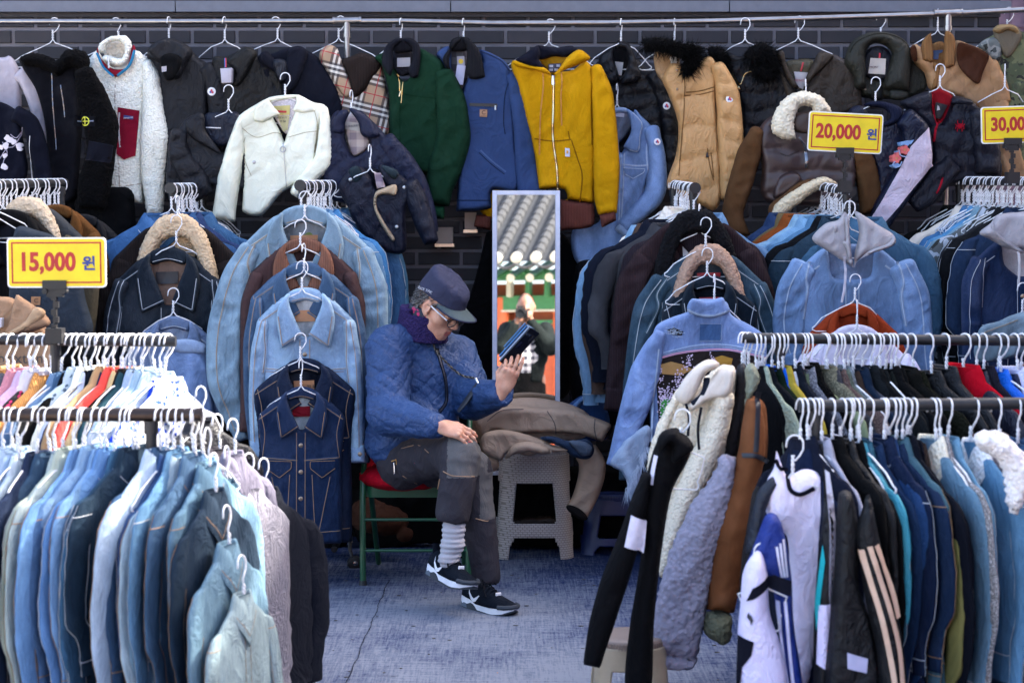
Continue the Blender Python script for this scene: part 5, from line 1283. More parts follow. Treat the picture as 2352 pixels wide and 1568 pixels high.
column_jacket('mid blue denim jacket between the mauve jacket and the lightest denim jacket', 698,612,122,7.74, DM(.055,.13,.27), DM(.12,.22,.38), THB, hem=3.4, tagm=LPATCH,
              sl=[(-.85,.6,.12),(-.94,1.4,.2),(-.9,2.6,.22),(-.8,3.7,.17),(-.72,3.95,.15)], sr=[(.88,.6,.12),(1.02,1.4,.18),(1.06,2.6,.18),(1.08,3.6,.15)])
column_jacket('palest blue denim jacket in the middle of its column, above two dark vests', 702,670,112,7.69, DM(.24,.40,.66), DM(.36,.50,.70), THB, hem=3.0, tagm=LPATCH, lin=mat('denim', (.42,.45,.5)),
              sl=[(-.85,.6,.12),(-.95,1.2,.17),(-1.0,2.2,.17),(-.95,3.3,.17)], sr=[(.88,.6,.12),(.98,1.4,.17),(1.04,2.6,.17),(1.06,3.4,.15)])
column_jacket('dark indigo denim vest just above the lowest vest', 700,832,110,7.64, DM(.010,.030,.10), DM(.028,.06,.15), THB, hem=3.75, tagm=LPATCH, text='LEVI STRAUSS & CO', name='denim_vest', sw=1.04, lin=DM(.01,.02,.06))
column_jacket('dark blue denim vest lowest in its column, with buttons down the front', 693,896,98,7.59, DM(.014,.045,.15), DM(.04,.085,.20), THB, hem=3.58, tagm=mat('cloth', (.28,.015,.03)), name='denim_vest', lin=mat('denim', (.28,.33,.38)))
# column B (x about 400)
COR = mat('cord', (.028,.018,.017))
column_jacket('dark brown corduroy jacket with a cream sherpa collar', 405,512,148,8.08, COR, None, None, hem=2.6, collar='sherpa', mc=mat('sherpa', (.50,.39,.28)), lin=mat('sherpa', (.42,.32,.22)), name='jacket',
              sl=[(-.75,.6,.15),(-.98,1.1,.22),(-1.12,1.8,.2),(-1.16,2.2,.16)], sr=[(.75,.6,.14),(.88,1.1,.2),(.9,1.8,.2)])
column_jacket('charcoal blue denim jacket with pale stitching, below the sherpa collar', 386,578,122,8.01, DM(.022,.040,.072), DM(.06,.09,.13), THW, hem=3.0, lin=mat('cloth', (.22,.15,.125)), tagm=mat('leather', (.008,.008,.014)), vneck=1.0,
              sl=[(-.85,.55,.14),(-1.02,1.1,.17),(-1.10,2.0,.17),(-1.1,2.6,.17)], sr=[(.88,.55,.14),(1.0,1.1,.17),(1.02,2.0,.17)])
column_jacket('light blue denim jacket behind the end of the left middle rail', 400,735,104,7.95, DM(.15,.24,.46), DM(.24,.34,.55), THW, hem=2.8, lin=DM(.2,.28,.45),
              sl=[(-.8,.6,.14),(-1.0,1.3,.18),(-1.02,2.0,.18)], sr=[(.85,.6,.14),(1.0,1.3,.18),(1.03,2.0,.18)])
g = G('denim_jacket', 'pale blue denim jacket hung back to front, lowest in the left column', 'jacket', 7.88, 'f', 'jackets hung in columns')
m = DM(.13,.235,.50)
p = g.pc('back', [(365,810),(400,795),(440,790),(478,822),(490,870),(495,1000),(490,1150),(370,1150),(360,900)], m, T=.04)
p = g.pc('collar', [(372,785,1),(430,778),(470,790),(478,812,1),(430,812),(368,806,1)], DM(.22,.33,.56),-.04, T=.02, r=.015, folds=FLAT); g.end()
# column C (x about 1615)
column_jacket('plum brown cord jacket with a black sherpa collar', 1600,502,150,7.92, mat('cord', (.045,.022,.030)), None, None, hem=2.8, collar='sherpa', mc=mat('sherpa', (.016,.017,.022)), lin=mat('cord', (.05,.02,.03)), tagm=mat('plain', (.6,.58,.6)), name='jacket',
              sl=[(-.75,.6,.16),(-.98,1.0,.24),(-1.10,1.8,.22),(-1.20,2.5,.19),(-1.24,2.85,.16)], sr=[(.75,.5,.15),(.95,1.0,.2),(1.18,1.7,.14)])
column_jacket('teal blue denim jacket with a beige sherpa collar', 1628,578,128,7.84, DM(.035,.095,.165), DM(.08,.16,.22), THW, hem=3.4, collar='sherpa', mc=mat('sherpa', (.36,.25,.20)), lin=DM(.02,.05,.09), tagm=mat('plain', (.35,.012,.02)), flaps=True,
              sl=[(-.8,.5,.18),(-1.10,1.0,.24),(-1.30,2.0,.20),(-1.42,3.2,.17),(-1.45,4.0,.15)], sr=[(.85,.6,.16),(1.05,1.1,.2),(1.2,1.9,.18)])
column_jacket('dark teal denim jacket with tab pockets and a red woven label', 1630,642,108,7.78, DM(.018,.040,.075), DM(.05,.08,.12), THW, hem=2.6, lin=mat('cloth', (.012,.02,.035)), tagm=mat('plain', (.38,.02,.03)), text='LEVI STRAUSS')
g = G('denim_jacket', 'torn light denim jacket hung back to front with a cherry blossom panel', 'jacket', 7.55, '6', 'jackets hung in columns')
LD = DM(.17,.28,.60); LDw = DM(.30,.42,.68)
p = g.pc('back', [(870,780),(850,850),(720,900),(630,950),(600,1050),(610,1200),(590,1400),(600,1700),(700,2000),(1200,2000),(1330,1500),(1350,1100),(1330,1010),(1230,940),(1120,880),(1080,790)], LD, T=.04, folds=CALM)
g.dseam(p, [(615,1145),(750,1110),(900,1080),(1100,1080),(1330,1130)], LDw, mat('plain', (.05,.08,.25)),.014)
cb = g.pc('collar', [(862,775),(960,790),(1060,765),(1080,800),(1110,860),(1000,905),(900,895),(830,850)], LD, -.035, T=.02, r=.015, folds=FLAT, res=.008)
g.dseam(cb, [(830,845),(900,878),(1000,885),(1100,855)], LDw, TH, .012)
g.patch('faded_patch_mark', p, [(910,935),(1050,935),(1045,1045),(905,1045)], DM(.06,.16,.42),.003, rim=LDw)
fp = mat('flower', (.055,.042,.040),(.62,.45,.58))
def ex(mb, pp):
    pp.patch(g.z([(650,1200),(720,1180),(800,1200),(860,1230),(780,1270),(660,1260)]), mat('cloth', (.38,.22,.09)),.005, into=mb)
    pp.patch(g.z([(990,1160),(1050,1140),(1120,1160),(1110,1200),(1020,1200)]), mat('cloth', (.4,.22,.05)),.005, into=mb)
    pp.patch(g.z([(648,1440),(690,1410),(760,1480),(800,1600),(650,1600)]), mat('cloth', (.06,.30,.07)),.005, into=mb)
    rg = random.Random(5); pk = mat('plain', (.66,.52,.66))
    for (x0, y0, x1, y1, n, sp) in ((640,1180,660,1560,60,30),(850,1130,760,1320,70,35),(650,1440,760,1330,40,40),(960,1120,1010,1180,20,25),(660,1360,740,1440,50,40),(900,1200,700,1520,40,60)):
        for i in range(n):
            t = rg.random(); x = x0 + (x1 - x0) * t + rg.gauss(0, sp * .5); y = y0 + (y1 - y0) * t + rg.gauss(0, sp * .5); r = rg.uniform(4,9)
            if x < 622 or y < 1120: continue
            q = pp.at(*g.z([(x, y)])[0], .006 + rg.random() * .001); rr = r * .3516 / S(7.55)
            k = mb.mi(pk); a0 = rg.random() * 6; b = mb.verts([q] + [q + Vector((rr * (1 if j % 2 else .5) * math.cos(a0 + j * .628),-.0005, rr * (1 if j % 2 else .5) * math.sin(a0 + j * .628))) for j in range(10)])
            for j in range(10): mb.face((b, b + 1 + j, b + 1 + (j + 1) % 10), k)
g.patch('blossom_panel', p, [(618,1175),(750,1135),(900,1115),(1100,1110),(1330,1160),(1330,1600),(640,1600)], mat('cloth', (.045,.034,.034)),.003, extra=ex)
g.strip('piping', p, [(618,1168),(750,1130),(900,1108),(1100,1104),(1330,1154)], .008, mat('cloth', (.5,.28,.42)),.003)
s_ = g.limb('sleeve', [(665,985,30),(618,1090,68),(560,1250,100),(510,1420,100),(450,1600,85),(400,1800,80),(370,1880,75)], LD, -.025, T=.045, folds=scaled(SLEEVE, 1.3))
g.dseam(s_, [(640,1100),(620,1300),(600,1500),(590,1700)], LDw, TH, .008)
g.pc('frayed_edge', [(420,1700,1),(560,1600),(600,1640),(560,1800),(520,1960),(480,2120,1),(455,2080),(440,1980),(400,1900,1),(330,1860),(350,1800)], mat('denim', (.26,.36,.55)),-.07, T=.02, r=.02)
mb = MB(); k = mb.mi(mat('plain', (.42,.5,.62))); rg = random.Random(8)
for i in range(150):
    t = rg.random(); q = P(*g.z([(430 + 140 * t, 2040 - 330 * t * .9)])[0], 7.45) + Vector((rg.gauss(0,.006), rg.gauss(0,.01),0)); e = q + Vector((rg.gauss(0,.012), rg.gauss(0,.006),-rg.uniform(.02,.07)))
    b = mb.verts([q - Vector((.0012,0,0)), q + Vector((.0012,0,0)), e]); mb.face((b, b + 1, b + 2), k)
mb.build('fringe', g.mk(), sharp=0); mb = MB(); k = mb.mi(mat('plain', (.42,.5,.62)))
for (cx_, cy_) in ((740,990),):
    for i in range(60):
        q = p.at(*g.z([(cx_ + rg.gauss(0,28), cy_ + rg.gauss(0,20))])[0], .004); e = q + Vector((rg.gauss(0,.014),-.003, rg.gauss(0,.004)))
        b = mb.verts([q - Vector((0,0,.001)), q + Vector((0,0,.001)), e]); mb.face((b, b + 1, b + 2), k)
mb.build('tear_threads', g.mk(), sharp=0)
g.patch('tear', p, [(690,975),(740,960),(800,985),(790,1010),(730,1010)], mat('cloth', (.03,.03,.04)),.002); g.end()
# column D (x about 1957)
column_jacket('light denim jacket with a grey marl hood', 1955,560,150,7.80, DM(.13,.25,.50), DM(.22,.34,.56), TH, hem=2.6, collar='none', lin=DM(.12,.2,.38), vneck=.55,
              sl=[(-.7,.3,.18),(-.88,.7,.25),(-.95,1.3,.25),(-.8,1.9,.2)], sr=[(.75,.3,.18),(.95,.8,.25),(1.02,1.6,.24),(1.1,2.3,.2)])
g = G('hood', 'grey marl hood lying open over the light denim jacket', 'hood', 7.70, 'e')
HG_ = mat('cloth', (.33,.33,.38))
def grey_hood(g, root=None):
    g.pc('hood_half', [(270,190),(230,240),(150,265),(75,340),(85,375),(160,425),(230,470),(290,510),(325,530,1),(300,400),(285,280)], HG_, -.02, T=.03, r=.03, folds=scaled(DEF, 1.5))
    g.pc('hood_half', [(325,185),(380,210),(470,270),(560,325),(578,370),(540,400),(430,440),(350,480),(328,530,1),(330,440),(355,330),(345,240)], HG_, -.03, T=.035, r=.035, folds=scaled(DEF, 1.5))
    g.pc('hood_edge', [(270,190),(292,230),(300,330),(318,520,1),(300,505),(270,400),(200,300),(215,270),(255,350),(275,370),(270,280)], HG_, -.05, T=.015, r=.015, res=.009)
    g.pc('hood_edge', [(560,325),(580,370),(550,405),(430,445),(345,490),(328,535),(335,505),(420,425),(530,380),(555,350)], HG_, -.06, T=.014, r=.012, res=.009)
    p = g.ps[0][1]
    g.strip('drawstring', p, [(262,460),(265,540),(258,640),(240,735)], .010, mat('cloth', (.4,.4,.5)),.006)
grey_hood(g); g.end()
column_jacket('rust orange overshirt with an open collar, hung below the grey hood', 1960,706,100,7.68, mat('cloth', (.34,.052,.018)), None, None, hem=2.0, lin=mat('cloth', (.30,.045,.016)), name='shirt', collar='flat', open_=.16, vneck=1.25, sl=[(-.8,.6,.16),(-.98,1.0,.2),(-1.0,1.5,.2)], sr=[(.8,.6,.16),(1.0,1.0,.2),(1.05,1.5,.2)])
column_jacket('pale lilac white shirt hung lowest behind the right middle rail', 1965,756,128,7.60, mat('cloth', (.56,.55,.72)), None, None, hem=1.6, lin=mat('cloth', (.5,.5,.62)), name='shirt', collar='flat', vneck=.9, sl=[(-.8,.5,.16),(-1.0,.9,.2)], sr=[(.8,.5,.16),(1.02,.9,.2)])
# column E (right edge)
column_jacket('dark indigo denim jacket with a grey marl hood at the right edge', 2345,545,128,7.70, DM(.014,.045,.16), DM(.04,.08,.20), THW, hem=3.0, collar='none', lin=DM(.3,.3,.35), vneck=.7,
              sl=[(-.7,.4,.16),(-.86,.8,.2),(-.88,1.6,.19),(-.88,2.4,.17)], sr=[(.8,.5,.15),(1,1,.2)])
g = G('hood', 'grey marl hood over the dark indigo jacket at the right edge', 'hood', 7.60, 'e')
g.pc('hood_half', [(1310,195),(1240,200),(1180,215),(1150,260),(1080,320),(1150,360),(1240,410),(1330,420),(1400,420),(1400,200)], HG_, -.02, T=.04, r=.03)
g.pc('hood_edge', [(1190,215),(1170,260),(1200,320),(1280,380),(1350,430),(1330,440),(1250,400),(1170,330),(1150,270)], HG_, -.05, T=.015, r=.015, res=.009)
g.strip('drawstring', g.ps[0][1], [(1300,400),(1305,500),(1298,640)], .010, mat('cloth', (.5,.5,.55)),.006); g.end()
g = G('denim_jacket', 'washed grey blue denim jacket lying low at the right edge behind the rail', 'jacket', 7.5, 'e')
p = g.pc('body', [(1080,900),(1200,850),(1290,810),(1400,800),(1450,1000),(1080,1100)], DM(.14,.22,.30), T=.03); g.dseam(p, [(1080,925),(1200,880),(1300,840)], DM(.2,.28,.34), THB); g.end()
# ------------------------------------------------------------------ far left rack group
g = G('jacket', 'tan hooded work jacket at the left edge under the price sign', 'jacket', 7.45, '4')
TW = mat('canvas', (.33,.215,.145))
p = g.pc('body', [(-200,640),(0,630),(100,650),(180,760),(320,860),(330,1100),(-200,1120)], TW, T=.04)
g.pc('hood', [(105,620),(150,640),(240,700),(300,750),(330,810),(240,850),(120,880),(30,880),(60,800)], TW, -.05, T=.03)
g.pc('hood_band', [(230,700),(300,740),(200,830),(60,890),(40,870),(150,800)], mat('canvas', (.42,.29,.19)),-.08, T=.012, r=.012)
g.patch('label_tag', p, [(-10,765),(45,765),(42,825),(-10,830)], mat('plain', (.55,.55,.62)),.04, extra=lambda mb, pp: pp.patch(g.z([(2,790),(26,785),(28,810),(4,812)]), mat('plain', (.6,.3,.04)),.042, into=mb))
g.text(g.ps[0][1].mb, p, 'brixton', 150,1030,.06, mat('plain', (.06,.045,.04)), lift=.004); g.end()
g = G('jacket', 'slate blue work jacket with a small leather patch behind the price sign', 'jacket', 7.7, '4')
SL_ = mat('canvas', (.050,.068,.098))
p = g.pc('body', [(100,190),(250,200),(400,260),(500,400),(560,650),(580,900),(100,900),(60,600)], SL_, T=.04)
g.patch('leather_patch', p, [(222,628),(281,628),(281,682),(222,682)], mat('leather', (.35,.16,.06)),.004, extra=lambda mb, pp: g.text(mb, pp, 'C', 255,654,.026, mat('plain', (.06,.03,.02)), lift=.006)); g.end()
g = G('jacket', 'olive jacket with a pale branch print between the slate and brown jackets', 'jacket', 7.9, '4')
p = g.pc('body', [(420,240),(560,330),(640,500),(640,700),(600,900),(500,900)], mat('cloth', (.10,.088,.062)), T=.04); g.end()
for i, (lab, cx, ty, s, d, m, col) in enumerate((
        ('black jacket at the far left under the hangers of the left back rail', 20,492,130,7.95, mat('cloth', (.012,.013,.016)), 'flat'),
        ('grey blue jacket with a cream fleece collar on the left back rail', 62,470,130,8.05, mat('cloth', (.07,.08,.095)), 'sherpa'),
        ('ochre brown duck jacket on the left back rail', 130,478,100,8.12, mat('canvas', (.17,.075,.025)), 'flat'),
        ('charcoal jacket at the right end of the left back rail', 190,500,95,8.2, mat('cloth', (.03,.032,.04)), 'flat'))):
    column_jacket(lab, cx, ty, s, d, m, None, None, hem=2.8, collar=col, mc=mat('sherpa', (.5,.42,.33)) if col == 'sherpa' else None, name='jacket', lin=mat('cloth', (.02,.025,.045)),
                  sl=[(-.8,.6,.15),(-1.0,1.2,.2),(-1.05,2.6,.18)], sr=[(.8,.6,.15),(1.0,1.2,.2),(1.05,2.6,.18)])
# ------------------------------------------------------------------ fully round jackets for the rails (several cuts, shared by the copies)
def slab(seed, L=.66, w=.215, slv=.56, th=.052, kind='denim', collar=True, puffy=False):
    rg = random.Random(seed); A, B, FZ = 'A', 'B', 'C'
    main = mat('denim', (.1,.2,.4)); thr = THB
    out = []
    def fold(p, amp, s_):
        return amp * (float(nz(p[0] * 9 + p[1] * 13, p[2] * 2.2, seed + s_)) + .7 * float(nz(p[0] * 21 - p[1] * 17, p[2] * 6, seed + s_ + 3)))
    # body
    mb = MB(); k = mb.mi(main); n = 30; Z = [0.0,-.022,-.045,-.075,-.105,-.135] + list(np.linspace(-.17,-L, 18)); rings = []
    for i, z in enumerate(Z):
        hw = np.interp(-z, [0,.022,.045,.075,.105,.135,.2, L], [.050,.060,.095,.145,.185, w, w - .005, w + rg.uniform(-.01,.02)])
        ht = np.interp(-z, [0,.03,.1,.3, L], [.034,.042, th * .8, th, th * .85])
        pts = []
        for j in range(n):
            a = 2 * math.pi * j / n; c, s_ = math.cos(a), math.sin(a)
            x = hw * math.copysign(abs(c) ** .75, c); y = ht * math.copysign(abs(s_) ** .9, s_)
            f = fold((x, y, z),.011 if z < -.1 else .003,1)
            if puffy: f += .012 * (abs(math.sin(z * math.pi / .075)) ** .5 - .6)
            pts.append((x, y + math.copysign(f, s_) * abs(s_) ** .5, z + .015 * c * c * (z < -L + .1) * float(nz(a, seed, 3))))
        rings.append(mb.verts(pts))
    for a, b in zip(rings, rings[1:]):
        for j in range(n): mb.face((b + j, b + (j + 1) % n, a + (j + 1) % n, a + j), k)
    mb.face([rings[-1] + j for j in range(n)], k); mb.face([rings[0] + j for j in range(n)][::-1], k)
    t = mb.mi(thr)
    if kind == 'denim':
        for i in (20,): mb.tube([Vector(mb.v[rings[i] + j % n]) * 1.012 for j in range(n + 1)], .0014, thr, 4, False)
        for x in (-.02,.02): mb.tube([Vector((x, -np.interp(-z, [0,.03,.1,.3, L], [.034,.042, th * .8, th, th * .85]) - .008, z)) for z in Z[4:]], .0014, thr, 4, False)
    out.append(('body', mb.mesh('body')))
    # sleeves
    for sg in (-1,1):
        mb = MB(); k = mb.mi(main); mb.mi(thr); n = 16
        bend = rg.uniform(.01,.05); fw = rg.uniform(-.05,.0)
        cl = [(.155,0,-.098,.030),(.190,0,-.115,.050),(.222,0,-.17,.062),(.240, fw * .3,-.25,.060),(.248 + bend * .3, fw * .6,-.34,.055),(.25 + bend * .3, fw, -.44,.050),(.235, fw * 1.2,-.44 - (slv - .44) * .6,.044),(.225, fw * 1.4,-slv - .03,.038),(.224, fw * 1.4,-slv - .04,.041),(.222, fw * 1.45,-slv - .09,.041)]
        rings = []; zz = np.linspace(0, len(cl) - 1,34)
        for q in zz:
            i = min(int(q), len(cl) - 2); f = q - i; x, y, z, r = [cl[i][m_] * (1 - f) + cl[i + 1][m_] * f for m_ in range(4)]; r *= .76
            pts = []
            for j in range(n):
                a = 2 * math.pi * j / n; rr = r * (1 + .10 * float(nz(z * 14 + math.cos(a) * 1.5, math.sin(a) * 1.5 + sg, seed + 7)) + .10 * float(nz(z * 34 + math.cos(a - .6) * 1.8, math.sin(a) * 2, seed + 12)))
                if puffy: rr *= 1.15 + .16 * (abs(math.sin(z * math.pi / .06)) ** .5 - .6)
                pts.append((sg * (x + rr * math.cos(a) * .95), y + rr * .78 * math.sin(a), z + .3 * (x - .2) * 0))
            rings.append(mb.verts(pts))
        for a, b in zip(rings, rings[1:]):
            for j in range(n):
                q4 = (a + j, a + (j + 1) % n, b + (j + 1) % n, b + j); mb.face(q4 if sg < 0 else q4[::-1], k)
        mb.face([rings[0] + j for j in range(n)], k); mb.face([rings[-1] + j for j in range(n)][::-1], k)
        if kind == 'denim':
            cen = lambda i: sum((Vector(mb.v[rings[i] + j]) for j in range(n)), Vector()) / n
            for j in (1,9):
                pts = [];
                for i in range(4, len(rings)): c = cen(i); pts.append(c + (Vector(mb.v[rings[i] + j]) - c) * 1.03)
                mb.tube(pts, .0014, thr, 4, False)
            for i in ((6,30) if seed % 2 else (30,)): c = cen(i); mb.tube([c + (Vector(mb.v[rings[i] + j % n]) - c) * 1.03 for j in range(n + 1)], .0014, thr, 4, False)
        out.append(('sleeve', mb.mesh('sleeve')))
    if collar:
        mb = MB(); k = mb.mi(main); mb.mi(thr); n = 28; rings = []
        for (r1, r2, z) in ((.044,.030,-.012),(.050,.036,.006),(.060,.044,.010),(.074,.056,-.012),(.090,.066,-.045),(.096,.070,-.062),(.088,.062,-.066),(.07,.05,-.035)):
            pts = []
            for j in range(n):
                a = 2 * math.pi * j / n - math.pi / 2; fr = max(0,-math.sin(a)) ** 2
                gap = max(0,1 - abs(math.atan2(math.cos(a),-math.sin(a))) / .35)
                pts.append((r1 * math.cos(a), r2 * math.sin(a) * (1 + .1 * fr), z * (1 + .7 * fr) - .035 * fr - .03 * gap))
            rings.append(mb.verts(pts))
        for a, b in zip(rings, rings[1:]):
            for j in range(n): mb.face((b + j, b + (j + 1) % n, a + (j + 1) % n, a + j), k)
        if kind == 'denim': mb.tube([Vector(mb.v[rings[4] + j % n]) + Vector((0,0,.002)) for j in range(n + 1)], .0013, thr, 4, False)
        out.append(('collar', mb.mesh('collar')))
    return out
SLABS = [slab(i * 31 + 3, L=[.62,.68,.60,.70,.65,.64][i], slv=[.52,.58,.55,.6,.50,.56][i], w=[.215,.225,.205,.22,.21,.215][i]) for i in range(6)]
SLABP = [slab(700 + i * 17, L=[.62,.68,.66,.58][i], slv=[.5,.56,.58,.5][i], kind='plain', th=[.05,.07,.045,.065][i], puffy=bool(i % 2)) for i in range(4)]
_sc = [0]
ORD = ['first', 'second', 'third', 'fourth', 'fifth', 'sixth', 'seventh', 'eighth', 'ninth', 'tenth', 'eleventh', 'twelfth', 'thirteenth', 'fourteenth', 'fifteenth', 'sixteenth', 'seventeenth', 'eighteenth', 'nineteenth', 'twentieth']
def nth(i):
    if i < 20: return ORD[i]
    return {2: 'twenty', 3: 'thirty', 4: 'forty'}[(i + 1) // 10] + '-' + ORD[(i + 1) % 10 - 1] if (i + 1) % 10 else {3: 'thirtieth', 4: 'fortieth', 5: 'fiftieth'}[(i + 1) // 10]
def hang(label, loc, yaw, m, thread=None, collar_m=None, kind='denim', group=None, sc=1.0, name=None, cat='jacket', sleeveless=False, no=None, tilt=0.0, flat=1.0):
    _sc[0] += 1
    src = (SLABS if kind == 'denim' else SLABP); parts = src[(_sc[0] if no is None else no) % len(src)]
    r = bpy.data.objects.new(name or ('denim_jacket' if kind == 'denim' else 'jacket'), None); COL.objects.link(r)
    r.empty_display_size = .05; r.location = loc; r.rotation_euler = (0, tilt, yaw); rr_ = random.Random(_sc[0]); r.scale = (sc * rr_.uniform(.93,1.05), sc * flat * rr_.uniform(.75,1.1), sc * rr_.uniform(.92,1.1))
    tag(r, label, cat, group)
    for nm, me in parts:
        if sleeveless and nm == 'sleeve': continue
        o = bpy.data.objects.new(nm, me); COL.objects.link(o); o.parent = r
        o.material_slots[0].link = 'OBJECT'; o.material_slots[0].material = (collar_m if nm == 'collar' and collar_m else m)
        if len(o.material_slots) > 1: o.material_slots[1].link = 'OBJECT'; o.material_slots[1].material = thread or THB
    return r
# ------------------------------------------------------------------ the four rails that run across the picture
def c3(h): return tuple(srgb(h))
def row(railname, group, y, d, items, yaw0, jit, side, rseed, dropn=.080, sc=1.0):
    """items: (hook x, kind, colour, description, options)"""
    rg = random.Random(rseed); n = len(items)
    for i, it in enumerate(items):
        x, kind, col, desc = it[:4]; op = it[4] if len(it) > 4 else {}
        p = P(x + rg.uniform(-3,3), y, d); p.z += .016; yw = R(yaw0 + rg.uniform(-jit, jit) * 1.6 + op.get('yaw', 0))
        hk = hanger(p, 'white wire hanger, %s from the left on the %s' % (nth(i), railname), yw, 'white wire hangers on the ' + railname, rg.uniform(-.16,.16), small='row', sc=rg.uniform(1.05,1.16))
        if kind is None: continue
        mk = {'d': 'denim', 'c': 'cloth', 'n': 'nylon', 's': 'sherpa', 't': 'tweed', 'k': 'cord', 'u': 'suede', 'l': 'leather', 'f': 'flower', 'm': 'camo'}[kind]
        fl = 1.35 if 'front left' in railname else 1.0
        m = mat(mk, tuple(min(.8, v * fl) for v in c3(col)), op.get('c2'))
        cm = mat(op['ck'], op['cc']) if 'ck' in op else None
        q = p + Vector((op.get('dx', 0), op.get('dy', 0),-.016 - dropn * 1.12 + op.get('dz', 0) - rg.uniform(0,.022)))
        hang('%s, %s from the left on the %s' % (desc, nth(i), railname), q, yw, m, op.get('th', THW if mk == 'denim' and rg.random() < .5 else THB), cm, 'denim' if kind == 'd' else 'plain', group, sc * op.get('sc', 1), tilt=rg.uniform(-.07,.07), cat=op.get('cat', 'jacket'), sleeveless=op.get('vest', False), name=op.get('nm'), flat=op.get('flat', .33 if 'denim' in group else .40))
# front left rail
t = rack('front left rack with a dark rusty rail', P(-330,952,5.0), P(463,952,5.0), [P(347,952,5.0), P(-250,952,5.0)], .0185)
FL = [(-120, 'd', '#6a86b0', 'pale blue denim jacket'),(-90, 'd', '#8ea6c8', 'light washed denim jacket'),(-60, 'd', '#7f9cc4', 'light washed denim jacket'),(-30, 'd', '#9fb4d0', 'pale bleached denim jacket'),(2, 'd', '#92abcb', 'pale blue denim jacket'),(15, 'd', '#8da9c9', 'light blue denim jacket'),(33, 'd', '#7d99bd', 'greyish light blue denim jacket'),(52, 'd', '#9db3cc', 'pale bleached denim jacket'),
      (82, 'd', '#20355c', 'dark navy denim jacket'),(98, 'd', '#1c3152', 'dark indigo denim jacket'),(115, 'd', '#2c4c6e', 'teal navy denim jacket'),(148, 'd', '#7f9299', 'grey green denim jacket'),(165, 'd', '#8a9a94', 'grey olive denim jacket'),(174, 'd', '#93838c', 'pinkish grey denim jacket', {'dz': -.02}),
      (190, 'd', '#4f7db2', 'mid blue denim jacket', {'th': THB}),(198, 'd', '#41699c', 'mid blue washed denim jacket'),(222, 'd', '#5d82ab', 'dusty blue denim jacket'),(241, 'd', '#5079a8', 'blue denim jacket with white fades'),(262, 'd', '#4573ac', 'clear blue denim jacket'),(287, 'd', '#2b5a82', 'deep teal blue denim jacket'),(298, 'd', '#234a6c', 'dark teal denim jacket'),(310, 'd', '#1d3a55', 'darkest teal denim jacket'),
      (365, 'd', '#8099b8', 'pale grey blue denim jacket', {'dy': -.02}),(381, 'd', '#2d5079', 'dark blue denim jacket'),(399, 'd', '#34558c', 'violet blue denim jacket'),(412, 'd', '#44719a', 'clean blue denim jacket', {'dy': -.02}),(427, 'd', '#7d97ac', 'pale bleached denim jacket', {'yaw': -2, 'dy': -.02}),(444, 'd', '#36597f', 'strong blue denim jacket near the end', {'yaw': -4, 'dy': -.03}),(455, 'd', '#5f87a4', 'washed teal denim jacket', {'yaw': -6, 'dx': .01, 'dz': -.02})]
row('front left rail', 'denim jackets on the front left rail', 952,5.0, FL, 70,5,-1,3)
# jackets hung one below another off its right end
for i, (x, y, d, yw, col, lab, sc) in enumerate(((478,1070,4.98,76, '#4d7698', 'washed denim jacket hanging off the right end of the front left rack', .95),(492,1130,4.90,70, '#24415f', 'dark denim jacket with a raised sleeve at the front left rack end', .88),
                                            (522,1110,5.12,80, '#3f6885', 'teal denim jacket with a khaki cuff at the front left rack end', 1.05),(522,1250,4.84,72, '#5c83a0', 'bleached denim jacket low at the end of the front left rack', .8),(556,1365,4.80,70, '#7f9aa8', 'pale sunlit denim jacket lowest at the end of the front left rack', .7))):
    hang(lab, P(x, y, d), R(yw), mat('denim', c3(col)), THB, None, 'denim', 'jackets hung off the front left rack end', sc, flat=.45)
    hanger(P(x, y, d) + Vector((0,0,.10)), 'white wire hanger holding the ' + ' '.join(lab.split()[:3]) + (' near the rack end', ' with raised sleeve', ' with khaki cuff', ' low down', ' lowest down')[i], R(yw), 'white wire hangers of the stall', small='row')
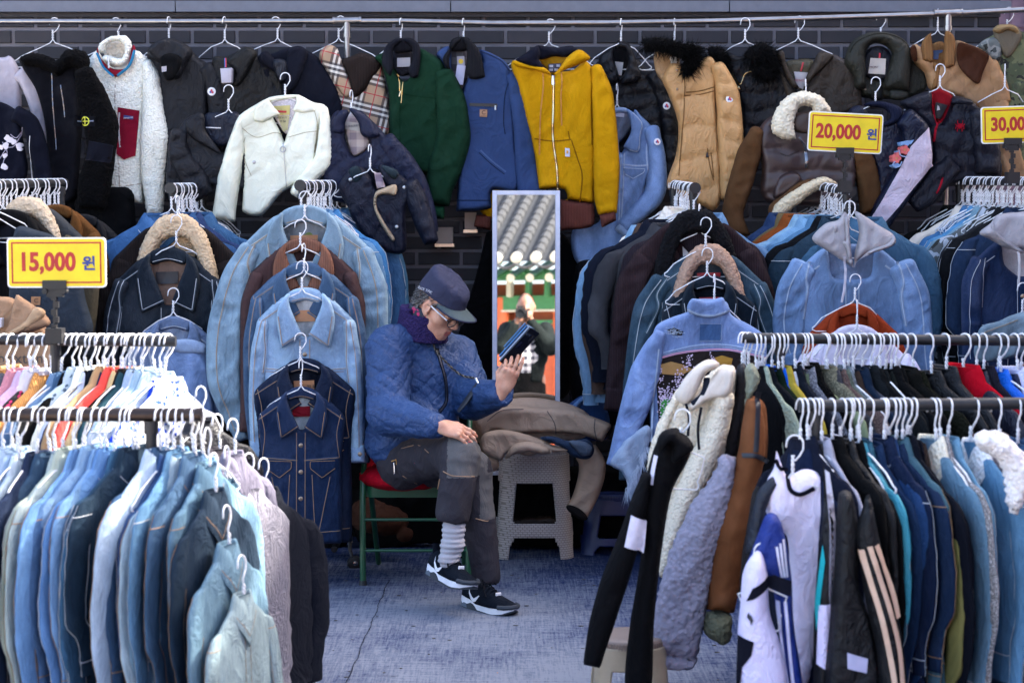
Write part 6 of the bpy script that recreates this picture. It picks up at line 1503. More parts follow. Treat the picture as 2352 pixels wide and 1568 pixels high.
# middle left rail
ML_Y = 5.8
t = rack('middle left rack with a black rail and the fifteen thousand price sign', P(-330,776, ML_Y), P(404,784, ML_Y), [P(127,778, ML_Y), P(-250,777, ML_Y)], .0165)
ML = [(-60, 'c', '#3c434f', 'grey shirt'),(-25, 'u', '#8a6a4a', 'brown shirt'),(10, 'l', '#b08048', 'golden brown jacket'),(30, 'c', '#5d6270', 'grey wool jacket'),(52, 'c', '#b8808f', 'dusty pink shirt'),(68, 'c', '#b79fc0', 'mauve shirt'),(78, 'f', '#101015', 'black blouse with pink dots', {'c2': (.5,.02,.12)}),(92, 'c', '#c6c8da', 'white shirt'),(112, 'k', '#c08a55', 'tan corduroy shirt'),
      (150, 'd', '#5f86b4', 'blue bleached denim shirt'),(163, 'd', '#46709f', 'blue denim shirt'),(176, 'c', '#16181c', 'black shirt'),(190, 'f', '#aab9c4', 'pale shirt with a dark floral print', {'c2': (.05,.09,.14)}),(204, 'c', '#dfe0d8', 'cream shirt'),(216, 'c', '#b9c3e0', 'pale blue shirt'),(230, 'c', '#15161a', 'black jacket'),(240, 'c', '#20283a', 'navy jacket'),(250, 'u', '#9c8468', 'tan shirt'),(262, 'c', '#39456a', 'slate navy shirt'),
      (272, 'c', '#d9504c', 'coral red shirt'),(281, 'c', '#e6a8c4', 'pink and white shirt'),(290, 'c', '#b7a37f', 'sand shirt'),(299, 'c', '#2c5160', 'dark teal shirt'),(309, 'c', '#2a2622', 'dark brown shirt'),(320, 'd', '#9ab4d8', 'pale blue striped shirt'),(333, 'd', '#bccbe4', 'very pale blue shirt'),(346, 'd', '#8fb3d2', 'light sky shirt'),(362, 'd', '#b0c9e2', 'icy blue shirt'),(378, 'c', '#2a50d8', 'royal blue and white jacket', {'dz': -.03}),(392, 'f', '#e4e6f4', 'white shirt with royal blue shapes', {'c2': (.03,.10,.6), 'dz': -.02})]
row('left middle rail', 'shirts and jackets on the left middle rail', 780, ML_Y, ML, 56,5,-1,5)
NVP = mat('cloth', (.016,.022,.045))
hang('black and white padded jacket at the right end of the left middle rail', P(462,965,5.65), R(38), mat('nylon', (.035,.037,.05), rough=.4), THB, None, 'plain', None, .75, flat=.6)
hang('pinkish grey padded jacket right of the front left rail', P(500,1030,5.55), R(50), mat('cloth', (.07,.066,.085)), THB, None, 'plain', None, .62, no=1, flat=.5)
hang('lilac grey puffer jacket bulging beside the bleached denim sleeve', P(535,1042,5.45), R(58), mat('cloth', (.17,.165,.24)), THB, None, 'plain', None, .72, no=3, flat=.6)
hang('silvery grey puffer vest between the lilac puffer and the navy vest', P(572,1120,5.5), R(60), mat('nylon', (.2,.2,.26), rough=.35), THB, None, 'plain', None, .85, no=1, flat=.5, sleeveless=True, name='puffer_vest', cat='vest')
hang('navy quilted puffer vest hanging down to the floor cloth', P(606,1130,5.6), R(62), NVP, THB, None, 'plain', None, 1.1, no=3, flat=.6, sleeveless=False, name='puffer_vest', cat='vest')
for i, (x, y, d, w) in enumerate(((462,965,5.65, 'the black and white padded jacket'),(500,1030,5.55, 'the pinkish grey padded jacket'),(535,1042,5.45, 'the lilac grey puffer'),(572,1120,5.5, 'the silvery puffer vest'),(606,1130,5.6, 'the navy quilted vest'))):
    hanger(P(x, y, d) + Vector((0,0,.10)), 'white wire hanger holding ' + w, R(55), 'white wire hangers of the stall', small='row')
# front right rail
t = rack('front right rack with a black rail', P(1836,932,5.1), P(2700,922,5.1), [P(1876,931,5.1), P(2600,924,5.1)], .0165)
FR = [(1838, 'c', '#1b2c52', 'navy track top', {'dz': -.02}),(1848, 'c', '#1b2440', 'deep navy jacket'),(1860, 'n', '#13151c', 'black track jacket with cyan stripe', {'th': THW}),(1874, 'c', '#101218', 'black track jacket'),(1884, 'c', '#8f93a8', 'silver white track jacket'),(1908, 'c', '#0d0f14', 'black jersey'),(1932, 'n', '#0f1116', 'black jacket with a white sleeve block'),(1944, 'c', '#b4b8cc', 'white and black jersey', {'dy': .04}),
      (1954, 'c', '#101117', 'black track jacket with three peach stripes'),(1965, 'n', '#3c8ea6', 'shiny teal jacket'),(1974, 'd', '#2f6a85', 'teal denim jacket'),(1995, 'd', '#1b3f70', 'dark blue denim jacket with white stitching', {'th': THW}),(2024, 'd', '#152f5e', 'indigo denim jacket'),(2036, 'd', '#1d4c8a', 'strong blue denim jacket'),(2050, 'd', '#1a3a68', 'deep blue denim jacket'),(2060, 'd', '#3f6a80', 'worn teal denim jacket', {'th': THB}),
      (2072, 'c', '#12182a', 'blackish navy coat', {'sc': 1.1}),(2086, 'c', '#161b2e', 'dark navy coat', {'sc': 1.1}),(2098, 'c', '#77754a', 'olive khaki coat', {'sc': 1.12, 'ck': 'cord', 'cc': (.05,.03,.025)}),(2140, 'd', '#5b87a8', 'light denim jacket with cream collar', {'ck': 'sherpa', 'cc': (.75,.70,.62)}),(2152, 't', '#b8b8c0', 'black and white tweed coat', {'c2': (.012,.012,.016)}),(2180, 'd', '#5d92b8', 'light blue denim jacket'),
      (2240, 'd', '#4f86b4', 'sky denim jacket with white collar', {'ck': 'sherpa', 'cc': (.8,.8,.84)}),(2290, 'd', '#44719c', 'faded blue denim jacket', {'ck': 'sherpa', 'cc': (.3,.28,.32)}),(2335, 'd', '#3a6496', 'blue denim jacket at the right edge'),(2380, 'd', '#274b7a', 'blue jacket beyond the right edge'),(2420, 'd', '#274b7a', 'dark blue jacket beyond the right edge')]
row('front right rail', 'jackets on the front right rail', 930,5.1, FR, -68,5,1,7)
# middle right rail
t = rack('middle right rack with a long black rail', P(1703,776,5.9), P(2700,786,5.9), [P(1792,778,5.9), P(2550,785,5.9)], .0165)
cols = [(1728, 'c', '#15171f', 'black jacket'),(1738, 's', '#8e9c90', 'sage green sherpa jacket'),(1748, 'c', '#171c28', 'blackish blue jacket'),(1762, 'k', '#2a2c44', 'navy plaid shirt'),(1773, 'c', '#14301f', 'bottle green shirt'),(1783, 'c', '#1560d8', 'royal blue hooded top'),(1791, 'c', '#9a8a3a', 'mustard green shirt'),(1800, 'c', '#b8c0d2', 'pale grey blue top'),(1820, 'c', '#1a2233', 'dark navy shirt'),(1838, 'c', '#7c8a70', 'sage green shirt'),(1848, 't', '#a2a4b0', 'grey checked blazer', {'c2': (.02,.02,.05)}),
        (1856, 's', '#0b0b0d', 'black fur jacket', {'dz': .03}),(1888, 't', '#8c8a78', 'beige tweed blazer', {'c2': (.06,.06,.05)}),(1896, 't', '#5c5c66', 'grey tweed blazer', {'c2': (.03,.03,.04)}),(1912, 't', '#7d6a68', 'brown tweed blazer', {'c2': (.05,.03,.03)}),(1922, 't', '#6e7a72', 'green tweed blazer', {'c2': (.05,.06,.05)}),(1930, 't', '#8d9aa8', 'pale blue tweed blazer', {'c2': (.05,.07,.09)}),(1945, 'c', '#4a3c36', 'dark brown jacket'),(1955, 'c', '#474f60', 'slate grey blazer'),(1967, 'c', '#1f3350', 'navy blazer'),(1985, 'c', '#20262c', 'charcoal blazer'),
        (2000, 'c', '#16191c', 'black blazer'),(2012, 'c', '#1b2024', 'dark charcoal blazer'),(2020, 'k', '#14201c', 'blackish green plaid blazer'),(2034, 'c', '#121316', 'black coat'),(2045, 'c', '#17181c', 'soft black coat'),(2056, 'c', '#0f1013', 'jet black jacket'),(2072, 'u', '#1a1b18', 'black jacket with a gold lining'),(2090, 's', '#2a2c20', 'dark olive knit jacket'),(2130, 'n', '#131418', 'black windbreaker'),(2168, 'n', '#1a1c24', 'dark windbreaker'),
        (2215, 'c', '#c01028', 'bright red jacket', {'dz': .02}),(2238, 'n', '#2a2c44', 'dark violet jacket'),(2260, 'k', '#272338', 'navy jacket with pale stripes'),(2285, 'n', '#1467dc', 'bright blue jacket'),(2305, 'n', '#1a2a5c', 'royal navy jacket'),(2330, 'n', '#c6c8e6', 'lilac white windbreaker'),(2350, 'n', '#c0c2e2', 'white windbreaker at the right edge'),(2390, 'c', '#202020', 'dark jacket beyond the right edge')]
row('right middle rail', 'jackets on the right middle rail', 779,5.9, cols, -60,6,1,9, sc=.97)
# ------------------------------------------------------------------ big garments at the left end of the right racks
def chain_hanger(x, y, d, lab, yaw=0., small=True): hanger(P(x, y, d), lab, min(yaw, .2), 'white wire hangers of the stall', small=small, sc=1.05)
g = G('fleece_hoodie', 'cream sherpa hoodie with dark drawstrings at the left end of the right middle rack', 'hoodie', 5.72, 'c')
CS = mat('sherpa', (.66,.62,.54), scale=1.4); CSl = mat('cloth', (.55,.52,.5))
p = g.pc('body', [(420,230),(380,330),(330,520),(300,640),(330,800),(350,1080),(440,1000),(560,760),(640,560),(690,260),(690,140),(640,110),(560,160)], CS, T=.05, r=.06, fuzz=.003)
s_ = g.limb('sleeve', [(640,240,45),(600,420,60),(520,600,62),(440,780,52),(385,960,34),(355,1080,14)], CS, -.07, T=.05, r=.055, fuzz=.003)
g.limb('sleeve', [(430,260,20),(370,380,30),(320,520,24),(300,620,14)], CS, -.02, fuzz=.003)
g.pc('hood', [(420,240),(470,160),(530,105),(580,88),(625,115),(560,150),(530,210),(500,260),(470,300),(420,270)], CSl, -.07, T=.03, folds=scaled(DEF, 1.6))
g.pc('hood', [(500,265),(560,200),(620,130),(680,115),(692,150),(660,260),(570,275),(520,310),(485,325),(470,300)], CSl, -.08, T=.035, folds=scaled(DEF, 1.6))
g.strip('drawstring', p, [(452,275),(465,340),(460,420)], .008, mat('cloth', (.02,.022,.04)),.055); g.strip('drawstring', p, [(520,290),(505,380),(510,480)], .008, mat('cloth', (.02,.022,.04)),.06)
g.strip('hood_edge', p, [(478,278),(525,240),(545,190),(550,160)], .018, mat('cloth', (.02,.03,.06)),.06)
g.end()
g = G('jacket', 'black jacket with a lilac grey fleece sleeve hanging long', 'jacket', 5.75, 'c')
p = g.pc('body', [(700,120),(740,110),(740,250),(720,400),(690,550),(620,640),(640,400),(680,260)], mat('nylon', (.014,.015,.024), rough=.6),-.02, T=.05)
LF = mat('sherpa', (.27,.27,.37), scale=.8)
g.limb('sleeve', [(660,530,36),(640,640,60),(570,800,95),(510,950,105),(465,1120,118),(435,1280,118),(415,1400,112),(405,1445,100)], LF, -.16, T=.06, r=.07, fuzz=.006, folds=scaled(SLEEVE, 1.2))
g.pc('cuff', [(310,1415,1),(420,1430),(520,1450,1),(495,1500),(400,1505),(315,1480)], LF, -.17, T=.04, fuzz=.005); g.end()
g = G('shearling_jacket', 'brown suede jacket with black leather straps and a sage shearling collar', 'jacket', 5.68, 'c')
SU = mat('suede', (.215,.085,.038)); LT = mat('leather', (.012,.014,.02))
p = g.limb('sleeve', [(775,270,30),(775,400,55),(765,520,62),(720,700,70),(670,900,80),(640,1100,76),(620,1240,66)], SU, -.10, T=.06, r=.07, folds=scaled(SLEEVE, 1.2))
g.strip('strap', p, [(790,230),(785,350),(775,500)], .016, LT, .004); g.strip('strap', p, [(715,520),(775,518),(835,550)], .014, LT, .004)
g.pc('collar', [(740,120),(770,105),(805,160),(795,210),(760,270),(740,310),(735,200)], mat('sherpa', (.22,.25,.21)),-.06, T=.05, fuzz=.005)
g.pc('cuff', [(560,1235,1),(640,1240),(680,1260,1),(672,1370),(630,1392),(560,1350),(545,1300)], mat('sherpa', (.14,.15,.11)),-.12, T=.06, fuzz=.004, r=.05)
g.pc('body', [(760,260),(830,300),(838,540),(800,600),(740,900),(700,1100),(660,1100),(700,700),(740,400)], SU, .02, T=.04); g.end()
g = G('hoodie', 'black hoodie with a white band on its sleeves reaching towards the beige stool', 'hoodie', 5.35, 'c')
KB = mat('cloth', (.0075,.008,.012))
g.pc('body', [(380,410),(330,470),(300,560),(255,760),(270,900),(235,1150),(210,1300),(190,1600),(300,1640),(320,1300),(350,1000),(400,700),(470,560),(495,480),(460,430)], KB, T=.05, r=.05)
s_ = g.limb('sleeve', [(290,610,20),(260,720,40),(210,900,52),(140,1100,62),(85,1280,58),(50,1420,46),(35,1490,40)], KB, -.03, T=.05)
wm = mat('cloth', (.60,.60,.78))
s_.patch(g.z([(212,790),(285,820),(268,960),(180,930)]), wm, .004); g.ps[0][1].patch(g.z([(232,830),(278,850),(272,935),(240,925)]), wm, .03)
g.pc('hood', [(370,410),(430,400),(440,430),(490,460),(500,500),(450,540),(400,560),(400,470),(340,520),(335,450)], KB, -.06, T=.05)
g.strip('stripe', g.ps[0][1], [(325,520),(310,590),(302,650)], .010, wm, .006); g.end()
g = G('track_jacket', 'white and lilac track jacket with black piping, left end of the front right rail', 'jacket', 5.0, 'c')
WT = mat('nylon', (.62,.60,.85), rough=.6)
p = g.pc('body', [(880,505),(870,580),(830,660),(830,780),(880,850),(930,900),(940,1100),(930,1400),(900,1600),(1010,1600),(1090,1300),(1150,1000),(1190,800),(1180,700),(1130,650),(1060,600),(1000,590),(930,620),(900,560)], WT, T=.05, r=.05)
g.strip('piping', p, [(872,540),(890,580),(925,585)], .010, mat('cloth', (.01,.012,.03)),.004); g.strip('piping', p, [(925,610),(930,670),(975,692),(1040,665)], .012, mat('cloth', (.01,.012,.03)),.004)
g.limb('sleeve', [(880,640,25),(830,700,35),(800,780,30),(785,900,38),(770,980,34)], mat('nylon', (.025,.035,.065), rough=.5),-.02); g.end()
g = G('football_shirt', 'royal blue and white striped football shirt hung low under the white track jacket', 'shirt', 4.9, 'c')
RB = mat('nylon', (.015,.045,.33), rough=.55); W2 = mat('nylon', (.55,.54,.82), rough=.6)
p = g.pc('body', [(830,800),(790,900),(760,980),(740,1050),(850,1100),(880,1250),(920,1500),(930,1600),(1000,1600),(960,1300),(950,1100),(930,950),(900,830),(870,790)], RB, T=.04)
for x0 in (0,16,32): g.strip('stripe', p, [(870 + x0,930 - x0),(880 + x0,1000),(895 + x0 * .8,1070)], .006, mat('plain', (.65,.65,.8)),.003)
for x0 in (0,30): g.strip('stripe', p, [(880 + x0,1180),(895 + x0,1350),(925 + x0 * .7,1560)], .008, mat('plain', (.65,.65,.85)),.003)
s_ = g.pc('sleeve', [(790,960),(730,1050),(715,1200),(700,1400),(720,1600),(920,1600),(900,1400),(850,1250),(840,1080),(820,990)], W2,-.05, T=.05, r=.05)
s_.patch(g.z([(735,1180),(760,1120),(860,1060),(935,1080),(930,1150),(840,1120),(760,1170)]), mat('cloth', (.01,.012,.03)),.003)
s_.patch(g.z([(700,1340),(765,1360),(755,1420),(715,1480),(705,1600),(690,1600)]), mat('cloth', (.01,.012,.03)),.003)
mb = MB(); 
for poly in ([(742,1230),(752,1245),(745,1265),(736,1250)], [(752,1240),(762,1262),(752,1285),(748,1262)]): s_.patch(g.z(poly), mat('plain', (.01,.012,.03)),.004, into=mb)
mb.build('emblem', g.mk(), sharp=0); g.end()
for x, y, d, w in ((1703,764,5.9, 'the cream sherpa hoodie'),(1712,764,5.9, 'the black jacket with the lilac fleece sleeve'),(1722,764,5.9, 'the brown suede jacket'),(1568,940,5.35, 'the black hoodie'),(1826,1000,4.97, 'the white track jacket'),(1752,1248,4.87, 'the blue striped football shirt')):
    chain_hanger(x, y, d, 'white wire hanger holding ' + w, -.3, 'tiny' if y > 900 else 'edge')
# peach stripes, colour blocks lying on sleeves of the front right row
g = G('track_jacket', 'black track jacket with three peach sleeve stripes, facing out of the front right row', 'jacket', 4.78, 'd')
KN = mat('nylon', (.009,.010,.015), rough=.55)
p = g.pc('sleeve', [(330,880),(355,780),(390,700),(430,880),(480,1100),(530,1300),(560,1620),(450,1620),(420,1400),(370,1180),(345,1000)], KN, T=.05, r=.05)
PE = mat('plain', (.62,.42,.30))
for pts in ([(345,950),(380,1080),(430,1250),(470,1430),(500,1620)], [(378,930),(420,1060),(470,1220),(515,1400),(530,1600)], [(412,925),(445,1010),(490,1150),(515,1260)]): g.strip('stripe', p, pts, .013, PE, .003)
p = g.pc('body', [(250,700),(310,700),(345,900),(340,1100),(400,1300),(430,1620),(200,1620),(210,1300),(235,1000)], KN, .04, T=.04)
g.patch('white_block', p, [(275,1410),(370,1440),(365,1505),(275,1480)], mat('plain', (.5,.5,.7)),.004); g.end()
g = G('track_jacket', 'black track jacket with a cyan inset and a lilac sleeve block', 'jacket', 4.86, 'd')
p = g.pc('sleeve', [(180,560),(200,700),(230,800),(235,950),(215,1300),(200,1620),(140,1620),(135,1400),(140,1200),(160,950),(180,750)], KN, T=.04, r=.035)
p.patch(g.z([(185,590),(200,600),(235,830),(220,1200),(212,1330),(195,1150),(200,850),(190,700)]), mat('nylon', (.45,.46,.6), rough=.5),.003)
p.patch(g.z([(150,1200),(205,1195),(200,1500),(142,1470)]), W2,.004); p.patch(g.z([(170,930),(178,1000),(160,1150),(142,1320),(138,1200),(155,1050)]), mat('nylon', (.02,.35,.42), rough=.5),.004); g.end()
# white fluffy collar piece at the right edge
g = G('fleece_jacket', 'white fluffy fleece jacket bulging at the right edge', 'jacket', 4.82, 'd')
g.pc('body', [(860,450),(920,410),(1000,430),(1100,520),(1150,700),(1100,720),(1050,800),(1020,760),(1000,640),(980,560),(900,500)], mat('sherpa', (.74,.72,.78)), T=.08, r=.08, fuzz=.008); g.end()
# ------------------------------------------------------------------ the back racks that run towards the wall, with hangers bunched on them
def backrack(label, x, y, d0, x2, y2, d1, nh, col_lab, fan, xh=None, rot=0.0):
    a, b = P(x, y, d0), P(x2, y2, d1)
    rack(label, a, b, [a + (b - a) * .06, a + (b - a) * .95], .018)
    mb = MB(); mb.tube([a, a - (b - a).normalized() * .012], .024, BLACK, 14); t = bpy.data.objects.get('x'); mb.build('end_cap', [o for o in COL.objects if o.get('label') == label][0])
    rg = random.Random(int(x)); n = nh
    for i in range(n):
        f = .02 + .93 * i / max(1, n - 1); p = a.lerp(b, f) + Vector((0,0,.018))
        hanger(p, 'white wire hanger, %s from the front on the %s' % (nth(i), col_lab), rg.uniform(-.25,.25) + rot, 'white wire hangers on the ' + col_lab, rg.uniform(-.06,.06), small=True, sc=1.1)
        if i < len(fan):
            kind, col, desc = fan[i][:3]; op = fan[i][3] if len(fan[i]) > 3 else {}
            mk = {'d': 'denim', 'c': 'cloth', 'n': 'nylon', 's': 'sherpa', 'k': 'cord', 'u': 'suede', 'm': 'camo'}[kind]
            hang('%s, %s behind the front of the %s' % (desc, nth(i), col_lab), a.lerp(b, op.get('f', f)) + Vector((op.get('dx', 0),0,-.115 + op.get('dz', 0))), rot + rg.uniform(-.12,.12) + op.get('yaw', 0), mat(mk, c3(col), op.get('c2')), THW, mat(op['ck'], op['cc']) if 'ck' in op else None, 'denim' if kind == 'd' else 'plain', 'jackets on the ' + col_lab, op.get('sc', 1.08))
backrack('black rack end above the second column of denim', 690,426,7.82,780,424,8.62,16, 'second back rail', [('c', '#6a7a4c', 'olive green shirt', {'f': .1}),('d', '#7a9aa8', 'pale sage denim shirt', {'f': .25}),('d', '#5588b8', 'light blue denim jacket', {'f': .4}),('d', '#2e7cc0', 'bright blue denim jacket', {'f': .6}),('d', '#3b6fa4', 'mid blue denim shirt', {'f': .8}),('d', '#4f8ab2', 'sky blue denim shirt', {'f': .98}),('c', '#4e5c3a', 'dark olive shirt', {'f': .18, 'dx': -.02})])
backrack('black rack end above the sherpa collar', 392,432,8.12,470,430,8.6,14, 'first back rail', [('d', '#2f66a4', 'blue denim jacket', {'dx': -.05}),('d', '#2a5c98', 'strong blue denim jacket', {'dx': .02}),('c', '#1a2238', 'navy jacket'),('d', '#2c4a86', 'violet blue denim jacket', {'dx': .03}),('d', '#33669c', 'mid blue denim jacket'),('c', '#6c1528', 'wine red lined jacket'),('d', '#35699e', 'blue jacket at the back', {'dx': .05})])
backrack('black rack end above the plum jacket', 1596,432,7.96,1545,424,8.6,14, 'third back rail', [('k', '#352a38', 'dark plum cord jacket'),('d', '#5a86b4', 'light denim jacket', {'dx': .06}),('u', '#44464e', 'grey brushed denim jacket', {'dx': -.10, 'f': .1, 'dz': -.04}),('c', '#1a2238', 'navy jacket', {'dx': -.12, 'dz': -.03}),('c', '#5b4a44', 'taupe jacket', {'dx': -.15, 'dz': -.05}),('d', '#6c9ac6', 'pale blue denim shirt', {'dx': -.17, 'dz': -.06}),('c', '#e0d8d0', 'white fleece jacket', {'dx': -.02, 'ck': 'sherpa', 'cc': (.7,.66,.62), 'dz': .02})])
backrack('black rack end with the twenty thousand price sign', 1952,440,7.9,1858,424,8.6,18, 'fourth back rail', [('d', '#3f7098', 'teal blue denim jacket', {'dx': .08, 'f': .05}),('d', '#2c4c66', 'dark teal denim jacket', {'dx': -.03, 'f': .1}),('c', '#12161f', 'black jacket', {'dx': -.05}),('d', '#4a7fae', 'mid blue denim jacket', {'dx': -.07}),('d', '#6a9cc8', 'light blue denim jacket', {'dx': -.1}),('d', '#7aa6c8', 'pale blue denim jacket with frayed edge', {'dx': -.12}),('c', '#8a4a24', 'rust brown jacket', {'dx': -.15}),('c', '#6e6248', 'khaki jacket', {'dx': -.17}),('d', '#28487c', 'indigo jacket', {'dx': -.2})])
backrack('black rack running along at the far right with the thirty thousand price sign', 2390,418,7.75,2195,416,8.5,34, 'fifth back rail', [('d', '#24426e', 'indigo denim jacket', {'dx': -.04, 'f': .1}),('c', '#16181e', 'black jacket', {'f': .2}),('d', '#20242c', 'black denim jacket', {'f': .3}),('d', '#3b3f4a', 'charcoal denim jacket', {'f': .38}),('m', '#a4abb4', 'grey camouflage jacket', {'f': .48, 'c2': (.08,.09,.09)}),('d', '#6f9ab4', 'sage blue denim jacket', {'f': .56}),('d', '#4b92c8', 'sky blue denim jacket', {'f': .64}),('d', '#3a7cb8', 'clear blue denim jacket', {'f': .72}),('c', '#cfc8c0', 'cream jacket', {'f': .80}),('c', '#181a22', 'blackish jacket', {'f': .88}),('c', '#2a2c2c', 'dark jacket nearest the wall', {'f': .98})])
backrack('black rack at the far left behind the tan hooded jacket', -40,424,7.85,150,420,8.4,22, 'left back rail', [])
# hangers chained down the columns
for x, y, d, w in ((690,505,7.74, 'the faded mauve jacket'),(697,560,7.69, 'the mid blue denim jacket'),(694,600,7.64, 'the palest denim jacket'),(690,765,7.59, 'the dark indigo vest'),(690,826,7.54, 'the lowest denim vest'),
                   (405,495,7.97, 'the charcoal blue denim jacket'),(398,662,7.90, 'the light denim jacket behind the middle rail'),(1606,470,7.86, 'the plum cord jacket'),(1622,500,7.76, 'the teal denim jacket with the beige collar'),(1625,570,7.70, 'the dark teal denim jacket'),(1640,630,7.60, 'the torn light denim jacket'),
                   (1952,462,7.7, 'the light denim jacket with the grey hood'),(1965,630,7.60, 'the rust orange overshirt'),(1968,690,7.52, 'the lilac white shirt'),(2350,650,7.5, 'the grey blue denim at the right edge'),(700,440,7.80, 'the bleached denim jacket'),(407,450,8.0, 'the corduroy jacket with the sherpa collar')):
    chain_hanger(x, y, d, 'white wire hanger in the column, holding ' + w, .15, 'tiny' if 'hood' in w else True)
# ------------------------------------------------------------------ price signs
def sign(label, x, y, d, w, h, rot, price, won_gap, stem_x, stem_y0, stem_y1, persp=0.0):
    W, H_ = w / S(d), h / S(d); c = P(x, y, d)
    t = thing('price_sign', label, 'price sign', c)
    M = Matrix.Translation(c) @ Matrix.Rotation(-R(rot),4, 'Y') @ FACE
    YL = mat('plain', (.78,.58,.003), rough=.4); RDm = mat('plain', (.42,.014,.010), rough=.5); WH = mat('plain', (.78,.78,.8), rough=.4)
    def rr(mb, hw, hh, r, z0, z1, m):
        pts = []
        for sx, sy, a0 in ((1,1,0),(-1,1,90),(-1,-1,180),(1,-1,270)):
            for j in range(6):
                a = R(a0 + 18 * j); pts.append((sx * (hw - r) + r * math.cos(a), sy * (hh - r) + r * math.sin(a)))
        k = mb.mi(m); n = len(pts); a = mb.verts([M @ Vector((p[0], p[1], z0)) for p in pts]); b = mb.verts([M @ Vector((p[0], p[1], z1)) for p in pts])
        for i in range(n): mb.face((a + i, a + (i + 1) % n, b + (i + 1) % n, b + i), k)
        mb.face([b + i for i in range(n)], k); mb.face([a + i for i in range(n)][::-1], k)
    mb = MB(); rr(mb, W / 2, H_ / 2,.012,0,.006, WH); mb.build('board', t, smooth=False)
    mb = MB(); e = .0045; rr(mb, W / 2 - e, H_ / 2 - e, .010,.006,.0075, YL)
    bo = .016; th = .0048
    for sx, sy, lw, lh in ((0,1, W - 2 * bo, th),(0,-1, W - 2 * bo, th),(1,0, th, H_ - 2 * bo + th),(-1,0, th, H_ - 2 * bo + th)):
        q = M @ Vector((sx * (W / 2 - bo), sy * (H_ / 2 - bo),.0076)); k = mb.mi(RDm)
        b = mb.verts([M @ Vector((sx * (W / 2 - bo) + ax * lw / 2, sy * (H_ / 2 - bo) + ay * lh / 2,.0079 + (.0003 if sx else 0))) for ax, ay in ((-1,-1),(1,-1),(1,1),(-1,1))]); mb.face((b, b + 1, b + 2, b + 3), k)
    mb.build('face', t, smooth=False)
    mb = MB(); put_text(mb, price, H_ * .50, RDm, M @ Matrix.Translation((-W * .095,0,.0082)), bold=.0028, xs=.84); mb.build('price', t, smooth=False)
    mb = MB(); put_text(mb, '\uc6d0', H_ * .30, mat('plain', (.015,.04,.22)), M @ Matrix.Translation((W * won_gap, -H_ * .035,.0082)), bold=.0016); mb.build('currency_mark', t, smooth=False)
    mb = MB(); bk = mat('plain', (.007,.006,.006), rough=.5); b0 = P(stem_x, stem_y0, d)
    mb.box(b0 + Vector((0,.0,.002)),(.072,.03,.026), bk); mb.box(b0 + Vector((0,.0,-.02)),(.05,.022,.03), bk)
    for sx in (-1,1): mb.tube([b0 + Vector((sx * .028,-.02,-.018)), b0 + Vector((sx * .028,.02,-.018))], .008, bk, 10)
    mb.build('clip', t, sharp=30)
    mb = MB(); b1 = P(stem_x, stem_y1, d)
    mb.tube([b0 - Vector((0,0,.03)), b1], .0065, bk, 8)
    n = 7
    for i in range(n):
        q = b0.lerp(b1,(i + .6) / n); mb.box(q + Vector(((-1) ** i * .003,-.002,0)),(.016,.016,.018), bk)
    mb.box(b1 + Vector((0,0,.006)),(.05,.05,.045), bk)
    mb.build('stem', t, sharp=30)
sign('large yellow price sign reading fifteen thousand won at the left', 131,603,5.78,227,115,.2, '15,000', .33,127,655,775)
sign('yellow price sign reading twenty thousand won above the grey hood', 1941,305,7.75,170,90,-3.0, '20,000', .36,1940,348,432)
sign('yellow price sign reading thirty thousand won cut by the right edge', 2339,286,7.7,172,84,2.0, '30,000', .36,2325,326,412)
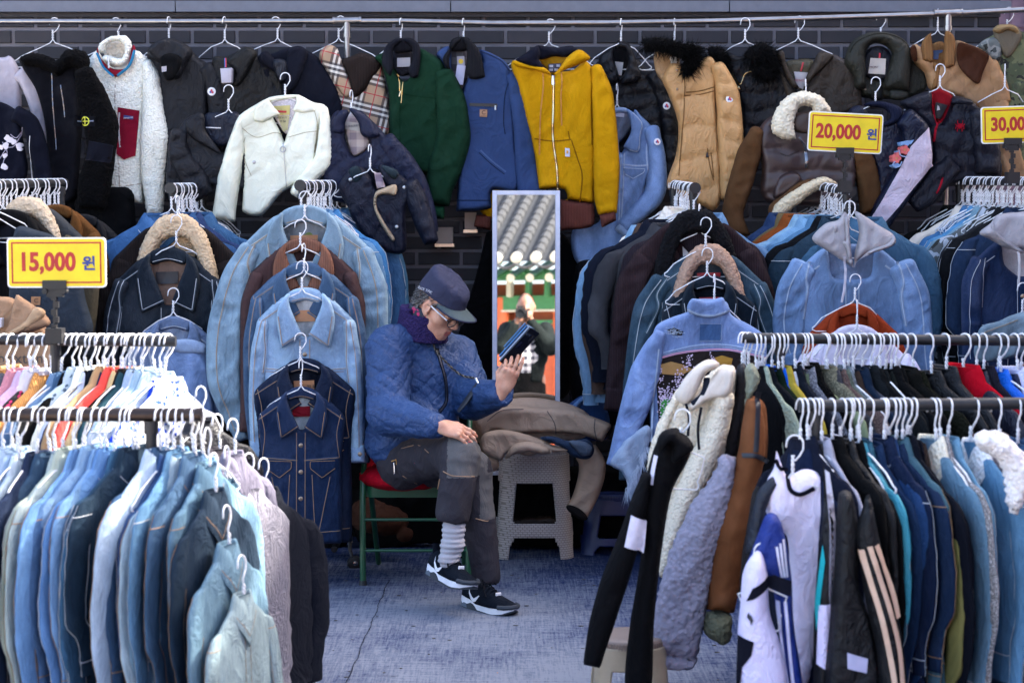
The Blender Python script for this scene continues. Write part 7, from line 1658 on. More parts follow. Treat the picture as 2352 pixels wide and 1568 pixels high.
# ------------------------------------------------------------------ signed-distance modelling, for bodies and clothes that must be one continuous surface
from mathutils import noise as mnoise
def surfnet(f, mn, mx, h):
    mn = np.array(mn, float); mx = np.array(mx, float)
    n = np.ceil((mx - mn) / h).astype(int) + 1
    ax = [mn[i] + h * np.arange(n[i]) for i in range(3)]
    X, Y, Z = np.meshgrid(*ax, indexing='ij'); p = np.stack([X.ravel(), Y.ravel(), Z.ravel()], 1)
    V = np.concatenate([f(p[i:i + 200000]) for i in range(0, len(p),200000)]).reshape(n)
    ins = V < 0; c = [slice(None, -1), slice(1, None)]
    cnt = np.zeros(n - 1, int); acc = np.zeros(tuple(n - 1) + (3,)); ne = np.zeros(n - 1)
    for i in (0,1):
        for j in (0,1):
            for k in (0,1): cnt += ins[c[i], c[j], c[k]]
    act = (cnt > 0) & (cnt < 8)
    base = np.stack(np.meshgrid(*[a[:-1] for a in ax], indexing='ij'),-1)
    for axis in range(3):
        for i in (0,1):
            for j in (0,1):
                o = [0,0,0]; oth = [a for a in range(3) if a != axis]; o[oth[0]] = i; o[oth[1]] = j; o1 = list(o); o1[axis] = 1
                a = V[c[o[0]], c[o[1]], c[o[2]]]; b = V[c[o1[0]], c[o1[1]], c[o1[2]]]
                m = (a < 0) != (b < 0); t = np.where(m, a / np.where(m, a - b, 1),0)
                off = np.zeros(tuple(n - 1) + (3,)); off[..., oth[0]] = i * h; off[..., oth[1]] = j * h; off[..., axis] = t * h
                acc += np.where(m[..., None], base + off, 0); ne += m
    idx = -np.ones(n - 1, int); idx[act] = np.arange(act.sum()); v = acc[act] / ne[act][:, None]
    faces = []
    for axis in range(3):
        oth = [a for a in range(3) if a != axis]
        sl = [slice(1,-1)] * 3; sl[axis] = slice(0, None)
        a = ins.take(range(0, n[axis] - 1), axis); b = ins.take(range(1, n[axis]), axis)
        m = a != b; q = np.argwhere(m)
        q = q[(q[:, oth[0]] > 0) & (q[:, oth[0]] < n[oth[0]] - 1) & (q[:, oth[1]] > 0) & (q[:, oth[1]] < n[oth[1]] - 1)]
        e0 = np.zeros(3, int); e0[oth[0]] = 1; e1 = np.zeros(3, int); e1[oth[1]] = 1
        i0, i1, i2, i3 = q - e0 - e1, q - e1, q, q - e0
        g = lambda w: idx[w[:, 0], w[:, 1], w[:, 2]]
        F4 = np.stack([g(i0), g(i1), g(i2), g(i3)], 1); fl = a[q[:, 0], q[:, 1], q[:, 2]]
        if axis == 1: fl = ~fl
        F4[~fl] = F4[~fl][:, ::-1]; faces.append(F4)
    return v, np.vstack(faces)
def smin(a, b, k):
    h = np.clip(.5 + .5 * (b - a) / k, 0,1); return b + (a - b) * h - k * h * (1 - h)
def s_cap(p, a, b, r1, r2):
    a = np.array(a, float); b = np.array(b, float); ab = b - a; t = np.clip(((p - a) @ ab) / (ab @ ab),0,1)
    return np.linalg.norm(p - a - t[:, None] * ab, axis=1) - (r1 + (r2 - r1) * t)
def s_ell(p, c, r, M=None):
    q = p - np.array(c, float)
    if M is not None: q = q @ np.array(M, float).T
    r = np.array(r, float); k0 = np.linalg.norm(q / r, axis=1); k1 = np.linalg.norm(q / (r * r), axis=1)
    return k0 * (k0 - 1) / np.maximum(k1,1e-9)
def union(L, k):
    d = L[0]
    for q in L[1:]: d = smin(d, q, k)
    return d
def sdf_obj(name, f, mn, mx, h, mats, parent, disp=None, sel=None, label=None, smooth=2):
    v, fc = surfnet(f, mn, mx, h)
    v = v.copy()
    if disp is not None:
        e = h * .7; g = np.stack([f(v + np.array(d_) * e) - f(v - np.array(d_) * e) for d_ in ((1,0,0),(0,1,0),(0,0,1))], 1)
        g /= np.maximum(np.linalg.norm(g, axis=1)[:, None], 1e-9); v += g * disp(v)[:, None]
    me = bpy.data.meshes.new(name); me.from_pydata(v.tolist(), [], fc.tolist())
    for m in mats: me.materials.append(m)
    me.polygons.foreach_set('use_smooth', [True] * len(fc))
    if sel is not None: me.polygons.foreach_set('material_index', sel(v[fc].mean(1)).astype(int).tolist())
    me.update(); return add(name, me, parent, label)
def wrinkle(amp, fr, st=(1,1,1), seed=0, ridged=True):
    st = np.array(st, float)
    def fn(v):
        o = np.empty(len(v))
        for i, p in enumerate(v):
            q = Vector(p * st * fr) + Vector((seed, seed * .7,0)); w = mnoise.noise(q * .6 + Vector((7,3,1)))
            n_ = mnoise.noise(q + Vector((w, w * .7,-w)) * 1.3)
            n2 = mnoise.noise(q * 2.3 + Vector((w, -w, w)) * 1.2)
            o[i] = (.5 - 1.7 * math.sqrt(n_ * n_ + .003)) + .45 * (.5 - 1.7 * math.sqrt(n2 * n2 + .003)) if ridged else n_ + .5 * n2
        return amp * o
    return fn
V3 = lambda x, y, d: np.array(P(x, y, d))
SKIN = mat('skin', (.62,.33,.215))
man = thing('person', 'elderly man in a blue quilted jacket and navy cap, sitting and looking at his phone', 'person', P(930,1110,7.7))
# head frame
yawh, pit = R(56), R(35)
hf = np.array([math.sin(yawh) * math.cos(pit),-math.cos(yawh) * math.cos(pit),-math.sin(pit)])
hu = np.array([math.sin(yawh) * math.sin(pit),-math.cos(yawh) * math.sin(pit), math.cos(pit)])
hr = np.cross(hf, hu)
HC = V3(1011,702,7.60)
def tl(p): q = p - HC; return np.stack([q @ hr, q @ hf, q @ hu], 1)     # local: x right of him, y forward, z up
def tw(x, y, z): return Vector(HC + hr * x + hf * y + hu * z)
def head_sdf(pw, ears=True):
    p = tl(pw); m = p.copy(); m[:, 0] = np.abs(m[:, 0])
    d = s_ell(m, (0,-.012,.03),(.077,.096,.095))
    d = -smin(-d, (.100 - .16 * p[:, 1]) - p[:, 2], .02)
    d = smin(d, s_ell(m, (0,.030,-.045),(.060,.062,.078)),.03)
    d = smin(d, s_ell(m, (0,.066,-.098),(.026,.022,.020)),.022)
    d = smin(d, s_ell(m, (.046,.050,-.026),(.024,.026,.024)),.02)      # cheekbone
    d = smin(d, s_cap(m, (.045,.03,-.075),(.012,.068,-.098),.016,.014),.02)   # jaw
    d = smin(d, s_cap(m, (.0,.084,.026),(.038,.074,.026),.010,.010),.014)
    d = -smin(-d, s_ell(m, (.031,.100,.004),(.016,.018,.012)),.012)
    d = smin(d, s_ell(m, (.031,.075,.004),(.0155,.014,.0135)),.004)
    d = smin(d, s_cap(m, (.017,.090,.0035),(.044,.083,.001),.0022,.0020),.003)  # lid edge
    d = smin(d, s_cap(m, (0,.086,.016),(0,.108,-.026),.0085,.0125),.010)
    d = smin(d, s_ell(m, (.0115,.101,-.031),(.0085,.010,.008)),.006)
    d = smin(d, s_ell(m, (0,.083,-.066),(.030,.014,.018)),.014)          # muzzle
    d = smin(d, s_cap(m, (0,.096,-.060),(.019,.088,-.064),.0048,.003),.006)
    d = smin(d, s_cap(m, (0,.0945,-.072),(.017,.087,-.070),.0055,.003),.006)
    d = -smin(-d, s_cap(m, (0,.1025,-.0655),(.024,.092,-.0675),.0016,.0012),.003)
    d = -smin(-d, s_cap(m, (.019,.100,-.028),(.034,.086,-.066),.0022,.0018),.006)   # nasolabial fold
    d = -smin(-d, s_cap(m, (.030,.090,-.070),(.026,.086,-.088),.0016,.001),.006)
    if ears:
        e = s_ell(m, (.079,-.006,-.006),(.008,.020,.031)); e = -smin(-e, s_ell(m, (.088,.000,-.004),(.008,.011,.019)),.005)
        e = smin(e, s_ell(m, (.078,.004,-.034),(.006,.009,.009)),.006); d = smin(d, e, .006)
    d = smin(d, s_cap(pw, HC - hf * .015 - hu * .07, V3(962,790,7.66),.054,.058),.03)
    return d
# hands
def hand_sdf(p, W, ax, ay, az, fingers, thumb, k=.007, palm=(.040,.014,.042)):
    """W wrist point; ax along the fingers, ay across towards the thumb, az out of the back of the hand"""
    q = p - W; l = np.stack([q @ ax, q @ ay, q @ az], 1)
    d = s_ell(l, (.050,0,0),(.052,.040,.0165)); d = smin(d, s_cap(l, (-.018,0,0),(.015,0,0),.023,.024),.022)
    d = smin(d, s_ell(l, (.082,0,0.002),(.016,.038,.0125)),.01)
    for fg in fingers:
        pts, r = fg
        seg = None
        for i in range(len(pts) - 1):
            c = s_cap(l, pts[i], pts[i + 1], r * (1 - .10 * i), r * (1 - .10 * (i + 1)))
            seg = c if seg is None else smin(seg, c, .003)
        for i in range(1, len(pts) - 1): seg = smin(seg, np.linalg.norm(l - np.array(pts[i]), axis=1) - r * 1.04,.002)
        d = smin(d, seg, .0035)
    seg = None
    for i in range(len(thumb) - 1):
        c = s_cap(l, thumb[i], thumb[i + 1], .0125 - .0015 * i, .0115 - .0015 * i); seg = c if seg is None else smin(seg, c, .003)
    for y in (-.026,-.009,.009,.026): d = smin(d, s_ell(l, (.086, y, .010),(.010,.007,.006)),.006)   # knuckles
    return smin(d, seg, .010)
def nrm_(v): v = np.array(v, float); return v / np.linalg.norm(v)
# right hand lying on the knee
W1 = V3(1006,977,7.17); a1 = nrm_((.93,-.12,-.26)); z1 = nrm_((.22,-.62,.75)); z1 = nrm_(z1 - a1 * (z1 @ a1)); y1_ = np.cross(z1, a1)
def fing(y, L_, spread, curl, base=.086):
    pts = [(base, y, .0)]; ang = .05; x, z = base, 0
    for i, f in enumerate((.45,.30,.25)):
        ang += curl[i]; x += L_ * f * math.cos(ang); z -= L_ * f * math.sin(ang); pts.append((x, y + spread * (i + 1) / 3, z))
    return pts
H1 = dict(W=W1, ax=a1, ay=y1_, az=z1, fingers=[(fing(.029,.070,.004,(.15,.35,.3)),.0088),(fing(.010,.080,.002,(.2,.4,.3)),.0092),(fing(-.010,.075,-.002,(.25,.4,.35)),.0088),(fing(-.028,.060,-.006,(.3,.45,.35)),.0078)], thumb=[(.03,.030,-.006),(.062,.050,-.016),(.090,.052,-.024)])
# left hand round the phone
W2_ = V3(1152,900,7.375); a2 = nrm_((.36,-.05,.86)); z2 = nrm_((.25,-.95,-.05)); z2 = nrm_(z2 - a2 * (z2 @ a2)); y2_ = np.cross(a2, z2) * -1
y2_ = nrm_(np.cross(z2, a2))
if y2_[0] < 0: y2_ = y2_
def fing2(y, L_, curl, dz=0.): 
    pts = [(.080, y, .002 + dz)]; ang = -.15; x, z = .080,.002 + dz
    for i, f in enumerate((.45,.30,.25)):
        ang += curl[i]; x += L_ * f * math.cos(ang); z -= L_ * f * math.sin(ang); pts.append((x, y, z))
    return pts
sy = 1.0 if y2_[0] > 0 else -1.0
H2 = dict(W=W2_, ax=a2, ay=y2_, az=z2, fingers=[(fing2(.030 * sy, .074,(.1,.25,.2)),.0086),(fing2(.010 * sy, .078,(.15,.35,.25)),.009),(fing2(-.010 * sy, .068,(.25,.45,.35)),.0086),(fing2(-.028 * sy, .052,(.35,.5,.4)),.0078)], thumb=[(.03,-.02 * sy, -.012),(.060,-.030 * sy, -.040),(.092,-.022 * sy, -.050)])
def h1f(p): return hand_sdf(p, **H1)
def h2f(p): return hand_sdf(p, **H2)
# skeleton
RS, RE, RW = V3(893,800,7.60), V3(893,950,7.47), V3(996,978,7.19)
LS, LE, LW = V3(1052,815,7.76), V3(1086,918,7.62), V3(1148,905,7.40)
PEL, CH = V3(942,1052,7.72), V3(965,860,7.69)
RH, RK, RA = V3(928,1060,7.62), V3(1056,1044,7.20), V3(1042,1232,7.12)
LH, LK, LA = V3(985,1065,7.70), V3(1082,1078,7.26), V3(1108,1325,7.24)
# the body under the clothes: head, neck, trunk, limbs and hands in one surface (the hidden trunk is kept slim)
def under(p):
    d = s_cap(p, V3(962,790,7.67), CH, .06,.09); d = smin(d, s_cap(p, CH, PEL, .10,.10),.05)
    for a, b, r1, r2 in ((CH + np.array([-.06,0,.05]), RS, .05,.04),(RS, RE, .03,.026),(RE, RW, .026,.020),(CH + np.array([.06,0,.03]), LS, .05,.04),(LS, LE, .03,.026),(LE, LW, .026,.020),(PEL, RK, .07,.045),(RK, RA, .045,.034),(PEL, LK, .07,.045),(LK, LA, .045,.034)):
        d = smin(d, s_cap(p, a, b, r1, r2),.02)
    return d
def body_f(p): return smin(np.minimum(under(p),9), np.minimum(head_sdf(p), np.minimum(h1f(p), h2f(p))),.008)
# one grid would be too coarse for the face or too heavy for the trunk: sample finely near the face and hands only
vs, fs, off = [], [], 0
body = None
def crop(f, c, r):     # keep the part of the surface that lies within a box
    return f
def fine(c, lo, hi, h, f):
    return surfnet(f, np.array(c) + lo, np.array(c) + hi, h)
v1_, f1_ = surfnet(head_sdf, HC - .15, HC + .16,.0032)
v2_, f2_ = surfnet(lambda p: np.minimum(h1f(p),9), W1 + np.array([-.06,-.08,-.10]), W1 + np.array([.21,.09,.09]),.0032)
v3_, f3_ = surfnet(lambda p: np.minimum(h2f(p),9), W2_ + np.array([-.09,-.11,-.06]), W2_ + np.array([.14,.11,.19]),.0032)
lo = np.minimum.reduce([PEL, CH, RS, RE, RW, LS, LE, LW, RK, RA, LK, LA]) - .12; hi = np.maximum.reduce([PEL, CH, RS, RE, RW, LS, LE, LW, RK, RA, LK, LA]) + .12
v4_, f4_ = surfnet(under, lo, hi, .016)
allv = np.vstack([v1_, v2_, v3_, v4_]); allf = np.vstack([f1_, f2_ + len(v1_), f3_ + len(v1_) + len(v2_), f4_ + len(v1_) + len(v2_) + len(v3_)])
me = bpy.data.meshes.new('body'); me.from_pydata(allv.tolist(), [], allf.tolist()); me.materials.append(SKIN); me.materials.append(mat('skin', (.40,.13,.10)))
me.polygons.foreach_set('use_smooth', [True] * len(allf))
cen = tl(allv[allf].mean(1)); lips = (np.arange(len(allf)) < len(f1_)) & (np.abs(cen[:, 0]) < .021) & (cen[:, 1] > .088) & (cen[:, 2] < -.057) & (cen[:, 2] > -.078)
me.polygons.foreach_set('material_index', lips.astype(int).tolist()); me.update(); add('body', me, man)
# jacket
JB = mat('quilt', (.024,.058,.155))
def jack(p):
    d = s_ell(p, V3(962,872,7.70),(.185,.135,.20)); d = smin(d, s_ell(p, V3(950,985,7.66),(.185,.155,.14)),.07)
    d = smin(d, s_ell(p, V3(915,1025,7.66),(.13,.14,.095)),.05)
    d = smin(d, s_cap(p, RS, V3(950,775,7.66),.078,.07),.05); d = smin(d, s_cap(p, LS, V3(1000,785,7.72),.070,.06),.05)
    a = smin(s_cap(p, RS, RE, .092,.082), s_cap(p, RE, RW, .082,.048),.02)
    b = smin(s_cap(p, LS, LE, .076,.078), s_cap(p, LE, LW, .078,.052),.02)
    d = smin(d, a, .018); d = smin(d, b, .018)
    for W_, E_ in ((RW, RE),(LW, LE)):
        ax_ = nrm_(W_ - E_); pl = (p - W_) @ ax_ - (.05 if W_ is RW else .034); d = np.maximum(d, np.where(np.linalg.norm(p - W_, axis=1) < .12, pl, -1))
    d = np.maximum(d, -s_ell(p, V3(985,745,7.66),(.075,.075,.05)))
    cut = -(p[:, 2] - (V3(0,1072,7.6)[2] + .35 * np.clip(p[:, 0] - V3(900,0,7.6)[0], 0,.5))); d = np.maximum(d, cut)
    return d
def quilt(v):
    w = wrinkle(.0062,7,(1,1,1.7),3)(v) + wrinkle(.0020,17,(1,1,1.8),9)(v)
    a = v[:, 0] * .8 + v[:, 1] * .5; b = v[:, 2]; nn_ = np.array([mnoise.noise(Vector(q) * 9) for q in v]) * .012
    q = .0038 * (np.sqrt(np.abs(np.sin((a + b + nn_) * math.pi / .062))) + np.sqrt(np.abs(np.sin((a - b + nn_) * math.pi / .062))) - 1.4)
    return w + q
jl = V3(825,1100,7.85); jh = V3(1195,720,7.3)
jo = sdf_obj('jacket', jack, (jl[0] - .03,7.10, jl[2] - .02),(jh[0] + .03,7.92, jh[2] + .02),.0058, [JB], man, quilt)
# zip and cord on the front of the jacket
def march(f, o, d_, t1=1.2, lift=.0):
    t = 0; o = np.array(o, float); d_ = np.array(d_, float)
    for _ in range(80):
        s_ = f((o + d_ * t)[None])[0]
        if s_ < 1e-3: break
        t += s_ * .8
        if t > 9: break
    return Vector(o + d_ * (t - lift))
EYEV = np.array([0,0, EYE])
def on(f, x, y, lift): q = V3(x, y, 7.6); return march(f, EYEV + (q - EYEV) * .9, nrm_(q - EYEV), lift=lift)
mb = MB(); zp = [(1004,800),(1012,830),(1022,865),(1026,900),(1024,925),(1010,945)]
mb.tube([on(jack, x, y, .004) for x, y in spline(zp, 5, False)], .0075, mat('cloth', (.014,.02,.045)),8, flat=.4); mb.tube([on(jack, x, y, .0085) for x, y in spline(zp, 5, False)], .003, mat('metal', (.12,.12,.14), rough=.35),6); mb.build('zip', man)
mb = MB(); cp = [(996,790),(1003,808),(1020,826),(1042,848),(1062,862),(1080,866),(1092,868)]; cpts = [on(jack, x, y, .010) for x, y in spline(cp, 8, False)]
mb.tube([c + Vector((.0025 * math.cos(i * 1.3),0,.0025 * math.sin(i * 1.3))) for i, c in enumerate(cpts)], .0028, mat('cloth', (.05,.05,.055)),6); mb.tube([c + Vector((-.0025 * math.cos(i * 1.3),0,-.0025 * math.sin(i * 1.3))) for i, c in enumerate(cpts)], .0028, mat('cloth', (.18,.17,.16)),6); mb.build('neck_cord', man)
# a dark strap pouch hanging at his side
mb = MB(); mb.tube([P(1098,878,7.50), P(1085,900,7.49), P(1068,925,7.48), P(1052,945,7.48)], [.012,.019,.019,.013], mat('leather', (.012,.014,.020), rough=.5),10, flat=.45); mb.tube([P(1092,868,7.5), P(1098,880,7.49)], .004, ZIPM, 6); pch = mb.build('pouch', man)
# fleece collar and scarf
def coll(p):
    c = V3(972,745,7.655); ax_ = nrm_(hu * .55 + np.array([-.12,0,.8])); q = p - c; h_ = q @ ax_; rad = q - h_[:, None] * ax_
    fw = nrm_(np.array([.75,-.6,0.])); fw = nrm_(fw - ax_ * (fw @ ax_)); sd2 = np.cross(ax_, fw)
    x = rad @ fw; y = rad @ sd2; rr = np.sqrt((x / 1.10)**2 + (y / 1.0)**2)
    d = np.maximum(np.abs(rr - (.080 + .10 * np.clip(-h_, -.05,.05) * .6)) - .012, np.abs(h_ + .005 - .02 * (x < 0)) - .047)
    return d - .004
c_ = V3(972,745,7.655)
sdf_obj('fleece_collar', coll, c_ - .15, c_ + .15,.005, [mat('sherpa', (.055,.04,.16), scale=1.6)], man, wrinkle(.004,22, seed=4))
def scarf(p):
    c = V3(980,735,7.645); q = p - c; ax_ = nrm_(hu * .6 + np.array([-.1,0,.6])); h_ = q @ ax_; rr = np.linalg.norm(q - h_[:, None] * ax_, axis=1)
    return np.maximum(np.abs(rr - .066) - .008, np.abs(h_ - .01) - .045) - .003
sdf_obj('scarf', scarf, c_ - .13, c_ + .13,.005, [mat('flower', (.02,.03,.05),(.42,.02,.10))], man, wrinkle(.004,20, seed=6))
# trousers
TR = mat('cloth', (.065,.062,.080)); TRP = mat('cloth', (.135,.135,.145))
def trou(p):
    d = s_cap(p, PEL, RH, .115,.105); d = smin(d, s_cap(p, RH, RK, .100,.072),.03); sh = s_cap(p, RK, V3(1040,1180,7.13),.076,.062); r = smin(d, sh, .025)
    l = smin(s_cap(p, LH, LK, .092,.072), s_cap(p, LK, V3(1116,1318,7.23),.074,.056),.025)
    l2 = np.maximum(l, -(p[:, 2] - V3(0,1335,7.23)[2])); r = np.maximum(r, np.where(np.linalg.norm(p - RA, axis=1) < .15,-((p - V3(1042,1196,7.13)) @ nrm_((.12,0,1))),-1))
    return smin(r, l2,.010)
lo = V3(850,1345,7.4); hi = V3(1150,985,7.4)
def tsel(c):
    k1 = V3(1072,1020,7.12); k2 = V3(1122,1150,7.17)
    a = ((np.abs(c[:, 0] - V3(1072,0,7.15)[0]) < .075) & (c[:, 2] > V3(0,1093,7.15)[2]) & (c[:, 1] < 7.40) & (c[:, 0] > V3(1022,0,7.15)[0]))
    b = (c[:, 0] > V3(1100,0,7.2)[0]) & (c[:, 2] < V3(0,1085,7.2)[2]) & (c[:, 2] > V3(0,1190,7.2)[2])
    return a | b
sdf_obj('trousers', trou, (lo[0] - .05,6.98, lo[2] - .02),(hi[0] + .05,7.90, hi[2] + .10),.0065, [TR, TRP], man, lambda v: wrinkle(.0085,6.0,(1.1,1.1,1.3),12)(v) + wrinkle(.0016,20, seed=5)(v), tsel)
ST = mat('plain', (.33,.19,.10))
for nm, pts in (('stitching', [(1018,1082),(1040,1092),(1090,1094)]),('stitching', [(922,1030),(960,1022),(985,1040)]),('stitching', [(925,1092),(970,1118),(1000,1130),(1010,1100)]),('stitching', [(1092,1190),(1118,1196),(1128,1190)])):
    mb = MB(); mb.tube([on(trou, x, y, .003) for x, y in spline(pts, 6, False)], .0022, ST, 5); mb.build(nm, man)
mb = MB()
for x, y in ((952,1063),(988,1068),(1075,1015)): q = on(trou, x, y, .003); mb.tube([q, q + Vector((.012,0,.001))], .002, mat('plain', (.5,.02,.05)),5)
mb.build('bar_tack', man)
mb = MB(); q = on(trou, 905,1062,.006); mb.tube([q, q + Vector((.004,-.004,-.03)), q + Vector((.002,-.004,-.045))], [.003,.005,.003], mat('metal', (.5,.5,.55)),6); mb.tube([q + Vector((-.01,0,.005)), q + Vector((.008,-.003,.012)), q + Vector((.012,-.003,-.01))], .003, mat('plain', (.5,.25,.05)),6); mb.build('zip_pull', man)
# sock
SK = mat('cloth', (.42,.43,.50))
def sockf(p): return smin(s_cap(p, V3(1044,1185,7.13), V3(1040,1250,7.12),.045,.040), s_cap(p, V3(1040,1250,7.12), V3(1030,1285,7.11),.040,.038),.02)
sk = V3(1040,1240,7.12)
sdf_obj('sock', sockf, sk - .12, sk + .14,.0045, [SK], man, lambda v: .0022 * np.sin(v[:, 2] * 330) + .0016 * np.sin(v[:, 2] * 120))
# shoes
def shoe(heel, toe, roll, lab, lift_toe=0):
    heel = Vector(heel); toe = Vector(toe); X = (toe - heel).normalized(); L_ = .292
    up = Vector((0,0,1)); up = (up - X * up.dot(X)).normalized(); Yv = up.cross(X); up = Matrix.Rotation(roll, 3, X) @ up; Yv = up.cross(X)
    W = lambda x, y, z: heel + X * x + Yv * y + up * z
    xs = np.linspace(0, L_, 30)
    hw = lambda x: np.interp(x, [0,.012,.05,.10,.15,.20,.245,.275, L_], [.018,.031,.037,.036,.042,.049,.045,.030,.006])
    zb = lambda x: np.interp(x, [0,.02,.05,.22,.26, L_], [.014,.004,0,0,.006,.020])
    zm = lambda x: np.interp(x, [0,.03,.07,.10,.14,.2,.27, L_], [.050,.046,.040,.026,.026,.028,.032,.040])
    zt = lambda x: np.interp(x, [0,.02,.05,.09,.12,.16,.20,.24,.275, L_], [.085,.098,.098,.108,.102,.084,.068,.058,.050,.042])
    UP = mat('cloth', (.010,.018,.036)); MS = mat('plain', (.80,.80,.84), rough=.5); OS = mat('plain', (.022,.03,.042), rough=.6); GM = mat('plain', (.10,.13,.17))
    n = 14
    def loft(mb, f0, f1, m, bulge=0., msel=None, gr=1.0, top=True):
        rings = []
        for x in xs:
            pts = []; w = hw(x) * gr; a, b = f0(x), f1(x)
            for j in range(n + 1):
                t = j / n; ang = math.pi * t
                y = w * math.cos(ang) * (1 - (.28 * math.sin(ang) if bulge else 0)); z = a + (b - a) * (math.sin(ang) ** (.75 if bulge else .22))
                pts.append(W(x, y, z))
            pts.append(W(x, -w * .9, a)); pts.append(W(x, w * .9, a)); rings.append(mb.verts(pts))
        k = mb.mi(m); q = n + 3
        for i, (a, b) in enumerate(zip(rings, rings[1:])):
            for j in range(q):
                kk = k if msel is None else msel(i, j, k); mb.face((a + j, b + j, b + (j + 1) % q, a + (j + 1) % q), kk)
        mb.face([rings[0] + j for j in range(q)], k); mb.face([rings[-1] + j for j in range(q)][::-1], k)
    s_ = thing('shoe', lab, 'shoe', heel) if False else None
    me_ = []
    mb = MB(); loft(mb, zm, zt, UP, 1); sh_ = mb.build('shoe', man, lab, sharp=0)
    def sub(mb, nm, sharp=30): o = mb.build(nm, None, sharp=sharp); o.parent = sh_; return o
    mb = MB(); g2 = mb.mi(GM); loft(mb, lambda x: zb(x) + .006, lambda x: zm(x) + .003, MS, 0, None, 1.06); sub(mb, 'midsole', 45)
    mb = MB(); loft(mb, zb, lambda x: zb(x) + .0085, OS, 0, None, 1.085)
    for sg in (-1,1):     # dark heel wedge cut into the white
        w = lambda x: hw(x) * 1.06 + .0015
        k = mb.mi(OS)
        for poly, m_ in (([(.012,.006),(.055,.006),(.052,.022),(.008,.026)], GM),([(.055,.006),(.115,.006),(.09,.024),(.075,.028),(.052,.020)], OS)):
            b = mb.verts([W(x, sg * w(x), z) for x, z in poly] + [W(x, sg * (w(x) - .006), z) for x, z in poly]); nn = len(poly); kk = mb.mi(m_)
            mb.face([b + i for i in range(nn)] if sg < 0 else [b + i for i in range(nn)][::-1], kk)
            for i in range(nn): mb.face((b + i, b + (i + 1) % nn, b + nn + (i + 1) % nn, b + nn + i), kk)
    sub(mb, 'outsole')
    # toe guard, laces, tongue, tick mark, tab
    mb = MB(); k = mb.mi(OS)
    mb.tube([W(.245,.046,.036), W(.27,.034,.036), W(.288,.014,.038), W(.293,0,.040), W(.288,-.014,.038), W(.27,-.034,.036), W(.245,-.046,.036)], .009, OS, 8); sub(mb, 'toe_guard')
    mb = MB(); LC = mat('cloth', (.012,.016,.028))
    for i, x in enumerate((.115,.132,.149,.166,.183)):
        z = zt(x) + .003; w_ = .026 - .002 * i
        mb.tube([W(x, w_, z - .016), W(x + .004, w_ * .5, z), W(x + .003,0, z + .003), W(x + .004,-w_ * .5, z), W(x, -w_, z - .016)], .0035, LC, 6, flat=.5)
    for sg in (-1,1): mb.tube([W(.108,0, zt(.108) + .006), W(.12, sg * .022, zt(.1) + .014), W(.14, sg * .036, zt(.14) + .004), W(.13, sg * .030, zt(.12) - .004), W(.11, sg * .008, zt(.11) + .004)], .003, LC, 6)
    mb.tube([W(.112,0, zt(.11) + .004), W(.15,-.034, zt(.15) - .004), W(.17,-.04, zt(.17) - .018)], .003, LC, 6)
    sub(mb, 'laces')
    mb = MB(); mb.tube([W(.085,0,.10), W(.082,0,.128)], [.024,.020], UP, 12, flat=.3, up=tuple(X)); sub(mb, 'tongue'); mb = MB(); mb.tube([W(.02,0,.085), W(.004,0,.122)], [.020,.014], UP, 12, flat=.3, up=tuple(X)); mb.v and sub(mb, 'heel_loop')
    mb = MB(); mb.tube([W(.195,-.012, zt(.195) + .001), W(.195,.012, zt(.195) + .001)], .009, MS, 8, flat=.35, up=tuple(X)); sub(mb, 'tab')
    for sg in (-1,1):
        mb = MB(); k = mb.mi(MS); tick = [(.050,.086),(.060,.082),(.093,.046),(.120,.062),(.124,.060),(.100,.033),(.086,.035),(.070,.052)]
        def sd_(x, z):
            a, b = zm(x), zt(x); f = np.clip((z - a) / (b - a),0,1) ** (1 / .75); an = math.asin(min(1, f)); return hw(x) * math.cos(an) * (1 - .28 * math.sin(an)) + .0022
        fan = [(.050,.086),(.066,.067),(.083,.052),(.093,.0465),(.105,.053),(.122,.0625)]; bot = [(.050,.086),(.062,.062),(.078,.040),(.090,.032),(.104,.036),(.124,.060)]
        b = mb.verts([W(x, sg * sd_(x, z), z) for x, z in fan] + [W(x, sg * sd_(x, z), z) for x, z in bot])
        for i in range(5): q4 = (b + i, b + i + 1, b + 7 + i, b + 6 + i); mb.face(q4 if sg < 0 else q4[::-1], k)
        sub(mb, 'tick_mark', 0)
    return sh_
dn = lambda x, y, d, z: Vector((P(x, y, d).x, P(x, y, d).y, z))
shoe(P(1058,1388,7.36) * 1 if False else Vector((P(1070,1396,7.27).x, 7.27,.012)), Vector((P(1192,1430,7.03).x, 7.03,.012)),0, 'shoe planted flat on the floor')
shoe(P(990,1318,7.22), P(1086,1362,6.98), R(-6), 'shoe of the crossed leg, held off the floor')
# cap
CAPM = mat('cloth', (.062,.070,.135)); CAPB = mat('cloth', (.11,.15,.17))
def capf(pw):
    p = tl(pw); rad = np.sqrt((p[:, 0] / .087)**2 + ((p[:, 1] + .012) / .107)**2); a = (rad - (1.02 - 1.5 * np.clip(p[:, 2] - .04,0,.12))) * .09; a = -smin(-a, (.122 - .16 * p[:, 1]) - p[:, 2], .026)
    a = -smin(-a, (.128 - .22 * np.clip(p[:, 1] + .02,-.1,.2)) - p[:, 2], .012) if False else a
    lowz = .040 + .12 * np.clip(-p[:, 1], 0,.1) * 0 - .10 * np.clip(-p[:, 1] - .02,0,.1)
    a = np.maximum(a, lowz - p[:, 2]); inn = s_ell(p, (0,-.012,.030),(.079,.098,.085)); return np.maximum(a, -inn)
co = sdf_obj('cap', capf, HC - .17, HC + .19,.0045, [CAPM], man, wrinkle(.0035,14, seed=8))
mb = MB(); k = mb.mi(CAPM); kb = mb.mi(CAPB); NX, NY = 22,10; top = []; bot = []
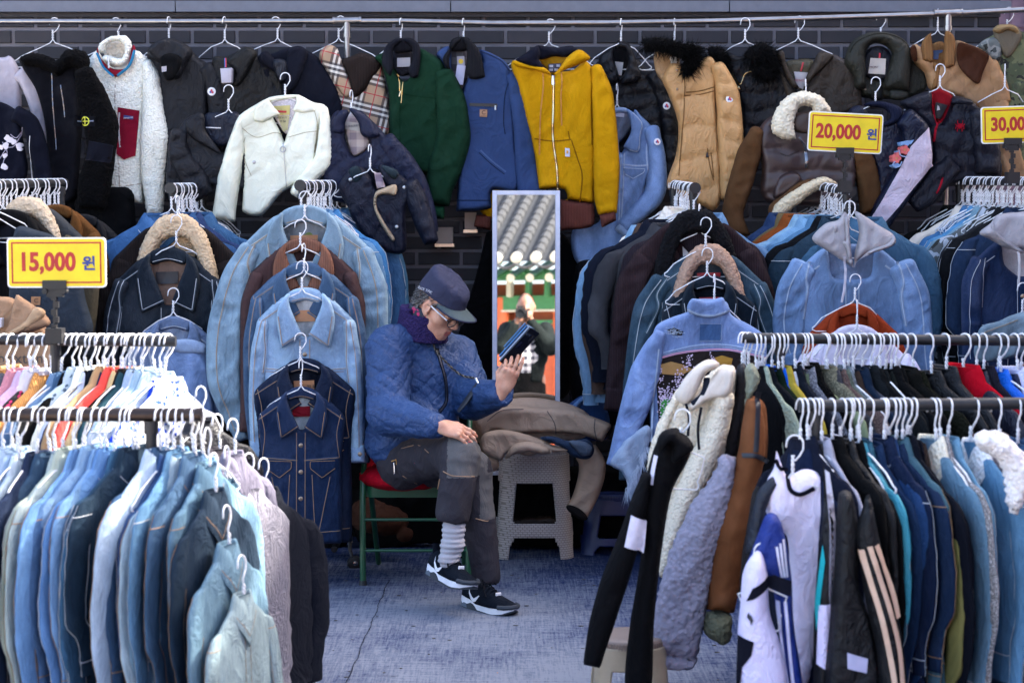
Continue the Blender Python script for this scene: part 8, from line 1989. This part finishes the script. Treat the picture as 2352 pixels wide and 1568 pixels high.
for j in range(NY + 1):
    for i in range(NX + 1):
        u = (i / NX - .5) * 2; v = j / NY; ang = u * 1.18
        r0x, r0y = .086,.104; ln = .074 * (1 - abs(u) ** 2.6 * .9)
        x = math.sin(ang) * (r0x + ln * v * .30); y = -.010 + math.cos(ang) * r0y + ln * v * (.95); z = .046 - .006 * v - .024 * (abs(x) / .1) ** 2 * (.55 + .45 * v)
        top.append(tw(x, y, z)); bot.append(tw(x, y, z - .004))
a = mb.verts(top); b = mb.verts(bot); st_ = NX + 1
for j in range(NY):
    for i in range(NX): q = j * st_ + i; mb.face((a + q, a + q + 1, a + q + st_ + 1, a + q + st_), kb); mb.face((b + q, b + q + st_, b + q + st_ + 1, b + q + 1), k)
mb.tube([top[NY * st_ + i] for i in range(st_)], .0035, CAPM, 6); o = mb.build('visor', None, sharp=0); o.parent = co; o.matrix_parent_inverse = Matrix.Translation(-Vector(man.location))
o.matrix_parent_inverse = Matrix.Identity(4)
mb = MB(); v, f = text_mesh('BLACK YAK', .016, None, bold=.0006)
k = mb.mi(mat('plain', (.62,.62,.68))); pv = []
for q in v:
    an = -1.98 + q[0] / .098; rx, ry = .0905,.1110; an0 = an
    pv.append(tw(-math.sin(an0) * 0 + math.cos(math.pi / 2 + an0) * -rx * -1 if False else rx * math.sin(-an0) * 1.0,-.012 + ry * math.cos(an0),.058 + q[1] - .05 * max(0,-math.cos(an0) - .1)))
b = mb.verts(pv)
for q in f: mb.face([b + i for i in q], k)
o = mb.build('cap_lettering', None, sharp=0); o.parent = co
# hair below the cap, eyebrows
HM = mat('cloth', (.10,.105,.12)); HM2 = mat('cloth', (.34,.35,.38)); rg = np.random.RandomState(5); mb = MB()
ks = [mb.mi(HM), mb.mi(HM2), mb.mi(mat('cloth', (.03,.03,.035)))]
for i in range(2600):
    sd3 = 1 if rg.rand() < .6 else -1; an = rg.uniform(.35 * math.pi if rg.rand() < .3 else .52 * math.pi, math.pi); z = rg.uniform(-.052 if an > .62 * math.pi else -.012,.040)
    if an < .52 * math.pi: z = rg.uniform(.008,.036)
    x = sd3 * .0785 * math.sin(an) * (1 - max(0,-z - .01) * 2.2); y = -.012 + .099 * math.cos(an) * (1 - max(0,-z - .01) * 2.0)
    if abs(y + .006) < .022 and z < .022: continue
    p0 = tw(x, y, z); dv = Vector(hr * (sd3 * .004 + rg.randn() * .002) + hf * (-.010 + rg.randn() * .004) + hu * (-.014 + rg.randn() * .004)); s3 = Vector(np.cross(np.array(dv), rg.randn(3))).normalized() * .0011
    b = mb.verts([p0 - s3, p0 + s3, p0 + dv + Vector(hr * sd3 * .002)]); mb.face((b, b + 1, b + 2), ks[rg.randint(3)])
mb.build('hair', man, sharp=0)
mb = MB()
for sg in (-1,1):
    for i in range(70):
        t = rg.rand(); p0 = tw(sg * (.014 + .034 * t),.0915 - .012 * t * t, .024 + .004 * math.sin(t * 3)); dv = Vector(hr * sg * .008 + hu * (.002 - .004 * t) + hf * .001); s3 = Vector(hu) * .0009
        b = mb.verts([p0 - s3, p0 + s3, p0 + dv]); mb.face((b, b + 1, b + 2), mb.mi(HM))
mb.build('eyebrow', man, sharp=0)
# glasses
gl = thing('glasses', 'glasses with pale temples worn by the seated man', 'glasses', tw(0,.1,0)) if False else None
mb = MB(); DK = mat('plain', (.02,.018,.016), rough=.3); WHT = mat('plain', (.75,.74,.74), rough=.3)
for sg in (-1,1):
    ring = [tw(sg * .032 + .0245 * math.cos(a),.108 - .10 * (.0245 * math.cos(a)) * sg - .003,-.008 + .0185 * math.sin(a)) for a in [i * math.pi / 10 for i in range(21)]]
    mb.tube(ring, .0018, DK, 6, False)
mb.tube([tw(-.009,.108,-.003), tw(0,.112,.0), tw(.009,.108,-.003)], .0018, DK, 6)
go = mb.build('glasses', man)
for sg in (-1,1):
    mb = MB(); mb.tube([tw(sg * .056,.103,-.002), tw(sg * .066,.098,.003)], .0025, DK, 6); mb.tube([tw(sg * .066,.098,.003), tw(sg * .078,.05,.008), tw(sg * .081,.010,.010)], .0030, WHT, 6); mb.tube([tw(sg * .081,.012,.010), tw(sg * .080,-.018,-.002)], .002, DK, 6)
    o = mb.build('temple', None); o.parent = go
    mb = MB(); m = bpy.data.materials.get('lens_material') or bpy.data.materials.new('lens_material'); m.use_nodes = True; bs = m.node_tree.nodes['Principled BSDF']; bs.inputs['Transmission Weight'].default_value = .9; bs.inputs['Roughness'].default_value = .05; bs.inputs['Base Color'].default_value = (.75,.72,.7,1); bs.inputs['IOR'].default_value = 1.05
    k = mb.mi(m); b = mb.verts([tw(sg * .032 + .0235 * math.cos(a),.106,-.008 + .0175 * math.sin(a)) for a in [i * math.pi / 10 for i in range(20)]]); mb.face([b + i for i in range(20)], k); o = mb.build('lens', None); o.parent = go
# phone in its folding case
ph = thing('phone', 'dark folding case phone held up in the seated man\'s hand', 'phone', P(1192,798,7.40))
Lx = Vector((.665,-.06,.745)).normalized(); Wx = Vector((.50,.84,-.22)); Wx = (Wx - Lx * Wx.dot(Lx)).normalized(); Nx = Lx.cross(Wx)
if Nx.y > 0: Nx = -Nx       # towards the camera: the back of the phone
M3 = Matrix((Lx, Wx, Nx)).transposed()
pc = P(1193,797,7.415)
mb = MB(); mb.box(pc, (.178,.086,.006), mat('leather', (.008,.009,.014), rough=.3), M3); mb.box(pc + Lx * .055 + Wx * .022 + Nx * .004,(.030,.014,.003), mat('plain', (.03,.03,.035), rough=.2), M3); mb.box(pc + Lx * .01 - Wx * .02 + Nx * .0045,(.028,.018,.004), mat('cloth', (.03,.04,.10)), M3); mb.build('case_back', ph, smooth=False)
mb = MB(); mb.box(pc - Nx * .0075,(.168,.076,.008), mat('metal', (.35,.35,.38), rough=.3), M3); mb.build('handset', ph, smooth=False)
mb = MB(); mb.box(pc - Nx * .016 - Wx * .040 + Lx * .004,(.160,.012,.004), mat('plain', (.03,.17,.42), rough=.4), M3); mb.build('case_flap', ph, smooth=False)
for q in (.03,.006): mb = MB(); mb.lathe(pc + Lx * .06 - Wx * q + Nx * .003, [(.007,0),(.007,.0025),(.005,.003)], mat('metal', (.3,.3,.32), rough=.2),14, axis=tuple(Nx)); mb.build('camera_lens', ph)
# ------------------------------------------------------------------ folding chair, cushion
GN = mat('plain', (.008,.075,.030), rough=.35)
ch = thing('folding_chair', 'green metal folding chair the seated man sits on', 'chair', (P(950,1360,7.7).x, 7.85,0))
xl = P(833,1200,7.66).x; xr_ = P(1076,1200,7.66).x; zs = P(0,1128,7.66).z
for x in (xl, xr_):
    mb = MB(); mb.tube([(x, 7.70, zs + .05),(x, 7.67, zs - .02),(x, 7.66,.03)], .0125, GN, 12); o = mb.build('leg', ch)
    mb = MB(); mb.tube([(x, 7.66,.035),(x, 7.659,.012)], [.015,.017], mat('plain', (.01,.012,.015)),12); q = mb.build('rubber_foot', None); q.parent = o
    mb = MB(); mb.tube([(x + (.03 if x == xl else -.03),7.72, zs - .02),(x + (.03 if x == xl else -.03),8.14,.02)], .0115, GN, 12); mb.build('leg', ch)
for y in (1193,1264):
    mb = MB(); z = P(0, y, 7.66).z; mb.tube([(xl, 7.663, z),(xr_, 7.663, z)], .0065, GN, 10); mb.build('crossbar', ch)
mb = MB(); mb.tube([(xl, 7.70, zs + .05),(xl, 8.06, zs + .42),(xl + .03,8.07, zs + .45),(xr_ - .03,8.07, zs + .45),(xr_, 8.06, zs + .42),(xr_, 7.70, zs + .05)], .0115, GN, 12); mb.build('back_frame', ch)
mb = MB(); mb.box(((xl + xr_) / 2,8.045, zs + .36),(xr_ - xl - .02,.012,.13), GN); mb.build('backrest', ch)
mb = MB(); k = mb.mi(GN); w = (xr_ - xl) / 2 - .005; cx = (xl + xr_) / 2; prof = []
def rrect(hw, hd, r, z, n=6):
    o = []
    for sx, sy, a0 in ((1,1,0),(-1,1,90),(-1,-1,180),(1,-1,270)):
        for j in range(n): a = R(a0 + 90 * j / (n - 1)); o.append((cx + sx * 0 + (hw - r) * sx + r * math.cos(a),7.87 + (hd - r) * sy + r * math.sin(a), z))
    return o
rings = [mb.verts(rrect(a, b, r, z)) for a, b, r, z in ((w - .02,.18,.04, zs + .012),(w, .20,.05, zs + .018),(w, .20,.05, zs + .010),(w, .20,.05, zs - .026),(w - .012,.188,.04, zs - .026),(w - .012,.188,.04, zs))]
for a, b in zip(rings, rings[1:]):
    for j in range(24): mb.face((b + j, b + (j + 1) % 24, a + (j + 1) % 24, a + j), k)
mb.face([rings[0] + j for j in range(24)], k); mb.build('seat', ch, sharp=40)
zc = zs + .02
def cush(p):
    q = p - np.array([P(895,0,7.7).x + .05,7.76, zc + .030]); d = s_ell(q, (0,0,0),(.190,.19,.055)); return smin(d, s_ell(p, V3(852,1068,7.86),(.045,.05,.085)),.03)
cs = thing('cushion', 'bright red seat cushion on the green folding chair', 'cushion', (P(905,0,7.7).x, 7.8, zc))
sdf_obj('cover', cush, (-.62,7.55, zc - .06),(-.1,8.05, zc + .26),.008, [mat('cloth', (.42,.006,.020))], cs, wrinkle(.006,10, seed=2))
# ------------------------------------------------------------------ plastic stools
def stool(label, c, sx, h_, m, seed, topm=None, name='plastic_stool'):
    t = thing(name, label, 'stool', c); n, nz_ = 128,52
    def ring(z):
        f = 1 - z / h_; hw = sx * (.86 + .14 * f ** 1.1) ; return hw
    mb = MB(); k = mb.mi(m); V = {}
    def pt(i, j):
        if (i % n, j) in V: return V[(i % n, j)]
        a = 2 * math.pi * (i + .5) / n; z = (h_ - .02) * j / nz_; hw = ring(z); c_, s_ = math.cos(a), math.sin(a)
        e = .42 + .35 * (z / h_); x = hw * math.copysign(abs(c_) ** e, c_); y = hw * math.copysign(abs(s_) ** e, s_); V[(i % n, j)] = mb.verts([(c[0] + x, c[1] + y, c[2] + z)]); return V[(i % n, j)]
    def hole(i, j):
        a = 2 * math.pi * (i + 1) / n; z = (j + .5) / nz_; hw = ring(z * h_); e = .42 + .35 * z
        x = math.copysign(abs(math.cos(a)) ** e, math.cos(a)); y = math.copysign(abs(math.sin(a)) ** e, math.sin(a)); u = x if abs(y) > abs(x) else y; u = abs(u)
        w_ = .62 - .14 * z; r_ = .07
        if .34 < z < .74:
            cu = w_ - r_; du = max(0, u - cu); dz = max(0,.34 + r_ - z, z - (.74 - r_)); return math.hypot(du, dz) < r_
        if z < .21: 
            cu = .64 - .12 * z; return u < cu - max(0,(z - .12)) * 1.2
        return False
    for j in range(nz_):
        for i in range(n):
            if not hole(i, j): mb.face((pt(i, j), pt(i + 1, j), pt(i + 1, j + 1), pt(i, j + 1)), k)
    o = mb.build('frame', t, sharp=0); s = o.modifiers.new('thickness', 'SOLIDIFY'); s.thickness = .009; s.offset = -1
    mb = MB(); R_ = sx * .875; mb.lathe((c[0], c[1], c[2] + h_ - .03), [(R_ * .98,0),(R_ * 1.0,.004),(R_ * 1.01,.02),(R_, .028),(R_ * .96,.032),(R_ * .6,.033),(.001,.033)], topm or m, 72)
    for i in range(72): a = 2 * math.pi * i / 72; mb.box((c[0] + R_ * 1.01 * math.cos(a), c[1] + R_ * 1.01 * math.sin(a), c[2] + h_ - .015),(.005,.005,.018), topm or m, Matrix.Rotation(a, 3, 'Z'))
    mb.build('seat', t, sharp=50); return t
def weave_mat(c):
    m = mat('weave', c); nt = m.node_tree; N = nt.nodes; L = nt.links
    if m.get('done'): return m
    m['done'] = True
    tc = N.new('ShaderNodeTexCoord').outputs['Object']; sp = N.new('ShaderNodeSeparateXYZ'); L.new(tc, sp.inputs[0])
    def mm(op, a, b=0.0):
        q = N.new('ShaderNodeMath'); q.operation = op
        for i, v in ((0, a),(1, b)):
            if isinstance(v, bpy.types.NodeSocket): L.new(v, q.inputs[i])
            else: q.inputs[i].default_value = v
        return q.outputs[0]
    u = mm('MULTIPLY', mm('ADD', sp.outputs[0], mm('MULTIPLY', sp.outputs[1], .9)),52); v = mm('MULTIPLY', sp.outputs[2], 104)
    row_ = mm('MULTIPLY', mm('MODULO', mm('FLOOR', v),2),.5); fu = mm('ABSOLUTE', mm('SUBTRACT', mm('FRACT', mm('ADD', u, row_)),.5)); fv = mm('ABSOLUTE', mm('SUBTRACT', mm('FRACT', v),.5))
    hgt = mm('MULTIPLY', mm('LESS_THAN', fu, .42), mm('LESS_THAN', fv, .36)); bp = N.new('ShaderNodeBump'); L.new(hgt, bp.inputs['Height']); bp.inputs['Strength'].default_value = 1.0; bp.inputs['Distance'].default_value = .006; mx = N.new('ShaderNodeMix'); mx.data_type = 'RGBA'; L.new(hgt, mx.inputs[0]); mx.inputs[6].default_value = (c[0] * .5, c[1] * .48, c[2] * .46,1); L.new(N['Principled BSDF'].inputs['Base Color'].links[0].from_socket, mx.inputs[7]); L.new(mx.outputs[2], N['Principled BSDF'].inputs['Base Color'])  # weave gaps darkened in the colour, standing in for groove shading
    L.new(bp.outputs[0], N['Principled BSDF'].inputs['Normal']); return m
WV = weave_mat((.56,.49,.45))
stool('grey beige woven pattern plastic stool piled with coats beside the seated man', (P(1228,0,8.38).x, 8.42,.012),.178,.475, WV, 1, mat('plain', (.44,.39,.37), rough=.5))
stool('beige plastic stool at the bottom right under the black hoodie', (P(1452,0,5.6).x, 5.6,.0),.125,.265, mat('plain', (.42,.33,.22), rough=.45),2, mat('plain', (.26,.19,.15), rough=.5))
stool('dark blue plastic stool in the shade behind the coats', (P(1420,0,8.5).x, 8.5,.0),.17,.28, mat('plain', (.010,.022,.10), rough=.4),3)
# magazine seen through the stool, pale blue leg, caster
t = thing('plastic_stool', 'pale blue plastic stool with one leg showing under the lowest denim vest', 'stool', (P(673,0,8.0).x, 8.0,0))
mb = MB(); mb.lathe((P(673,0,8.02).x, 8.02,0), [(.030,0.0),(.030,.01),(.034,.16),(.034,.20)], mat('plain', (.22,.40,.50), rough=.4),20); mb.build('leg', t)
t = thing('caster', 'black caster wheel by the front leg of the green chair', 'wheel', (P(807,0,8.1).x, 8.1,.03))
mb = MB(); q = Vector((P(807,0,8.1).x, 8.08,.032)); mb.lathe(q, [(.022,0),(.031,.004),(.031,.022),(.022,.026)], mat('plain', (.01,.01,.012), rough=.5),20, axis=(.3,-1,0)); mb.build('tyre', t)
mb = MB(); mb.lathe(q + Vector((.008,-.026,0)), [(.010,0),(.010,.002),(.006,.003)], mat('metal', (.4,.4,.4)),12, axis=(.3,-1,0)); mb.build('hub', t)
mb = MB(); mb.tube([q + Vector((0,0,.0)), q + Vector((-.02,.03,.05)), q + Vector((-.02,.03,.3))], .008, BLACK, 8); mb.build('bracket', t)
# bags under the chair and behind the stool
t = thing('brown_bag', 'brown suede bag lying on the floor under the green chair', 'bag', (P(890,0,8.3).x, 8.3,0))
def bagf(p):
    d = s_ell(p, V3(880,1195,8.28),(.11,.10,.062)); d = smin(d, s_ell(p, V3(845,1180,8.3),(.08,.08,.07)),.03); return smin(d, s_ell(p, V3(930,1228,8.22),(.035,.04,.030)),.02)
c = V3(880,1200,8.28); sdf_obj('body', bagf, c - np.array([.22,.16,.14]), c + np.array([.2,.16,.13]),.009, [mat('suede', (.085,.035,.022))], t, wrinkle(.010,9, seed=3))
g = G('bag', 'blue fabric bag with straps behind the coats, below the grey sleeves', 'bag', 8.35, 'f')
g.pc('body', [(1285,955),(1310,925),(1345,905),(1380,915),(1400,960),(1390,1010),(1300,1000)], mat('cloth', (.035,.085,.24)), T=.06)
g.pc('strap', [(1300,950),(1330,915),(1370,895),(1375,903),(1338,925),(1312,955)], mat('cloth', (.10,.19,.38)),-.075, T=.012, r=.01); g.end()
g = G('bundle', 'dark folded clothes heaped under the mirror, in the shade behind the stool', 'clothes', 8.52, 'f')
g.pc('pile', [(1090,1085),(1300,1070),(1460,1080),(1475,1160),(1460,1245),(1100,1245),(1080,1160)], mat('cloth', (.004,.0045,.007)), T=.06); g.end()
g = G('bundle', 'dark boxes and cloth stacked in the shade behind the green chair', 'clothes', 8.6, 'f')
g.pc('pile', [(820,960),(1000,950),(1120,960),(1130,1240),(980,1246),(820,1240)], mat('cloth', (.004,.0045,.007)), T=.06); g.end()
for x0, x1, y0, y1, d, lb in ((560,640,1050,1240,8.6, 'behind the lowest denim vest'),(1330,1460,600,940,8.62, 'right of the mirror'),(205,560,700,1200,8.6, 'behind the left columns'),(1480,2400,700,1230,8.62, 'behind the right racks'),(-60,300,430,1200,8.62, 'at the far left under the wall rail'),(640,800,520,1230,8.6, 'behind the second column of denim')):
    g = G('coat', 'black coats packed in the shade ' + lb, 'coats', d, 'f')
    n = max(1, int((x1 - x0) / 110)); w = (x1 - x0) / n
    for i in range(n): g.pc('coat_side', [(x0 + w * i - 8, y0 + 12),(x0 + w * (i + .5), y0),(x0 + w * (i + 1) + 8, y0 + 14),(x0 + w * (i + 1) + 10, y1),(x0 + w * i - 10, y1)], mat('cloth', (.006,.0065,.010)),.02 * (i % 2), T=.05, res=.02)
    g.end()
# coats on the stool
KH = mat('cloth', (.37,.275,.215)); KHd = mat('cloth', (.17,.14,.13))
g = G('coat', 'taupe parka heaped on the grey plastic stool with its sleeve end pointing right', 'coat', 8.12, 'b')
g.pc('lining', [(1760,180),(1835,130),(1845,165),(1800,215)], mat('cloth', (.02,.018,.018)),.0, T=.02)
g.pc('body_back', [(1040,100),(1100,30),(1230,0),(1400,-15),(1600,20),(1720,90),(1700,200),(1500,240),(1200,260),(1110,240)], KH, .06, T=.07, r=.05, folds=[(.014,70,9,3,1),(.008,-40,15,6,1)])
p = g.pc('body', [(1070,110),(1100,60),(1230,25),(1420,40),(1620,50),(1730,90),(1835,135),(1815,180),(1790,230,1),(1650,190),(1450,180),(1300,185),(1180,170),(1130,215),(1110,190)], KH, -.05, T=.04, r=.02, folds=[(.014,75,9,2.5,1),(.008,-30,15,6,1)])
g.seam(p, [(1150,110),(1230,50),(1350,45)], KHd, .004); g.seam(p, [(1745,100),(1740,150),(1755,220)], KHd, .005); g.seam(p, [(1480,55),(1520,120),(1530,185)], KHd, .004)
p = g.pc('front', [(1110,220),(1150,175),(1260,165),(1400,200),(1520,250),(1620,270),(1580,285),(1450,290),(1380,310),(1300,290),(1250,300),(1230,335),(1190,325),(1120,290)], KH, -.13, T=.035, r=.02, folds=[(.012,65,10,3,1),(.007,-50,17,6,1)])
g.pc('flap', [(1280,260),(1340,230),(1440,240),(1510,285),(1450,300),(1380,285),(1300,300),(1245,330)], KH, -.19, T=.03, r=.03)
g.limb('sleeve', [(1690,280,60),(1730,350,75),(1720,450,72),(1680,560,66),(1642,625,66)], KH, -.02, T=.045, r=.04, folds=scaled(SLEEVE, 1.6))
g.pc('sleeve_opening', [(1585,590),(1600,578),(1660,600),(1705,645),(1695,668),(1650,655),(1600,615)], mat('cloth', (.025,.02,.02)),-.075, T=.01, r=.01)
g.pc('hanging_side', [(1100,300),(1190,320),(1215,345),(1200,390),(1110,400),(1090,350)], KH, .0, T=.05); g.end()
g = G('denim_shirt', 'folded dark denim shirt tucked under the taupe parka on the stool', 'shirt', 7.98, 'b')
p = g.pc('fold', [(1440,205),(1520,200),(1600,225),(1700,215),(1740,260),(1730,310),(1690,328),(1620,310),(1560,260),(1470,225)], DM(.025,.06,.15), T=.03, r=.03)
g.pc('fold', [(1600,225),(1690,230),(1730,260),(1725,300),(1680,310),(1640,280)], DM(.10,.14,.22),-.035, T=.015, r=.02); g.end()
g = G('magazine', 'folded brown plastic bag seen through the opening of the grey stool', 'bag', 8.42, 'b')
g.pc('sheet', [(1285,660),(1400,640),(1525,645),(1525,705),(1300,705)], mat('nylon', (.07,.045,.035), rough=.25), T=.03); g.end()
# ------------------------------------------------------------------ leaning mirror
mt_ = thing('mirror', 'tall narrow mirror with a pale silver frame leaning against the wall', 'mirror', (P(1208,0,8.6).x, 8.6,0))
lean = R(2.87); d0 = 8.50; a = P(1131,438, d0); b = P(1286,438, d0); hx = (b.x - a.x) / 2; top = Vector(((a.x + b.x) / 2, d0, a.z)); Lm = (a.z - .36) / math.cos(lean)
cM = top - Vector((0, math.sin(lean), math.cos(lean))) * (Lm / 2)
Mm = Matrix.Translation(cM) @ Matrix.Rotation(R(-.25),4, 'Z') @ Matrix.Rotation(-lean, 4, 'X')
FR_ = mat('metal', (.62,.64,.72), rough=.38); fw = .0185
fm = mat('plain', (.58,.60,.70), rough=.3)
def mbx(mb, c, s, m):
    k = mb.mi(m); h = Vector(s) / 2; b = mb.verts([Mm @ (Vector(c) + Vector(((i & 1) * 2 - 1,((i >> 1) & 1) * 2 - 1,((i >> 2) & 1) * 2 - 1)) * h) for i in range(8)])
    for q in ((0,2,3,1),(4,5,7,6),(0,1,5,4),(2,6,7,3),(0,4,6,2),(1,3,7,5)): mb.face([b + i for i in q], k)
for sx in (-1,1): mb = MB(); mbx(mb, (sx * (hx - fw / 2),0,0),(fw, .026, Lm), fm); mbx(mb, (sx * (hx - fw - .001),-.0095,0),(.004,.004, Lm - 2 * fw), mat('plain', (.35,.36,.42), rough=.3)); mb.build('side_frame', mt_, smooth=False)
for sz in (-1,1): mb = MB(); mbx(mb, (0,0, sz * (Lm / 2 - fw / 2)),(2 * hx - 2 * fw - .001,.024, fw), fm); mb.build('end_frame', mt_, smooth=False)
gm = bpy.data.materials.new('mirror_glass_material'); gm.use_nodes = True; bs = gm.node_tree.nodes['Principled BSDF']; bs.inputs['Metallic'].default_value = 1; bs.inputs['Roughness'].default_value = 0.0; bs.inputs['Base Color'].default_value = (.86,.88,.86,1)
mb = MB(); k = mb.mi(gm); b = mb.verts([Mm @ Vector((x, -.006, z)) for x, z in ((-hx + fw, -Lm / 2 + fw),(hx - fw, -Lm / 2 + fw),(hx - fw, Lm / 2 - fw),(-hx + fw, Lm / 2 - fw))]); mb.face((b, b + 1, b + 2, b + 3), k); mb.build('glass', mt_, smooth=False)
mb = MB(); mbx(mb, (0,.006,0),(2 * hx - .01,.008, Lm - .01), mat('plain', (.1,.08,.06))); mb.build('backing', mt_, smooth=False)
# ------------------------------------------------------------------ the photographer, seen in the mirror
pg = thing('person', 'photographer in a dark jacket and checked shirt holding up a camera, reflected in the mirror', 'person', (0.05,-.3,0))
def pbody(p):
    hcn = np.array([.05,-.17,1.575]); d = s_ell(p, hcn + np.array([0,-.01,.01]),(.076,.095,.105)); d = smin(d, s_ell(p, hcn + np.array([0,.03,-.06]),(.058,.06,.065)),.03)
    d = smin(d, s_cap(p, hcn + np.array([0,.08,.0]), hcn + np.array([0,.10,-.035]),.009,.013),.01)
    for sx in (-1,1): d = smin(d, s_ell(p, hcn + np.array([sx * .078,-.01,-.01]),(.010,.02,.03)),.006)
    d = smin(d, s_cap(p, hcn + np.array([0,-.02,-.09]),(.05,-.22,1.38),.055,.06),.03)
    d = smin(d, s_cap(p, (.05,-.24,1.3),(.05,-.26,.95),.12,.13),.05)
    for (e, w, sx) in (((-.17,-.12,1.21),(-.035,-.07,1.43),-1),((.27,-.12,1.20),(.085,-.075,1.46),1)):
        d = smin(d, s_cap(p, (.05 + sx * .17,-.25,1.36), e, .05,.042),.03); d = smin(d, s_cap(p, e, w, .042,.027),.02)
    for sx in (-1,1): d = smin(d, s_cap(p, (.05 + sx * .09,-.26,.92),(.05 + sx * .11,-.25,.06),.085,.045),.04)
    d = smin(d, s_ell(p, (-.01,-.065,1.447),(.040,.030,.022)),.012)
    for i in range(4): d = smin(d, s_cap(p, (-.035 + i * .014,-.055,1.455),(-.028 + i * .016,-.030 - .004 * i, 1.470),.0085,.0075),.004)
    d = smin(d, s_ell(p, (.088,-.065,1.492),(.022,.030,.040)),.010)
    for i in range(4): d = smin(d, s_cap(p, (.088,-.05,1.470 + i * .017),(.066,-.030,1.472 + i * .017),.0085,.0075),.004)
    return d
sdf_obj('body', pbody, (-.30,-.46,.0),(.42,.04,1.72),.009, [mat('skin', (.26,.13,.09))], pg)
def pj(p):
    d = s_ell(p, (.05,-.25,1.17),(.20,.13,.26)); d = smin(d, s_cap(p, (.05,-.25,1.0),(.05,-.25,.92),.155,.155),.04)
    for (e, w, sx) in (((-.17,-.12,1.21),(-.06,-.08,1.40),-1),((.27,-.12,1.20),(.10,-.085,1.42),1)):
        d = smin(d, s_cap(p, (.05 + sx * .17,-.25,1.36), e, .078,.072),.03); d = smin(d, s_cap(p, e, w, .070,.045),.02)
    d = np.maximum(d, .90 - p[:, 2]); d = np.maximum(d, -s_ell(p, (.045,-.10,1.05),(.055,.10,.34))); return np.maximum(d, -s_ell(p, (.05,-.2,1.43),(.07,.08,.08)))
sdf_obj('jacket', pj, (-.30,-.48,.86),(.42,.02,1.50),.010, [mat('cloth', (.022,.032,.036))], pg, wrinkle(.008,9, seed=21))
def psh(p): return np.maximum(s_ell(p, (.045,-.23,1.10),(.155,.125,.32)),.80 - p[:, 2])
sdf_obj('shirt', psh, (-.2,-.40,.74),(.3,-.06,1.46),.011, [mat('plaid', (.62,.6,.62),(.03,.03,.05))], pg, wrinkle(.005,10, seed=22))
def ptr(p):
    d = s_cap(p, (.05,-.26,.95),(.05,-.26,.85),.15,.14)
    for sx in (-1,1): d = smin(d, s_cap(p, (.05 + sx * .08,-.26,.85),(.05 + sx * .12,-.25,.08),.10,.065),.03)
    return d
sdf_obj('trousers', ptr, (-.22,-.46,.0),(.32,-.06,1.1),.014, [mat('denim', (.02,.02,.025))], pg)
mb = MB(); rgp = np.random.RandomState(3); hm = mat('cloth', (.02,.018,.016)); k = mb.mi(hm)
for i in range(2500):
    a_ = rgp.rand() * 2 * math.pi; z = rgp.uniform(-.02,.10); r_ = math.sqrt(max(0,1 - (z / .115) ** 2)); q = Vector((.05 + .078 * r_ * math.cos(a_),-.18 + .098 * r_ * math.sin(a_),1.582 + z))
    if q.y > -.125 and z < .095: continue
    if q.y > -.20 and z < .03: continue
    dv = Vector(rgp.randn(3)) * .006 + Vector((0,-.002,-.008)); s3 = Vector(rgp.randn(3)).normalized() * .0014; b = mb.verts([q - s3, q + s3, q + dv]); mb.face((b, b + 1, b + 2), k)
mb.build('hair', pg, sharp=0)
cmr = thing('camera', 'black camera with a large lens held up by the photographer in the mirror', 'camera', (0.0,-.06,1.5))
mb = MB(); mb.box((.02,-.090,1.505),(.13,.055,.090), mat('plain', (.012,.012,.013), rough=.5)); mb.box((.0,-.085,1.558),(.05,.05,.028), mat('plain', (.012,.012,.013), rough=.5)); mb.build('camera_body', cmr, smooth=False)
mb = MB(); mb.lathe((0,-.072,1.5), [(.033,0),(.034,.02),(.036,.024),(.036,.042),(.039,.044),(.039,.055),(.034,.055),(.030,.044)], mat('plain', (.012,.012,.014), rough=.3),32, axis=(0,1,0)); mb.build('lens', cmr, sharp=40)
